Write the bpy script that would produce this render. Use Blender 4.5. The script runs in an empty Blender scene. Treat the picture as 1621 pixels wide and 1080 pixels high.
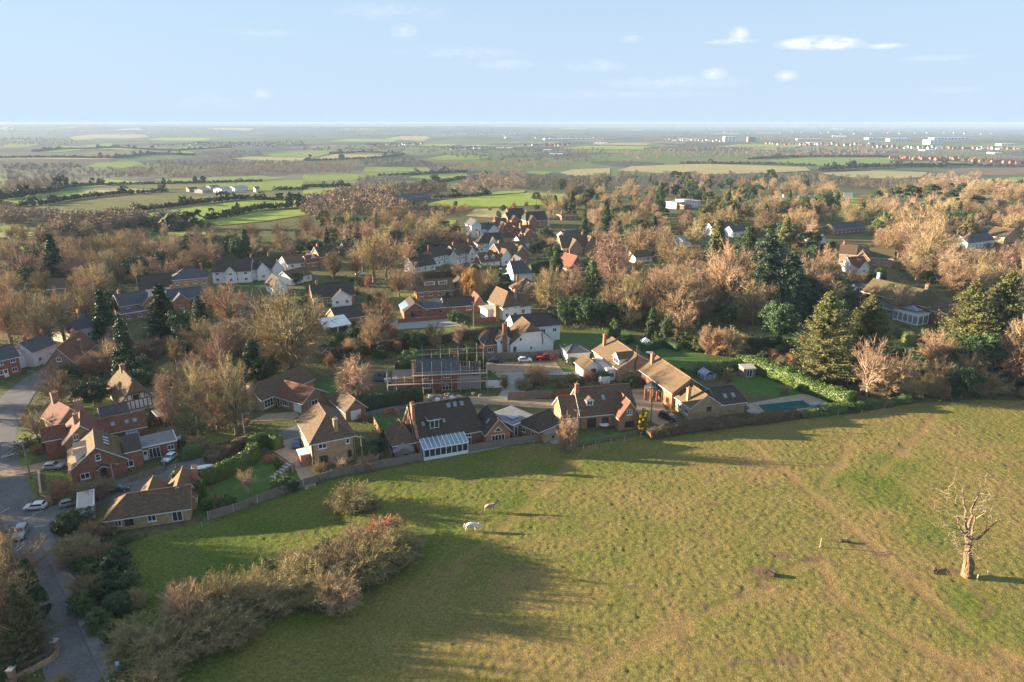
import bpy, bmesh, math, random
import numpy as np
from mathutils import Vector, Matrix
R_ = math.radians
S = bpy.context.scene
COL = S.collection
random.seed(7)
# ------------------------------------------------------------------ camera, sky, sun
CAM_H, PITCH, IMG_W, IMG_H = 60.0, R_(17.72), 1621.0, 1080.0
FPX = IMG_W * 24.0 / 36.0
SP, CP = math.sin(PITCH), math.cos(PITCH)
cam = bpy.data.objects.new('camera', bpy.data.cameras.new('camera'))
cam.data.lens = 24.0; cam.data.sensor_width = 36.0; cam.data.clip_start = 0.5; cam.data.clip_end = 60000
cam.location = (0, 0, CAM_H); cam.rotation_euler = (R_(90) - PITCH, 0, 0)
COL.objects.link(cam); S.camera = cam
SUN_EL, SUN_AZ = R_(10.0), R_(-82.0)        # azimuth from +Y towards +X; the sun stands to the west of the village
sdir = Vector((math.sin(SUN_AZ) * math.cos(SUN_EL), math.cos(SUN_AZ) * math.cos(SUN_EL), math.sin(SUN_EL)))
sun = bpy.data.objects.new('sun', bpy.data.lights.new('sun', 'SUN'))
sun.data.energy = 5.0; sun.data.angle = R_(0.55); sun.data.color = (1.0, 0.81, 0.57)
sun.rotation_euler = sdir.to_track_quat('Z', 'Y').to_euler(); sun.location = (-200, 100, 300)
COL.objects.link(sun)
w = bpy.data.worlds.new('World'); S.world = w; w.use_nodes = True
nt = w.node_tree; nt.nodes.clear()
def N(nt, t, **k):
    n = nt.nodes.new(t)
    for a, v in k.items(): setattr(n, a, v)
    return n
sky = N(nt, 'ShaderNodeTexSky', sky_type='NISHITA'); sky.sun_disc = False
sky.sun_elevation = R_(24); sky.sun_rotation = SUN_AZ; sky.altitude = 120; sky.air_density = 1.0; sky.dust_density = 0.6; sky.ozone_density = 2.6
sky.sun_elevation = SUN_EL + R_(0)
tc = N(nt, 'ShaderNodeTexCoord')
mp = N(nt, 'ShaderNodeMapping'); mp.inputs['Scale'].default_value = (2.2, 2.2, 15.0)
nz = N(nt, 'ShaderNodeTexNoise'); nz.inputs['Scale'].default_value = 2.6; nz.inputs['Detail'].default_value = 9; nz.inputs['Roughness'].default_value = .62
rp = N(nt, 'ShaderNodeValToRGB'); rp.color_ramp.elements[0].position = .57; rp.color_ramp.elements[1].position = .78
sp = N(nt, 'ShaderNodeSeparateXYZ')
bd = N(nt, 'ShaderNodeValToRGB')            # clouds only in a low band of the sky
e = bd.color_ramp.elements; e[0].position = .03; e[0].color = (0, 0, 0, 1); e[1].position = .10; e[1].color = (1, 1, 1, 1)
x = e.new(.22); x.color = (.85, .85, .85, 1)
mu = N(nt, 'ShaderNodeMath', operation='MULTIPLY'); mu2 = N(nt, 'ShaderNodeMath', operation='MULTIPLY'); mu2.inputs[1].default_value = .8
# two small fair-weather clouds and a few wisps, placed by direction in the sky dome
def dirv(px, py):
    u, v = (px - IMG_W / 2) / FPX, (py - IMG_H / 2) / FPX
    d = Vector((u, CP - v * SP, -SP - v * CP)); return d.normalized()
CLOUDS = [(1296, 68, .046, .010, .8), (1258, 70, .028, .007, .7), (1330, 70, .034, .008, .7), (1170, 56, .015, .012, .7), (1130, 117, .02, .009, .5), (415, 148, .016, .007, .5), (1245, 120, .016, .008, .6), (730, 84, .10, .009, .36), (1000, 62, .018, .006, .5),
          (420, 52, .07, .006, .26), (800, 102, .05, .008, .4), (620, 18, .09, .014, .34), (640, 50, .02, .012, .5), (1060, 130, .11, .010, .42), (1500, 142, .04, .005, .26), (330, 162, .05, .010, .2), (940, 104, .05, .010, .4), (980, 150, .16, .006, .3), (1480, 92, .05, .005, .35), (1160, 66, .04, .004, .5), (1400, 73, .03, .004, .5)]
nrm = N(nt, 'ShaderNodeVectorMath', operation='NORMALIZE'); nt.links.new(tc.outputs['Generated'], nrm.inputs[0])
dn = N(nt, 'ShaderNodeTexNoise'); dn.inputs['Scale'].default_value = 34; dn.inputs['Detail'].default_value = 7; dn.inputs['Roughness'].default_value = .68
mp2 = N(nt, 'ShaderNodeMapping'); mp2.inputs['Scale'].default_value = (1, 1, 2.4)
nt.links.new(nrm.outputs[0], mp2.inputs[0]); nt.links.new(mp2.outputs[0], dn.inputs['Vector'])
total = None
for (px, py, rw, rh, am) in CLOUDS:
    d = dirv(px, py)
    sub = N(nt, 'ShaderNodeVectorMath', operation='SUBTRACT'); sub.inputs[1].default_value = d
    sc = N(nt, 'ShaderNodeVectorMath', operation='MULTIPLY'); sc.inputs[1].default_value = (1 / rw, 1 / rw, 1 / rh)
    ln = N(nt, 'ShaderNodeVectorMath', operation='LENGTH')
    f = N(nt, 'ShaderNodeMath', operation='SUBTRACT', use_clamp=True); f.inputs[0].default_value = 1.0
    g = N(nt, 'ShaderNodeMath', operation='MULTIPLY'); g.inputs[1].default_value = am * (1.1 if am > .48 else .6)
    nt.links.new(nrm.outputs[0], sub.inputs[0]); nt.links.new(sub.outputs[0], sc.inputs[0]); nt.links.new(sc.outputs[0], ln.inputs[0])
    nt.links.new(ln.outputs['Value'], f.inputs[1]); nt.links.new(f.outputs[0], g.inputs[0])
    if total is None: total = g
    else:
        a = N(nt, 'ShaderNodeMath', operation='ADD'); nt.links.new(total.outputs[0], a.inputs[0]); nt.links.new(g.outputs[0], a.inputs[1]); total = a
# density = falloff * 1.0 + (noise - .5) * 1.5, kept where falloff > 0
nm = N(nt, 'ShaderNodeMath', operation='SUBTRACT'); nm.inputs[1].default_value = .52; nt.links.new(dn.outputs['Fac'], nm.inputs[0])
nk = N(nt, 'ShaderNodeMath', operation='MULTIPLY'); nk.inputs[1].default_value = 3.4; nt.links.new(nm.outputs[0], nk.inputs[0])
na = N(nt, 'ShaderNodeMath', operation='ADD', use_clamp=True); nt.links.new(nk.outputs[0], na.inputs[0]); na.inputs[1].default_value = .62
cm = N(nt, 'ShaderNodeMath', operation='MULTIPLY', use_clamp=True); nt.links.new(total.outputs[0], cm.inputs[0]); nt.links.new(na.outputs[0], cm.inputs[1])
ck = N(nt, 'ShaderNodeMath', operation='MULTIPLY', use_clamp=True); ck.inputs[1].default_value = 1.15; nt.links.new(cm.outputs[0], ck.inputs[0])
mix = N(nt, 'ShaderNodeMix', data_type='RGBA'); mix.inputs['B'].default_value = (7.0, 7.0, 7.2, 1)
nt.links.new(ck.outputs[0], mix.inputs['Factor'])
# air light: the low sky pales towards the horizon
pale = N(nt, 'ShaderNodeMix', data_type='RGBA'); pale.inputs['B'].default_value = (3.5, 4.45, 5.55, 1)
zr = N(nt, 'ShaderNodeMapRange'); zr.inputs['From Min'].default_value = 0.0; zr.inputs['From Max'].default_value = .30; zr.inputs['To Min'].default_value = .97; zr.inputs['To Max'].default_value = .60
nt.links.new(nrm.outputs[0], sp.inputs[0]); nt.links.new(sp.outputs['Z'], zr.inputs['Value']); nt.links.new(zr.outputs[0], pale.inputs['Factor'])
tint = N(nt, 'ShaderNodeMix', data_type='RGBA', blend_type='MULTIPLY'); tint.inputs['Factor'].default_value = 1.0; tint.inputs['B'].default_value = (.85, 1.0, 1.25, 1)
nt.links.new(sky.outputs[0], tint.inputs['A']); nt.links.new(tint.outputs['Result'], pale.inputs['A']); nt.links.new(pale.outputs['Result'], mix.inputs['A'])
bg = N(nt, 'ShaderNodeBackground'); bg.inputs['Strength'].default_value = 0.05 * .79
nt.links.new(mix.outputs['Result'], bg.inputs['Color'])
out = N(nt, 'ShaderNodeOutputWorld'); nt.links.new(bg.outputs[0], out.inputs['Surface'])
S.view_settings.view_transform = 'Standard'; S.view_settings.look = 'None'; S.view_settings.exposure = 2.2; S.view_settings.gamma = 1.0
S.cycles.use_denoising = True; S.cycles.denoising_prefilter = 'NONE'; S.cycles.max_bounces = 5; S.cycles.diffuse_bounces = 2; S.cycles.volume_bounces = 0; S.cycles.transparent_max_bounces = 6
S.cycles.use_adaptive_sampling = True; S.cycles.adaptive_threshold = 0.008

# ------------------------------------------------------------------ terrain and projection
def sm(a, b, x):
    t = np.clip((x - a) / (b - a), 0, 1); return t * t * (3 - 2 * t)
def vnoise(x, y, seed=0):
    xi = np.floor(x).astype(np.int64); yi = np.floor(y).astype(np.int64); xf = x - xi; yf = y - yi
    def h(a, b):
        n = (a * 374761393 + b * 668265263 + seed * 974634777) & 0x7fffffff
        n = ((n ^ (n >> 13)) * 1274126177) & 0x7fffffff
        return ((n ^ (n >> 16)) & 0xffff) / 65535.0
    u = xf * xf * (3 - 2 * xf); v = yf * yf * (3 - 2 * yf)
    return (h(xi, yi) * (1 - u) + h(xi + 1, yi) * u) * (1 - v) + (h(xi, yi + 1) * (1 - u) + h(xi + 1, yi + 1) * u) * v
def T(x, y):
    x = np.asarray(x, float); y = np.asarray(y, float)
    z = -35 * sm(420, 1350, y)
    z = z + sm(900, 1800, y) * (vnoise(x / 700, y / 900, 3) - .5) * 10
    z = z + 55 * sm(5200, 9500, y) * (0.35 + 0.65 * vnoise(x / 2600, y / 3000, 5)) * sm(3000, -2500, x)
    z = z + 22 * sm(8000, 11500, y) * vnoise(x / 1800 + 7, y / 2000, 9)
    z = z + (30 + 18 * vnoise(x / 2200 + 3, y / 5000, 15)) * sm(12500, 15500, y)
    k = sm(14800, 16800, y); z = np.minimum(z * (1 - k) + 58.5 * k, 58.5)
    return z
def P(px, py, dz=0.0):
    u, v = (px - IMG_W / 2) / FPX, (py - IMG_H / 2) / FPX
    dx, dy, d3 = u, CP - v * SP, -SP - v * CP
    z = 0.0
    if d3 > -0.004: d3 = -0.004
    for i in range(60):
        t = (CAM_H - z - dz) / -d3
        z2 = float(T(dx * t, dy * t))
        if abs(z2 - z) < .005: break
        z = z + (z2 - z) * .6
    return Vector((dx * t, dy * t, z + dz))
def proj(p):
    x, y, z = p[0], p[1], p[2] - CAM_H
    f = y * CP - z * SP; dn = -y * SP - z * CP
    return (IMG_W / 2 + FPX * x / f, IMG_H / 2 + FPX * dn / f)
def ztop(p, py):
    """height above p at which a point straight above p shows on picture row py"""
    v = (py - IMG_H / 2) / FPX; y = p[1]
    # dn = v f : -y SP - z CP = v (y CP - z SP)
    z = (-y * SP - v * y * CP) / (CP - v * SP)
    return z + CAM_H - p[2]

# ------------------------------------------------------------------ materials
MATS = {}
def mat(name, c1, c2=None, scale=3.0, rough=.85, bump=0.0, c3=None, fine=0.0, stretch=(1, 1, 1), rand=0.0, spec=.3, metal=0.0, trans=0.0, bscale=None, coords='Object', blue=0.0):
    if name in MATS: return MATS[name]
    m = bpy.data.materials.new(name); m.use_nodes = True; t = m.node_tree; b = t.nodes['Principled BSDF']
    b.inputs['Roughness'].default_value = rough; b.inputs['Specular IOR Level'].default_value = spec; b.inputs['Metallic'].default_value = metal
    if trans: b.inputs['Subsurface Weight'].default_value = 0.0
    col = None
    if c2 is None:
        b.inputs['Base Color'].default_value = (*c1, 1)
    tcn = N(t, 'ShaderNodeTexCoord'); mpn = N(t, 'ShaderNodeMapping'); mpn.inputs['Scale'].default_value = stretch
    t.links.new(tcn.outputs[coords], mpn.inputs[0])
    if c2 is not None:
        nz = N(t, 'ShaderNodeTexNoise'); nz.inputs['Scale'].default_value = scale; nz.inputs['Detail'].default_value = 6; nz.inputs['Roughness'].default_value = .65
        t.links.new(mpn.outputs[0], nz.inputs['Vector'])
        r = N(t, 'ShaderNodeValToRGB'); e = r.color_ramp.elements
        e[0].position = .34; e[0].color = (*c1, 1); e[1].position = .66; e[1].color = (*c2, 1)
        if c3 is not None:
            q = e.new(.5); q.color = (*c3, 1)
        t.links.new(nz.outputs['Fac'], r.inputs['Fac']); col = r.outputs[0]
        if fine:
            n2 = N(t, 'ShaderNodeTexNoise'); n2.inputs['Scale'].default_value = scale * 9; n2.inputs['Detail'].default_value = 3
            t.links.new(mpn.outputs[0], n2.inputs['Vector'])
            mr = N(t, 'ShaderNodeMapRange'); mr.inputs['From Min'].default_value = .3; mr.inputs['From Max'].default_value = .7; mr.inputs['To Min'].default_value = 1 - fine; mr.inputs['To Max'].default_value = 1 + fine
            t.links.new(n2.outputs['Fac'], mr.inputs['Value'])
            mx = N(t, 'ShaderNodeMix', data_type='RGBA', blend_type='MULTIPLY'); mx.inputs['Factor'].default_value = 1
            t.links.new(col, mx.inputs['A']); t.links.new(mr.outputs[0], mx.inputs['B']); col = mx.outputs['Result']
    if rand and col is not None:
        oi = N(t, 'ShaderNodeObjectInfo'); hs = N(t, 'ShaderNodeHueSaturation')
        mr = N(t, 'ShaderNodeMapRange'); mr.inputs['To Min'].default_value = 1 - rand; mr.inputs['To Max'].default_value = 1 + rand
        mh = N(t, 'ShaderNodeMapRange'); mh.inputs['To Min'].default_value = .5 - rand * .06; mh.inputs['To Max'].default_value = .5 + rand * .06
        m2 = N(t, 'ShaderNodeMath', operation='MULTIPLY'); m2.inputs[1].default_value = 7.31
        fr = N(t, 'ShaderNodeMath', operation='FRACT')
        t.links.new(oi.outputs['Random'], mr.inputs['Value']); t.links.new(oi.outputs['Random'], m2.inputs[0]); t.links.new(m2.outputs[0], fr.inputs[0]); t.links.new(fr.outputs[0], mh.inputs['Value'])
        t.links.new(mr.outputs[0], hs.inputs['Value']); t.links.new(mh.outputs[0], hs.inputs['Hue']); t.links.new(col, hs.inputs['Color']); col = hs.outputs[0]
    if col is not None: t.links.new(col, b.inputs['Base Color'])
    if bump:
        nb = N(t, 'ShaderNodeTexNoise'); nb.inputs['Scale'].default_value = bscale or scale * 4; nb.inputs['Detail'].default_value = 4
        t.links.new(mpn.outputs[0], nb.inputs['Vector'])
        bn = N(t, 'ShaderNodeBump'); bn.inputs['Strength'].default_value = min(1, bump); bn.inputs['Distance'].default_value = .12 * bump
        t.links.new(nb.outputs['Fac'], bn.inputs['Height']); t.links.new(bn.outputs[0], b.inputs['Normal'])
    MATS[name] = m; return m
def brickmat(name, c1, c2, mortar, rand=.08):
    """courses of brick at true size, with blotchy weathering"""
    m = bpy.data.materials.new(name); m.use_nodes = True; t = m.node_tree; b = t.nodes['Principled BSDF']; b.inputs['Roughness'].default_value = .9; b.inputs['Specular IOR Level'].default_value = .2
    tcn = N(t, 'ShaderNodeTexCoord'); sx = N(t, 'ShaderNodeSeparateXYZ'); cx = N(t, 'ShaderNodeCombineXYZ'); ad = N(t, 'ShaderNodeMath', operation='ADD')
    t.links.new(tcn.outputs['Object'], sx.inputs[0]); t.links.new(sx.outputs['X'], ad.inputs[0]); t.links.new(sx.outputs['Y'], ad.inputs[1])
    t.links.new(ad.outputs[0], cx.inputs['X']); t.links.new(sx.outputs['Z'], cx.inputs['Y'])
    br = N(t, 'ShaderNodeTexBrick'); br.inputs['Scale'].default_value = 1; br.inputs['Brick Width'].default_value = .45; br.inputs['Row Height'].default_value = .15; br.inputs['Mortar Size'].default_value = .018
    br.inputs['Color1'].default_value = (*c1, 1); br.inputs['Color2'].default_value = (*c2, 1); br.inputs['Mortar'].default_value = (*mortar, 1); br.inputs['Bias'].default_value = -.1
    t.links.new(cx.outputs[0], br.inputs['Vector'])
    nz = N(t, 'ShaderNodeTexNoise'); nz.inputs['Scale'].default_value = 1.3; nz.inputs['Detail'].default_value = 7; nz.inputs['Roughness'].default_value = .7
    t.links.new(tcn.outputs['Object'], nz.inputs['Vector'])
    mr = N(t, 'ShaderNodeMapRange'); mr.inputs['From Min'].default_value = .3; mr.inputs['From Max'].default_value = .7; mr.inputs['To Min'].default_value = .68; mr.inputs['To Max'].default_value = 1.25
    t.links.new(nz.outputs['Fac'], mr.inputs['Value'])
    mx = N(t, 'ShaderNodeMix', data_type='RGBA', blend_type='MULTIPLY'); mx.inputs['Factor'].default_value = 1
    t.links.new(br.outputs['Color'], mx.inputs['A']); t.links.new(mr.outputs[0], mx.inputs['B']); t.links.new(mx.outputs['Result'], b.inputs['Base Color'])
    MATS[name] = m; return m
def roofmat(name, c1, c2, c3=None, moss=None):
    """tile courses: fine stepped rows up the slope (by height) with per-patch colour and moss blotches"""
    m = bpy.data.materials.new(name); m.use_nodes = True; t = m.node_tree; b = t.nodes['Principled BSDF']; b.inputs['Roughness'].default_value = .85; b.inputs['Specular IOR Level'].default_value = .25
    tcn = N(t, 'ShaderNodeTexCoord'); mpn = N(t, 'ShaderNodeMapping'); mpn.inputs['Scale'].default_value = (3.2, 3.2, 7.5)
    t.links.new(tcn.outputs['Object'], mpn.inputs[0])
    vo = N(t, 'ShaderNodeTexVoronoi'); vo.inputs['Scale'].default_value = 1.0; t.links.new(mpn.outputs[0], vo.inputs['Vector'])
    r = N(t, 'ShaderNodeValToRGB'); e = r.color_ramp.elements; e[0].position = .1; e[0].color = (*c1, 1); e[1].position = .9; e[1].color = (*c2, 1)
    if c3: q = e.new(.5); q.color = (*c3, 1)
    sx = N(t, 'ShaderNodeSeparateColor'); t.links.new(vo.outputs['Color'], sx.inputs[0]); t.links.new(sx.outputs[0], r.inputs['Fac'])
    nz = N(t, 'ShaderNodeTexNoise'); nz.inputs['Scale'].default_value = .7; nz.inputs['Detail'].default_value = 8; nz.inputs['Roughness'].default_value = .7
    t.links.new(tcn.outputs['Object'], nz.inputs['Vector'])
    r2 = N(t, 'ShaderNodeValToRGB'); e = r2.color_ramp.elements; e[0].position = .46; e[0].color = (0, 0, 0, 1); e[1].position = .72; e[1].color = (.75, .75, .75, 1)
    t.links.new(nz.outputs['Fac'], r2.inputs['Fac'])
    mo = moss or (c1[0] * .55, c1[1] * .6, c1[2] * .5)
    mx = N(t, 'ShaderNodeMix', data_type='RGBA'); mx.inputs['B'].default_value = (*mo, 1)
    t.links.new(r2.outputs[0], mx.inputs['Factor']); t.links.new(r.outputs[0], mx.inputs['A']); t.links.new(mx.outputs['Result'], b.inputs['Base Color'])
    wv = N(t, 'ShaderNodeTexWave', wave_type='BANDS', bands_direction='Z', wave_profile='SAW'); wv.inputs['Scale'].default_value = 1.6; wv.inputs['Distortion'].default_value = .5
    t.links.new(tcn.outputs['Object'], wv.inputs['Vector'])
    bn = N(t, 'ShaderNodeBump'); bn.inputs['Strength'].default_value = .5; bn.inputs['Distance'].default_value = .03
    t.links.new(wv.outputs['Fac'], bn.inputs['Height']); t.links.new(bn.outputs[0], b.inputs['Normal'])
    MATS[name] = m; return m

brickmat('red_brick', (.30, .105, .055), (.22, .07, .04), (.30, .22, .16))
brickmat('orange_brick', (.40, .17, .08), (.32, .12, .06), (.34, .26, .18))
brickmat('buff_brick', (.42, .28, .15), (.33, .20, .10), (.40, .33, .24))
brickmat('brown_brick', (.30, .19, .11), (.22, .13, .08), (.30, .24, .18))
brickmat('yellow_stone', (.46, .36, .19), (.36, .27, .13), (.34, .28, .17))
mat('white_render', (.72, .71, .68), (.80, .79, .77), 1.2, .8, fine=.04)
mat('white_paint', (.80, .80, .79), (.72, .72, .71), 2.5, .45, spec=.4)
mat('cream_render', (.62, .56, .44), (.70, .64, .52), 1.2, .8)
mat('dark_timber', (.035, .028, .022), (.06, .05, .04), 3, .7)
mat('glass', (.03, .035, .04), (.05, .055, .06), .8, .06, spec=.8)
mat('glass_roof', (.16, .22, .28), (.22, .28, .34), .8, .12, spec=.8)
roofmat('brown_tile', (0.164, 0.102, 0.061), (0.094, 0.061, 0.041), (0.123, 0.082, 0.049), (0.074, 0.066, 0.037))
roofmat('tan_tile', (0.162, 0.108, 0.063), (0.108, 0.072, 0.045), (0.137, 0.090, 0.053), (0.144, 0.108, 0.050))
roofmat('red_tile', (0.196, 0.084, 0.052), (0.128, 0.056, 0.038), (0.160, 0.068, 0.044), (0.120, 0.068, 0.040))
roofmat('dark_tile', (.085, .06, .048), (.05, .038, .034), (.065, .05, .04), (.055, .06, .03))
roofmat('mossy_tile', (0.111, 0.081, 0.043), (0.076, 0.060, 0.034), (0.093, 0.076, 0.038), (0.111, 0.102, 0.030))
roofmat('slate', (.10, .105, .115), (.06, .063, .07), (.08, .083, .09), (.085, .085, .075))
mat('thatch', (0.158, 0.112, 0.065), (0.101, 0.068, 0.043), 2.2, .95, .9, stretch=(1.2, 1.2, .35), fine=.35, bscale=9)
mat('flat_felt', (.17, .17, .175), (.23, .23, .23), .8, .9, fine=.15)
mat('pale_felt', (.42, .36, .31), (.50, .43, .37), .9, .9, fine=.1)
mat('grey_timber', (.25, .205, .16), (.165, .14, .11), 1.5, .85, stretch=(4, 4, .6), fine=.25)
mat('brown_timber', (.25, .14, .075), (.17, .09, .05), 1.5, .85, stretch=(4, 4, .6), fine=.2)
mat('scaffold_tube', (.38, .34, .30), (.5, .45, .4), 2, .5, metal=.3)
mat('board', (.42, .33, .22), (.30, .23, .15), 1.5, .85)
mat('concrete', (.38, .37, .35), (.29, .285, .27), 1.1, .9, fine=.15)
mat('tarmac', (0.121, 0.115, 0.113), (0.172, 0.161, 0.152), .35, .9, .25, c3=(0.138, 0.132, 0.129), fine=.18, bscale=18)
mat('old_tarmac', (.16, .15, .14), (.22, .20, .18), .5, .9, .25, fine=.16, bscale=18)
mat('gravel', (.36, .265, .165), (.26, .19, .12), .7, .95, .4, fine=.3, bscale=14)
mat('paving', (.40, .32, .24), (.29, .23, .17), .9, .9, fine=.22)
mat('slab_paving', (.34, .32, .29), (.26, .24, .22), .9, .9, fine=.22)
mat('lawn_grass', (0.063, 0.127, 0.023), (0.098, 0.167, 0.030), .5, .95, .8, c3=(0.060, 0.121, 0.021), fine=.3, bscale=7)
mat('verge_grass', (.11, .15, .022), (.16, .175, .04), .8, .95, .9, fine=.4, bscale=6)
mat('bark', (.24, .18, .12), (.15, .115, .075), 2.5, .95, .6)
mat('pale_bark', (.40, .33, .25), (.26, .21, .155), 2.2, .9, .4)
mat('dead_wood', (.29, .20, .125), (.12, .085, .055), 1.3, .9, 1.0, c3=(.22, .15, .09), fine=.4, stretch=(2, 2, .6))
LK = dict(rough=.9, spec=.1)
mat('twig_brown', (0.397, 0.287, 0.161), (0.259, 0.184, 0.103), .25, rand=.42, **LK)
mat('twig_tan', (0.414, 0.310, 0.172), (0.287, 0.207, 0.115), .25, rand=.36, **LK)
mat('twig_pink', (0.414, 0.287, 0.184), (0.293, 0.201, 0.132), .25, rand=.32, **LK)
mat('twig_russet', (.44, .25, .14), (.34, .19, .10), .25, rand=.2, **LK)
mat('twig_olive', (.33, .27, .13), (.215, .175, .08), .25, rand=.22, **LK)
mat('twig_gold', (.50, .31, .11), (.38, .22, .075), .25, rand=.12, **LK)
mat('leaf_dark', (0.037, 0.069, 0.027), (0.069, 0.106, 0.037), .4, rand=.3, rough=.6, spec=.25)
mat('leaf_mid', (0.072, 0.114, 0.034), (0.120, 0.156, 0.042), .4, rand=.25, rough=.6, spec=.25)
mat('leaf_olive', (.115, .125, .045), (.17, .165, .06), .35, rand=.2, rough=.6, spec=.2)
mat('leaf_bright', (0.063, 0.113, 0.018), (0.104, 0.149, 0.027), .4, rand=.15, rough=.5, spec=.3)
mat('leaf_gold', (.48, .34, .03), (.36, .27, .025), .5, rand=.1, rough=.7)
mat('leaf_blue', (0.056, 0.094, 0.056), (0.094, 0.131, 0.075), .4, rand=.2, rough=.6, spec=.2)
mat('leaf_beech', (.135, .09, .045), (.075, .06, .032), .5, rand=.15, rough=.8)

# ------------------------------------------------------------------ mesh helpers
def tag(o, label=None, cat=None, group=None, kind=None):
    if label: o['label'] = label
    if cat: o['category'] = cat
    if group: o['group'] = group
    if kind: o['kind'] = kind
    return o
def empty(name, loc, rz=0.0):
    o = bpy.data.objects.new(name, None); o.location = loc; o.rotation_euler = (0, 0, rz); o.empty_display_size = .5
    COL.objects.link(o); return o
class MB:
    def __init__(s): s.v = []; s.f = []; s.m = []
    def add(s, vs, fs, mi=0):
        b = len(s.v); s.v += [tuple(p) for p in vs]; s.f += [tuple(b + i for i in f) for f in fs]; s.m += [mi] * len(fs); return s
    def box(s, c, d, mi=0, rz=0.0):
        x, y, z = d[0] / 2, d[1] / 2, d[2] / 2; cs, sn = math.cos(rz), math.sin(rz)
        vs = [(c[0] + a * cs - b * sn, c[1] + a * sn + b * cs, c[2] + q) for a, b, q in [(-x, -y, -z), (x, -y, -z), (x, y, -z), (-x, y, -z), (-x, -y, z), (x, -y, z), (x, y, z), (-x, y, z)]]
        return s.add(vs, [(0, 3, 2, 1), (4, 5, 6, 7), (0, 1, 5, 4), (1, 2, 6, 5), (2, 3, 7, 6), (3, 0, 4, 7)], mi)
    def b2(s, x0, y0, z0, x1, y1, z1, mi=0): return s.box(((x0 + x1) / 2, (y0 + y1) / 2, (z0 + z1) / 2), (x1 - x0, y1 - y0, z1 - z0), mi)
    def tube(s, pts, rs, n=6, mi=0, cap=True):
        pts = [Vector(p) for p in pts]; b = len(s.v)
        for i, p in enumerate(pts):
            d = (pts[min(i + 1, len(pts) - 1)] - pts[max(i - 1, 0)])
            d = d.normalized() if d.length > 1e-6 else Vector((0, 0, 1))
            a = d.orthogonal().normalized(); c = d.cross(a); r = rs[i] if hasattr(rs, '__len__') else rs
            for k in range(n):
                t = 2 * math.pi * k / n; s.v.append(tuple(p + (a * math.cos(t) + c * math.sin(t)) * r))
        for i in range(len(pts) - 1):
            for k in range(n):
                k2 = (k + 1) % n; s.f.append((b + i * n + k, b + i * n + k2, b + (i + 1) * n + k2, b + (i + 1) * n + k)); s.m.append(mi)
        if cap:
            s.f.append(tuple(b + k for k in range(n))[::-1]); s.f.append(tuple(b + (len(pts) - 1) * n + k for k in range(n))); s.m += [mi, mi]
        return s
    def shell(s, polys, t, mi=0, rim=1):
        """closed slab of thickness t (downwards) from upward polygons that share corners"""
        key = {}; top = []; 
        for pl in polys: top.append([key.setdefault(tuple(round(c, 4) for c in p), len(key)) for p in pl])
        pts = list(key); n = len(pts); vs = pts + [(p[0], p[1], p[2] - t) for p in pts]
        fs = [tuple(p) for p in top]; ms = [mi] * len(fs)
        fs += [tuple(i + n for i in reversed(p)) for p in top]; ms += [rim] * len(top)
        ed = {}
        for p in top:
            for i in range(len(p)): ed[(p[i], p[(i + 1) % len(p)])] = 1
        for (a, b) in ed:
            if (b, a) not in ed: fs.append((b, a, a + n, b + n)); ms.append(rim)
        q = len(s.v); s.v += vs; s.f += [tuple(q + i for i in f) for f in fs]; s.m += ms; return s
    def build(s, name, mats, parent=None, smooth=False, loc=None):
        me = bpy.data.meshes.new(name); me.from_pydata(s.v, [], s.f)
        if not isinstance(mats, (list, tuple)): mats = [mats]
        for m in mats: me.materials.append(MATS[m] if isinstance(m, str) else m)
        me.polygons.foreach_set('material_index', s.m)
        if smooth: me.polygons.foreach_set('use_smooth', [True] * len(s.f))
        me.update(); o = bpy.data.objects.new(name, me); COL.objects.link(o)
        if parent: o.parent = parent
        if loc: o.location = loc
        return o
def npmesh(name, V, F, mat_, smooth=False):
    """quads or tris from arrays"""
    me = bpy.data.meshes.new(name); k = F.shape[1]
    me.vertices.add(len(V)); me.vertices.foreach_set('co', V.astype(np.float32).ravel())
    me.loops.add(F.size); me.loops.foreach_set('vertex_index', F.astype(np.int32).ravel())
    me.polygons.add(len(F)); me.polygons.foreach_set('loop_start', np.arange(0, F.size, k, dtype=np.int32)); me.polygons.foreach_set('loop_total', np.full(len(F), k, dtype=np.int32))
    me.update(calc_edges=True)
    if smooth: me.polygons.foreach_set('use_smooth', np.ones(len(F), dtype=bool))
    me.materials.append(MATS[mat_] if isinstance(mat_, str) else mat_); return me
def link(name, me, parent=None):
    o = bpy.data.objects.new(name, me); COL.objects.link(o)
    if parent: o.parent = parent
    return o
def inpoly(x, y, poly):
    ins = np.zeros(np.shape(x), bool); n = len(poly)
    for i in range(n):
        x1, y1 = poly[i][0], poly[i][1]; x2, y2 = poly[(i + 1) % n][0], poly[(i + 1) % n][1]
        if y1 == y2: continue
        c = ((y1 > y) != (y2 > y)) & (x < (x2 - x1) * (y - y1) / (y2 - y1) + x1); ins ^= c
    return ins
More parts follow.
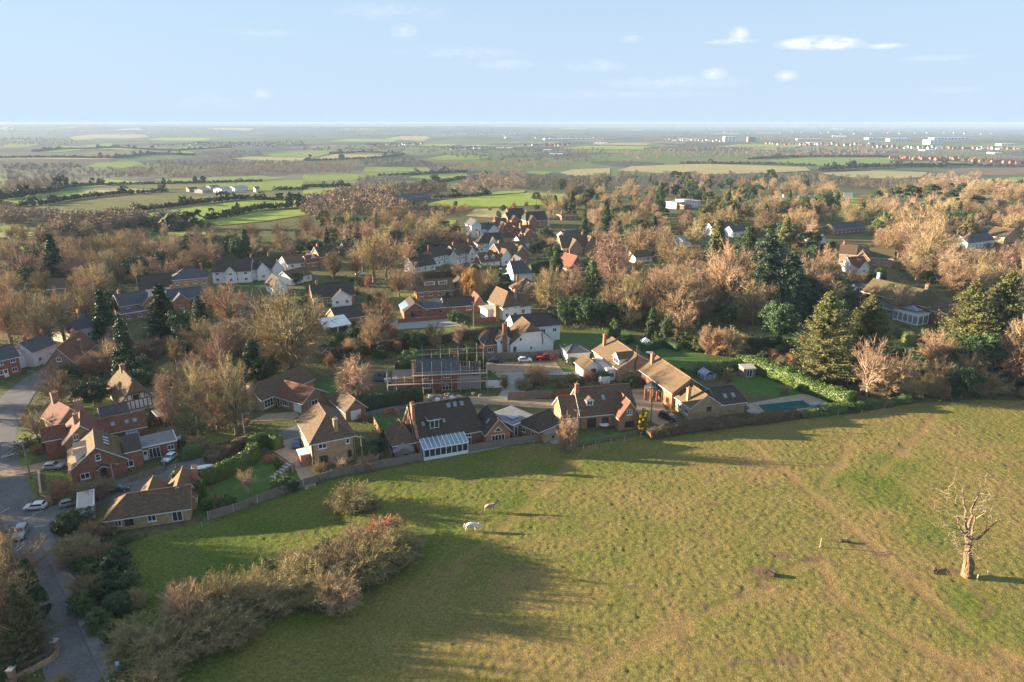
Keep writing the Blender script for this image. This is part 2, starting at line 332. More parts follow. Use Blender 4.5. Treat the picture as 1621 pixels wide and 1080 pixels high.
# ------------------------------------------------------------------ ground, fields, roads
def gridmesh(xs, ys_w):
    pass
def soil():
    m = bpy.data.materials.new('soil'); m.use_nodes = True; t = m.node_tree; b = t.nodes['Principled BSDF']; b.inputs['Roughness'].default_value = .95; b.inputs['Specular IOR Level'].default_value = .1
    tcn = N(t, 'ShaderNodeTexCoord')
    def ns(sc, de, ro=.6):
        n = N(t, 'ShaderNodeTexNoise'); n.inputs['Scale'].default_value = sc; n.inputs['Detail'].default_value = de; n.inputs['Roughness'].default_value = ro; t.links.new(tcn.outputs['Object'], n.inputs['Vector']); return n
    a = ns(.035, 8); r = N(t, 'ShaderNodeValToRGB'); e = r.color_ramp.elements
    e[0].position = .36; e[0].color = (.085, .105, .030, 1); e[1].position = .64; e[1].color = (.155, .125, .065, 1); q = e.new(.5); q.color = (.115, .115, .048, 1)
    t.links.new(a.outputs['Fac'], r.inputs['Fac'])
    f = ns(.9, 7, .7); mr = N(t, 'ShaderNodeMapRange'); mr.inputs['From Min'].default_value = .3; mr.inputs['From Max'].default_value = .7; mr.inputs['To Min'].default_value = .6; mr.inputs['To Max'].default_value = 1.35
    t.links.new(f.outputs['Fac'], mr.inputs['Value'])
    mx = N(t, 'ShaderNodeMix', data_type='RGBA', blend_type='MULTIPLY'); mx.inputs['Factor'].default_value = 1
    t.links.new(r.outputs[0], mx.inputs['A']); t.links.new(mr.outputs[0], mx.inputs['B']); t.links.new(mx.outputs['Result'], b.inputs['Base Color'])
    # beyond the village: a patchwork of far fields, each one colour
    mpv = N(t, 'ShaderNodeMapping'); mpv.inputs['Scale'].default_value = (.0042, .0030, 1); mpv.inputs['Rotation'].default_value = (0, 0, .35); t.links.new(tcn.outputs['Object'], mpv.inputs[0])
    vo = N(t, 'ShaderNodeTexVoronoi', voronoi_dimensions='2D', distance='CHEBYCHEV'); vo.inputs['Scale'].default_value = 1; vo.inputs['Randomness'].default_value = .85; t.links.new(mpv.outputs[0], vo.inputs['Vector'])
    sc_ = N(t, 'ShaderNodeSeparateColor'); t.links.new(vo.outputs['Color'], sc_.inputs[0]); r3 = N(t, 'ShaderNodeValToRGB'); r3.color_ramp.interpolation = 'CONSTANT'; e = r3.color_ramp.elements; e[0].color = (.115, .15, .045, 1); e[1].position = .2; e[1].color = (.15, .145, .075, 1)
    for p_, c_ in ((.34, (.075, .072, .048)), (.5, (.105, .13, .045)), (.62, (.11, .09, .065)), (.74, (.17, .16, .09)), (.84, (.07, .072, .042))): q = e.new(p_); q.color = (*c_, 1)
    t.links.new(sc_.outputs[0], r3.inputs['Fac']); sy = N(t, 'ShaderNodeSeparateXYZ'); t.links.new(tcn.outputs['Object'], sy.inputs[0]); mf = N(t, 'ShaderNodeMapRange'); mf.inputs['From Min'].default_value = 620; mf.inputs['From Max'].default_value = 800; t.links.new(sy.outputs['Y'], mf.inputs['Value'])
    m3 = N(t, 'ShaderNodeMix', data_type='RGBA'); t.links.new(mf.outputs[0], m3.inputs['Factor']); t.links.new(mx.outputs['Result'], m3.inputs['A']); t.links.new(r3.outputs[0], m3.inputs['B']); t.links.new(r3.outputs[0], m3.inputs['B'])
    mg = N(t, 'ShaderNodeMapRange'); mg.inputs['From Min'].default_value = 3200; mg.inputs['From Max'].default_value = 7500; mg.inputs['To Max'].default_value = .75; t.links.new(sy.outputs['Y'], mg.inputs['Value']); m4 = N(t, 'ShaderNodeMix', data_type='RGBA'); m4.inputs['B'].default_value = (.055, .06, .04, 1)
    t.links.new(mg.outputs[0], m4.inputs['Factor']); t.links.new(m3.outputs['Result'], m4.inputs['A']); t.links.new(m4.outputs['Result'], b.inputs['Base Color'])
    bn = N(t, 'ShaderNodeBump'); bn.inputs['Strength'].default_value = 1; bn.inputs['Distance'].default_value = .35; t.links.new(f.outputs['Fac'], bn.inputs['Height']); t.links.new(bn.outputs[0], b.inputs['Normal'])
    MATS['soil'] = m
soil()
ys = np.concatenate([np.arange(-120, 500, 8), 500 * np.power(1.022, np.arange(0, 162))]); ys = ys[ys < 17000]
us = np.linspace(-1, 1, 181)
hw = 150 + 1.15 * np.maximum(ys, 0)
X = us[None, :] * hw[:, None]; Y = np.repeat(ys[:, None], len(us), 1)
V = np.stack([X, Y, T(X, Y)], -1).reshape(-1, 3); n = len(us)
i, j = np.meshgrid(np.arange(len(ys) - 1), np.arange(n - 1), indexing='ij'); a = (i * n + j).ravel()
F = np.stack([a, a + 1, a + n + 1, a + n], 1)
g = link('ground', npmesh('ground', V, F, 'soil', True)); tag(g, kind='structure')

# --- the grazed field in the near half: really bumpy turf, tussock by tussock
FIELD_PX = [(196, 862), (250, 846), (330, 824), (400, 802), (480, 774), (540, 756), (600, 746), (660, 734), (720, 722), (800, 708), (866, 700), (905, 711), (1000, 692), (1090, 682), (1180, 671), (1260, 664), (1350, 655), (1440, 640), (1530, 634), (1640, 634), (1800, 640), (2300, 760), (2600, 1500), (120, 1500), (150, 1090), (190, 1010), (205, 930)]
FIELD = [P(*p) for p in FIELD_PX]
def fieldmat():
    m = bpy.data.materials.new('pasture'); m.use_nodes = True; t = m.node_tree; b = t.nodes['Principled BSDF']; b.inputs['Roughness'].default_value = .95; b.inputs['Specular IOR Level'].default_value = .08
    tcn = N(t, 'ShaderNodeTexCoord')
    def ns(sc, de, ro=.6):
        n = N(t, 'ShaderNodeTexNoise'); n.inputs['Scale'].default_value = sc; n.inputs['Detail'].default_value = de; n.inputs['Roughness'].default_value = ro; t.links.new(tcn.outputs['Object'], n.inputs['Vector']); return n
    at = N(t, 'ShaderNodeAttribute'); at.attribute_name = 'lush'
    a = ns(2.2, 8, .8); m1 = N(t, 'ShaderNodeMath', operation='SUBTRACT'); m1.inputs[1].default_value = .5; t.links.new(a.outputs['Fac'], m1.inputs[0])
    m2 = N(t, 'ShaderNodeMath', operation='MULTIPLY_ADD'); m2.inputs[1].default_value = 2.6; t.links.new(m1.outputs[0], m2.inputs[0]); t.links.new(at.outputs['Fac'], m2.inputs[2])
    r = N(t, 'ShaderNodeValToRGB'); e = r.color_ramp.elements
    e[0].position = .0; e[0].color = (.275, .185, .078, 1); e[1].position = 1.0; e[1].color = (.075, .125, .020, 1)
    for p_, c_ in ((.22, (.245, .190, .064)), (.45, (.185, .172, .046)), (.72, (.130, .158, .030))): q = e.new(p_); q.color = (*c_, 1)
    t.links.new(m2.outputs[0], r.inputs['Fac'])
    f = ns(4.2, 5, .75); mr = N(t, 'ShaderNodeMapRange'); mr.inputs['From Min'].default_value = .3; mr.inputs['From Max'].default_value = .7; mr.inputs['To Min'].default_value = .5; mr.inputs['To Max'].default_value = 1.45
    t.links.new(f.outputs['Fac'], mr.inputs['Value'])
    mx = N(t, 'ShaderNodeMix', data_type='RGBA', blend_type='MULTIPLY'); mx.inputs['Factor'].default_value = 1
    t.links.new(r.outputs[0], mx.inputs['A']); t.links.new(mr.outputs[0], mx.inputs['B'])
    # bare brown earth patches
    a2 = N(t, 'ShaderNodeAttribute'); a2.attribute_name = 'bare'
    mb = N(t, 'ShaderNodeMix', data_type='RGBA'); mb.inputs['B'].default_value = (.17, .11, .065, 1)
    t.links.new(a2.outputs['Fac'], mb.inputs['Factor']); t.links.new(mx.outputs['Result'], mb.inputs['A']); t.links.new(mb.outputs['Result'], b.inputs['Base Color'])
    bn = N(t, 'ShaderNodeBump'); bn.inputs['Strength'].default_value = 1; bn.inputs['Distance'].default_value = .22; t.links.new(f.outputs['Fac'], bn.inputs['Height']); t.links.new(bn.outputs[0], b.inputs['Normal'])
    MATS['pasture'] = m
fieldmat()
def seg_d(X, Y, a, b):
    dx, dy = b[0] - a[0], b[1] - a[1]; t = np.clip(((X - a[0]) * dx + (Y - a[1]) * dy) / (dx * dx + dy * dy), 0, 1); return np.hypot(X - a[0] - t * dx, Y - a[1] - t * dy)
def line_d(X, Y, pts):
    d = None
    for k in range(len(pts) - 1):
        q = seg_d(X, Y, pts[k], pts[k + 1]); d = q if d is None else np.minimum(d, q)
    return d
TRACKS = [[(1180, 700), (1260, 760), (1340, 830), (1440, 920), (1530, 1000), (1621, 1060)], [(1340, 640), (1356, 672), (1330, 735), (1300, 770)], [(960, 690), (880, 760), (800, 830), (720, 900)], [(1290, 885), (1200, 935), (1040, 1010), (930, 1075)], [(1290, 885), (1330, 950), (1420, 1010), (1560, 1075)], [(1500, 640), (1440, 700), (1380, 760)]]
TR = [[P(*q) for q in l] for l in TRACKS]
def build_field():
    c = .23
    xs = np.arange(-72, 150, c); yy = np.arange(36, 172, c)
    X, Y = np.meshgrid(xs, yy)
    jx = (vnoise(X * 5.1, Y * 5.3, 21) - .5) * .16; jy = (vnoise(X * 5.7, Y * 5.2, 22) - .5) * .22
    X = X + jx; Y = Y + jy
    t1 = vnoise(X / .62, Y / .62, 1); t2 = vnoise(X / 1.5 + 40, Y / 1.5, 2); t3 = vnoise(X / .46, Y / .40, 3); big = vnoise(X / 14, Y / 11, 4); mid = vnoise(X / 5, Y / 4, 6)
    h = .07 * np.power(t1, 1.6) + .03 * t2 * t2 + .09 * t3
    tr = np.minimum.reduce([line_d(X, Y, l) for l in TR])
    k = sm(.2, 1.6, tr + .8 * (t2 - .5)); h = h * (.35 + .65 * k)
    Z = T(X, Y) + .03 + h + (big - .5) * .0
    # how lush: green sward to the west and along the houses, straw-coloured grazing to the east
    lx = sm(30, -22, X - (Y - 95) * .55) 
    lush = .27 + .42 * lx + (big - .5) * .34 + (mid - .5) * .30
    for (px, py, rx, amp) in ((1390, 765, 6, .3), (1440, 735, 6, .22), (1480, 850, 5, .2), (1500, 960, 6, .25), (1560, 1000, 7, .2), (1590, 700, 8, .2), (1165, 730, 4, .2), (1225, 912, 2, .5), (1400, 800, 5, .2)):
        q = P(px, py); lush = lush + amp * np.exp(-(((X - q.x) / rx) ** 2 + ((Y - q.y) / (rx * .8)) ** 2)) * (.4 + .9 * mid)
    lush = lush - .26 * sm(1.7, .5, tr + 1.2 * (t2 - .5) + 1.5 * (mid - .5))
    bare = np.zeros_like(X)
    for (px, py, rx, ry) in ((1203, 908, 2.6, 2.4), (1322, 858, 1.2, .9), (1290, 885, 3.0, .9), (1500, 905, 2.2, 1.4), (1230, 880, 2, 1.2), (1225, 770, 1.3, .7), (1130, 800, 1.5, .6), (985, 760, .9, .6), (1410, 880, 2.5, .5), (1000, 930, 1.5, .5)):
        q = P(px, py); bare = np.maximum(bare, sm(1.0, .2, np.hypot((X - q.x) / rx, (Y - q.y) / ry) + (t1 - .5) * 1.4))
    sp = vnoise(X / 2.3 + 9, Y / 1.9, 17); bare = np.maximum(bare, .55 * sm(.86, .93, sp))
    ins = inpoly(X, Y, FIELD)
    V = np.stack([X, Y, Z], -1).reshape(-1, 3); n = len(xs)
    i, j = np.meshgrid(np.arange(len(yy) - 1), np.arange(n - 1), indexing='ij')
    keep = ins[:-1, :-1] & ins[1:, 1:] & ins[:-1, 1:] & ins[1:, :-1]
    # leave out what neither the frame nor a step aside can see
    u = X / np.maximum(Y, 1); keep &= (np.abs(u[:-1, :-1]) < 1.05)
    a = (i * n + j)[keep]
    F = np.stack([a, a + 1, a + n + 1, a + n], 1)
    used, inv = np.unique(F, return_inverse=True); 
    me = npmesh('field', V[used], inv.reshape(F.shape), 'pasture', True)
    for nm, arr in (('lush', lush), ('bare', bare)):
        at = me.attributes.new(nm, 'FLOAT', 'POINT'); at.data.foreach_set('value', arr.reshape(-1)[used].astype(np.float32))
    o = link('field', me); tag(o, kind='structure')
build_field()

def densify(pts, step):
    out = []
    for k in range(len(pts)):
        a, b = pts[k], pts[(k + 1) % len(pts)]; n = max(1, int((b - a).length / step))
        for q in range(n): out.append(a.lerp(b, q / n))
    return out
def sheet(name, px, m, dz=.03, step=6.0, kind='structure', world=False, label=None):
    """a flat-lying polygon draped on the terrain"""
    pts = [Vector(p) for p in px] if world else [P(*p) for p in px]
    pts = densify(pts, step)
    bm = bmesh.new(); vs = [bm.verts.new((p.x, p.y, 0)) for p in pts]
    f = bm.faces.new(vs); f.normal_update()
    if f.normal.z < 0: f.normal_flip()
    bmesh.ops.triangulate(bm, faces=bm.faces[:])
    if (max(p.y for p in pts) > 420):
        for _ in range(3):
            ed = [e for e in bm.edges if e.calc_length() > max(step * 1.5, 30)]
            if not ed: break
            bmesh.ops.subdivide_edges(bm, edges=ed, cuts=1); bmesh.ops.triangulate(bm, faces=[q for q in bm.faces if len(q.verts) > 3])
    for v in bm.verts: v.co.z = float(T(v.co.x, v.co.y)) + dz
    me = bpy.data.meshes.new(name); bm.to_mesh(me); bm.free(); me.materials.append(MATS[m])
    o = link(name, me); tag(o, label, kind=kind); return o
def ribbon(name, px, width, m, dz=.04, step=3.0, kerb=None, world=False, curve=True):
    """a strip of constant width along a line; kerb = a raised edge 0.1 m high"""
    pts = [Vector(p) for p in px] if world else [P(*p) for p in px]
    c = []
    for k in range(len(pts) - 1):                       # Catmull-Rom through the points
        p0, p1, p2, p3 = pts[max(k - 1, 0)], pts[k], pts[k + 1], pts[min(k + 2, len(pts) - 1)]
        n = max(2, int((p2 - p1).length / step))
        for q in range(n):
            t = q / n; c.append(.5 * ((2 * p1) + (p2 - p0) * t + (2 * p0 - 5 * p1 + 4 * p2 - p3) * t * t + (3 * p1 - p0 - 3 * p2 + p3) * t ** 3))
    c.append(pts[-1])
    b = MB(); L, Rr = [], []
    for k, p in enumerate(c):
        d = c[min(k + 1, len(c) - 1)] - c[max(k - 1, 0)]; d.z = 0; d.normalize(); nn = Vector((-d.y, d.x, 0))
        w = width[0] + (width[1] - width[0]) * k / (len(c) - 1) if isinstance(width, tuple) else width
        L.append(p + nn * w / 2); Rr.append(p - nn * w / 2)
    gz = lambda p, h: (p.x, p.y, float(T(p.x, p.y)) + h)
    vs = [gz(p, dz) for p in L] + [gz(p, dz) for p in Rr]; n = len(c)
    b.add(vs, [(k, n + k, n + k + 1, k + 1) for k in range(n - 1)])
    o = b.build(name, m); tag(o, kind='structure')
    return o, c, L, Rr
# main road down the west edge of the village, with its pavement and verges
mroad = [(175, 1230), (150, 1120), (128, 1050), (98, 960), (66, 900), (42, 850), (18, 800), (-4, 745), (-7, 700), (6, 665), (20, 640), (34, 620), (60, 600), (95, 578), (120, 566)]
ribbon('road', mroad, (7.2, 6.4), 'tarmac', .05)
ribbon('pavement', [(205, 1180), (186, 1090), (160, 1035), (125, 960), (98, 905), (80, 868), (72, 845)], 1.7, 'old_tarmac', .16)
lane = [(55, 838), (110, 806), (160, 782), (215, 766), (262, 752), (310, 736), (360, 722), (415, 704), (460, 688), (487, 676), (520, 664), (580, 652), (640, 640)]
ribbon('lane', lane, (7.0, 4.6), 'tarmac', .07)
ribbon('side_road', [(0, 752), (60, 740), (110, 731), (150, 730)], 3.4, 'gravel', .06)
ribbon('path', [(2, 706), (40, 698), (70, 690), (95, 682)], 1.5, 'slab_paving', .065)
ribbon('path', [(2, 724), (35, 716), (62, 706)], 1.3, 'slab_paving', .065)
sheet('grass_verge', [(14, 742), (46, 738), (60, 716), (64, 690), (54, 676), (34, 675), (16, 685)], 'verge_grass', .04)
sheet('grass_verge', [(24, 798), (20, 764), (60, 752), (62, 775), (98, 792), (70, 797), (36, 803)], 'verge_grass', .04)
sheet('grass_verge', [(-10, 655), (2, 630), (40, 606), (48, 612), (22, 638), (8, 670)], 'lawn_grass', .04)
sheet('grass_verge', [(80, 596), (96, 588), (104, 592), (88, 603)], 'verge_grass', .04)
ribbon('close', [(640, 640), (700, 636), (780, 634), (880, 640), (960, 628), (1020, 622)], 5, 'gravel', .055)
sheet('gravel_yard', [(1000, 612), (1030, 604), (1045, 630), (1062, 668), (1048, 676), (1012, 660)], 'gravel', .06)
sheet('gravel_yard', [(768, 582), (770, 574), (880, 574), (895, 592), (858, 590), (790, 598)], 'gravel', .06)
ribbon('driveway', [(810, 590), (815, 610), (806, 632)], 5.5, 'slab_paving', .075)
ribbon('path', [(860, 592), (905, 592), (945, 589)], 1.8, 'slab_paving', .08)
sheet('driveway', [(440, 700), (480, 690), (485, 735), (455, 730), (428, 712)], 'paving', .09)
sheet('driveway', [(395, 668), (475, 664), (470, 652), (420, 656)], 'gravel', .06)
sheet('patio', [(462, 735), (484, 727), (500, 742), (500, 772), (484, 776)], 'paving', .10)
sheet('patio', [(660, 722), (742, 708), (800, 698), (815, 704), (735, 722), (668, 730)], 'slab_paving', .06)
sheet('patio', [(870, 695), (905, 688), (905, 700), (872, 704)], 'slab_paving', .06)
sheet('lawn', [(585, 660), (605, 655), (640, 690), (650, 715), (622, 705)], 'lawn_grass', .05)
sheet('lawn', [(335, 775), (380, 740), (430, 730), (470, 748), (480, 766), (400, 796), (350, 805)], 'lawn_grass', .05)
sheet('lawn', [(302, 800), (330, 775), (338, 800), (320, 822)], 'lawn_grass', .055)
sheet('lawn', [(318, 690), (370, 676), (382, 694), (330, 706)], 'verge_grass', .05)
sheet('lawn', [(918, 692), (1005, 680), (1012, 686), (920, 702)], 'lawn_grass', .05)
sheet('lawn', [(505, 764), (560, 740), (590, 738), (570, 752), (520, 764)], 'lawn_grass', .055)
sheet('lawn', [(1160, 600), (1200, 592), (1270, 620), (1262, 632), (1190, 625), (1165, 612)], 'lawn_grass', .05)
sheet('lawn', [(1035, 560), (1060, 548), (1120, 562), (1190, 586), (1120, 592), (1060, 590)], 'lawn_grass', .05)
sheet('lawn', [(875, 530), (960, 522), (1000, 526), (985, 545), (880, 548)], 'lawn_grass', .05)
sheet('lawn', [(640, 530), (760, 512), (770, 518), (660, 538)], 'verge_grass', .05)
sheet('lawn', [(480, 610), (560, 598), (560, 626), (500, 632)], 'lawn_grass', .05)
sheet('lawn', [(1180, 540), (1260, 520), (1290, 535), (1200, 556)], 'lawn_grass', .05)
sheet('lawn', [(1420, 545), (1470, 536), (1500, 560), (1450, 580), (1425, 575)], 'lawn_grass', .05)
sheet('lawn', [(620, 440), (650, 430), (660, 440), (640, 452)], 'verge_grass', .05)
sheet('lawn', [(610, 470), (640, 455), (660, 470), (640, 482)], 'verge_grass', .05)
sheet('lawn', [(720, 428), (760, 420), (765, 430), (725, 440)], 'lawn_grass', .05)
sheet('lawn', [(130, 642), (180, 630), (185, 650), (140, 660)], 'verge_grass', .05)
sheet('lawn', [(80, 660), (115, 650), (118, 665), (85, 676)], 'lawn_grass', .05)
sheet('lawn', [(70, 752), (100, 745), (110, 775), (75, 782)], 'lawn_grass', .05)
sheet('lawn', [(770, 600), (800, 592), (806, 605), (775, 612)], 'lawn_grass', .05)
sheet('lawn', [(870, 580), (925, 586), (925, 594), (880, 592)], 'lawn_grass', .05)
sheet('patio', [(610, 508), (680, 498), (740, 506), (735, 516), (620, 522)], 'slab_paving', .05)
sheet('pool_terrace', [(1180, 640), (1268, 624), (1330, 634), (1350, 648), (1290, 654), (1200, 660)], 'paving', .075)
# white give-way and centre dashes at the junction
for (x, y, a) in ((46, 820, .9), (60, 812, .9), (8, 809, 1.3), (33, 868, 1.5), (62, 834, .3)):
    p = P(x, y); b = MB(); b.box((0, 0, 0), (1.6, .14, .004), 0, a)
    o = b.build('road_marking', mat('road_paint', (.62, .62, .6), (.5, .5, .48), 3, .8)); o.location = (p.x, p.y, .092); tag(o, kind='structure')
ribbon('footpath', [(196, 868), (215, 885), (232, 905), (246, 925), (256, 950), (262, 985)], .28, 'verge_grass', .10)
# ------------------------------------------------------------------ houses
LAND = []          # (px, py, short phrase) landmarks for describing the planting
class House:
    def __init__(h, name, label, A, B, cat='house', lm=None, group=None, dz=0.0, L=None):
        a, b = P(*A), P(*B); h.L = L or math.hypot(b.x - a.x, b.y - a.y)
        h.rz = math.atan2(b.y - a.y, b.x - a.x); h.o = empty(name, (a.x, a.y, a.z + dz), h.rz); tag(h.o, label, cat, group)
        h.wings = []; h.dz0 = 0
        if lm: LAND.append(((A[0] + B[0]) / 2, (A[1] + B[1]) / 2 - 12, lm))
        c, s = math.cos(h.rz), math.sin(h.rz); h.a = a; h.cs = (c, s)
    def loc(h, px, py):                      # picture point on the ground -> local x, y
        p = P(px, py) - h.a; c, s = h.cs; return (p.x * c + p.y * s, -p.x * s + p.y * c)
    def wing(h, x, y, w, d, e, r, kind='x', wall='red_brick', roof='brown_tile', oh=.4, i0=None, i1=None, trim='white_paint', t=.16, base=.4, gable=None, ridge=True, hh=None):
        """kind x / y: ridge along local x / y; i0, i1: 'hip' at that end of the ridge; flat; lean (low in front)"""
        W = dict(x=x, y=y, w=w, d=d, e=e, r=r, kind=kind, i0=i0, i1=i1, oh=oh); h.wings.append(W); b = MB(); rb = MB()
        h0 = -base
        if kind in ('x', 'y'):
            sw = kind == 'y'
            lw, ld = (d, w) if sw else (w, d)
            q = (lambda u, v, z: (x + v, y + u, z)) if sw else (lambda u, v, z: (x + u, y + v, z))
            sl = (r - e) / (ld / 2); hp0 = i0 is not None; hp1 = i1 is not None
            ins0 = (ld / 2 if i0 == 'hip' else i0 if hp0 else 0); ins1 = (ld / 2 if i1 == 'hip' else i1 if hp1 else 0)
            # walls
            yh = (hh - e) / sl if hh else 0
            def pr(u, hp):
                top = [q(u, ld / 2 + .01, r - .02), q(u, ld / 2 - .01, r - .02)] if not hp else [q(u, ld - yh, hh), q(u, yh, hh)] if hh else [q(u, ld * .6, e), q(u, ld * .4, e)]
                return [q(u, 0, h0), q(u, ld, h0), q(u, ld, e)] + top + [q(u, 0, e)]
            v0 = pr(0, hp0); v1 = pr(lw, hp1)
            f = [(0, 1, 2, 3, 4, 5), (11, 10, 9, 8, 7, 6), (0, 5, 11, 6), (1, 7, 8, 2), (1, 0, 6, 7)]
            fl = (lambda fs: [tuple(reversed(k)) for k in fs]) if not sw else (lambda fs: fs)
            b.add(v0 + v1, fl(f))
            # top is closed by the roof
            ze = e - oh * sl; a0 = -oh; a1 = lw + oh
            rr0 = (ins0 if hp0 else -oh); rr1 = (lw - ins1 if hp1 else lw + oh)
            tt = t
            E0, E1, E2, E3 = q(a0, -oh, ze + tt), q(a1, -oh, ze + tt), q(a1, ld + oh, ze + tt), q(a0, ld + oh, ze + tt)
            R0, R1 = q(rr0, ld / 2, r + tt), q(rr1, ld / 2, r + tt)
            A0, B0, A1, B1 = [], [], [], []
            if hh and hp0: A0, B0 = [q(a0, yh, hh + tt)], [q(a0, ld - yh, hh + tt)]
            if hh and hp1: A1, B1 = [q(a1, yh, hh + tt)], [q(a1, ld - yh, hh + tt)]
            polys = [[E0, E1] + A1 + [R1, R0] + A0, [E2, E3] + B0 + [R0, R1] + B1]
            if hp0: polys.append(([B0[0], A0[0]] if hh else [E3, E0]) + [R0])
            if hp1: polys.append(([A1[0], B1[0]] if hh else [E1, E2]) + [R1])
            if sw: polys = [list(reversed(p)) for p in polys]
            rb.shell(polys, tt, 0, 1)
            if ridge:
                rb.tube([Vector(R0) + Vector((0, 0, .02)), Vector(R1) + Vector((0, 0, .02))], .13, 6, 2)
                if hp0 and not hh: rb.tube([Vector(E0), Vector(R0)], .10, 5, 2); rb.tube([Vector(E3), Vector(R0)], .10, 5, 2)
                if hp1 and not hh: rb.tube([Vector(E1), Vector(R1)], .10, 5, 2); rb.tube([Vector(E2), Vector(R1)], .10, 5, 2)
        elif kind == 'flat':
            b.b2(x, y, h0, x + w, y + d, e); rb.b2(x - oh, y - oh, e + .003, x + w + oh, y + d + oh, e + .22, 1); rb.b2(x - oh + .15, y - oh + .15, e + .22, x + w + oh - .15, y + d + oh - .15, e + .27, 0)
        elif kind == 'lean':
            vs = [(x, y, h0), (x + w, y, h0), (x + w, y + d, h0), (x, y + d, h0), (x, y, e), (x + w, y, e), (x + w, y + d, r), (x, y + d, r)]
            b.add(vs, [(0, 1, 5, 4), (1, 2, 6, 5), (2, 3, 7, 6), (3, 0, 4, 7)])
            s_ = (r - e) / d; rb.shell([[(x - oh, y - oh, e - oh * s_ + t + .01), (x + w + oh, y - oh, e - oh * s_ + t + .01), (x + w + oh, y + d, r + t + .01), (x - oh, y + d, r + t + .01)]], t, 0, 1)
        h.last = W
        W['ob'] = b.build('wall', wall, h.o)
        ridge_m = {'brown_tile': 'brown_timber', 'tan_tile': 'brown_timber', 'red_tile': 'red_brick', 'dark_tile': 'dark_tile', 'slate': 'slate', 'thatch': 'thatch', 'mossy_tile': 'mossy_tile'}.get(roof, roof)
        W['ro'] = rb.build('roof', [roof, trim, ridge_m], h.o)
        return W
    def slope(h, W, side, along, up):
        """point on a roof slope: side f/b (ridge along x) or l/r (ridge along y); up 0..1 from eave to ridge"""
        x, y, w, d, e, r = (W[k] for k in 'xywder'); z = e + (r - e) * up + .18
        if side == 'f': return (x + along, y + d / 2 * up, z), (0, -(r - e), d / 2)
        if side == 'b': return (x + along, y + d - d / 2 * up, z), (0, (r - e), d / 2)
        if side == 'l': return (x + w / 2 * up, y + along, z), (-(r - e), 0, w / 2)
        return (x + w - w / 2 * up, y + along, z), ((r - e), 0, w / 2)
    def skylight(h, W, side, along, up, w=.9, l=1.2):
        p, n = h.slope(W, side, along, up); n = Vector(n).normalized(); z = Vector((0, 0, 1)); a = n.cross(z).normalized(); c = a.cross(n)
        p = Vector(p) + n * .05; 
        def rect(b, s, t, mi=0):
            q = [p + a * sx * (w / 2 - s) + c * sy * (l / 2 - s) + n * o for o in (0, t) for sx, sy in ((-1, -1), (1, -1), (1, 1), (-1, 1))]
            b.add(q, [(0, 3, 2, 1), (4, 5, 6, 7), (0, 1, 5, 4), (1, 2, 6, 5), (2, 3, 7, 6), (3, 0, 4, 7)], mi)
        f = MB(); rect(f, 0, .07); o = f.build('skylight', 'grey_timber', h.o); g = MB(); rect(g, .09, .085); g.build('pane', 'glass_roof', o)
    def frame(h, W, face):
        x, y, w, d = (W[k] for k in 'xywd')
        return {'f': (Vector((x, y, 0)), Vector((1, 0, 0)), Vector((0, -1, 0))), 'b': (Vector((x + w, y + d, 0)), Vector((-1, 0, 0)), Vector((0, 1, 0))),
                'l': (Vector((x, y + d, 0)), Vector((0, -1, 0)), Vector((-1, 0, 0))), 'r': (Vector((x + w, y, 0)), Vector((0, 1, 0)), Vector((1, 0, 0)))}[face]
    def slab(h, b, fr, u0, z0, u1, z1, o0, o1, mi=0):
        p, a, n = fr; q = [p + a * u + n * o + Vector((0, 0, z)) for o in (o0, o1) for u, z in ((u0, z0), (u1, z0), (u1, z1), (u0, z1))]
        b.add(q, [(0, 3, 2, 1), (4, 5, 6, 7), (0, 1, 5, 4), (1, 2, 6, 5), (2, 3, 7, 6), (3, 0, 4, 7)], mi)
    def win(h, W, face, u, z, w=1.2, ht=1.15, nx=2, nz=1, m='white_paint', name='window', par=None, parts=True, sill=True):
        """u: centre along the face seen from outside, from its left end"""
        fr = h.frame(W, face) if isinstance(face, str) else face; b = MB(); k = .09
        u0, u1, z0, z1 = u - w / 2, u + w / 2, z, z + ht
        h.slab(b, fr, u0, z0, u0 + k, z1, -.02, .06); h.slab(b, fr, u1 - k, z0, u1, z1, -.02, .06)
        h.slab(b, fr, u0 + k, z0, u1 - k, z0 + k, -.02, .057); h.slab(b, fr, u0 + k, z1 - k, u1 - k, z1, -.02, .057)
        for i in range(1, nx): c = u0 + w * i / nx; h.slab(b, fr, c - .045, z0 + k, c + .045, z1 - k, -.02, .052)
        for i in range(1, nz): c = z0 + ht * i / nz; h.slab(b, fr, u0 + k, c - .03, u1 - k, c + .03, -.02, .048)
        o = b.build(name, m, par or h.o); g = MB(); h.slab(g, fr, u0 + k * .5, z0 + k * .5, u1 - k * .5, z1 - k * .5, -.03, .025); g.build('pane', 'glass', o)
        if sill and name == 'window': s = MB(); h.slab(s, fr, u0 - .08, z0 - .1, u1 + .08, z0 - .004, -.02, .13); s.build('sill', m, o)
        return o
    def door(h, W, face, u, w=1.0, ht=2.1, m='white_paint', z=0):
        fr = h.frame(W, face); b = MB(); h.slab(b, fr, u - w / 2, z, u + w / 2, z + ht, -.02, .06); o = b.build('door', m, h.o)
        g = MB(); h.slab(g, fr, u - w * .3, z + ht * .55, u + w * .3, z + ht * .9, .05, .072); g.build('pane', 'glass', o)
        k = MB(); h.slab(k, fr, u + w * .33, z + ht * .45, u + w * .42, z + ht * .5, .05, .11); k.build('handle', 'scaffold_tube', o); return o
    def garage_door(h, W, face, u, w=2.3, ht=2.1, m='white_paint'):
        fr = h.frame(W, face); b = MB(); n = 6
        for i in range(n): h.slab(b, fr, u - w / 2, ht * i / n + .01, u + w / 2, ht * (i + 1) / n - .01, -.02, .05)
        return b.build('garage_door', m, h.o)
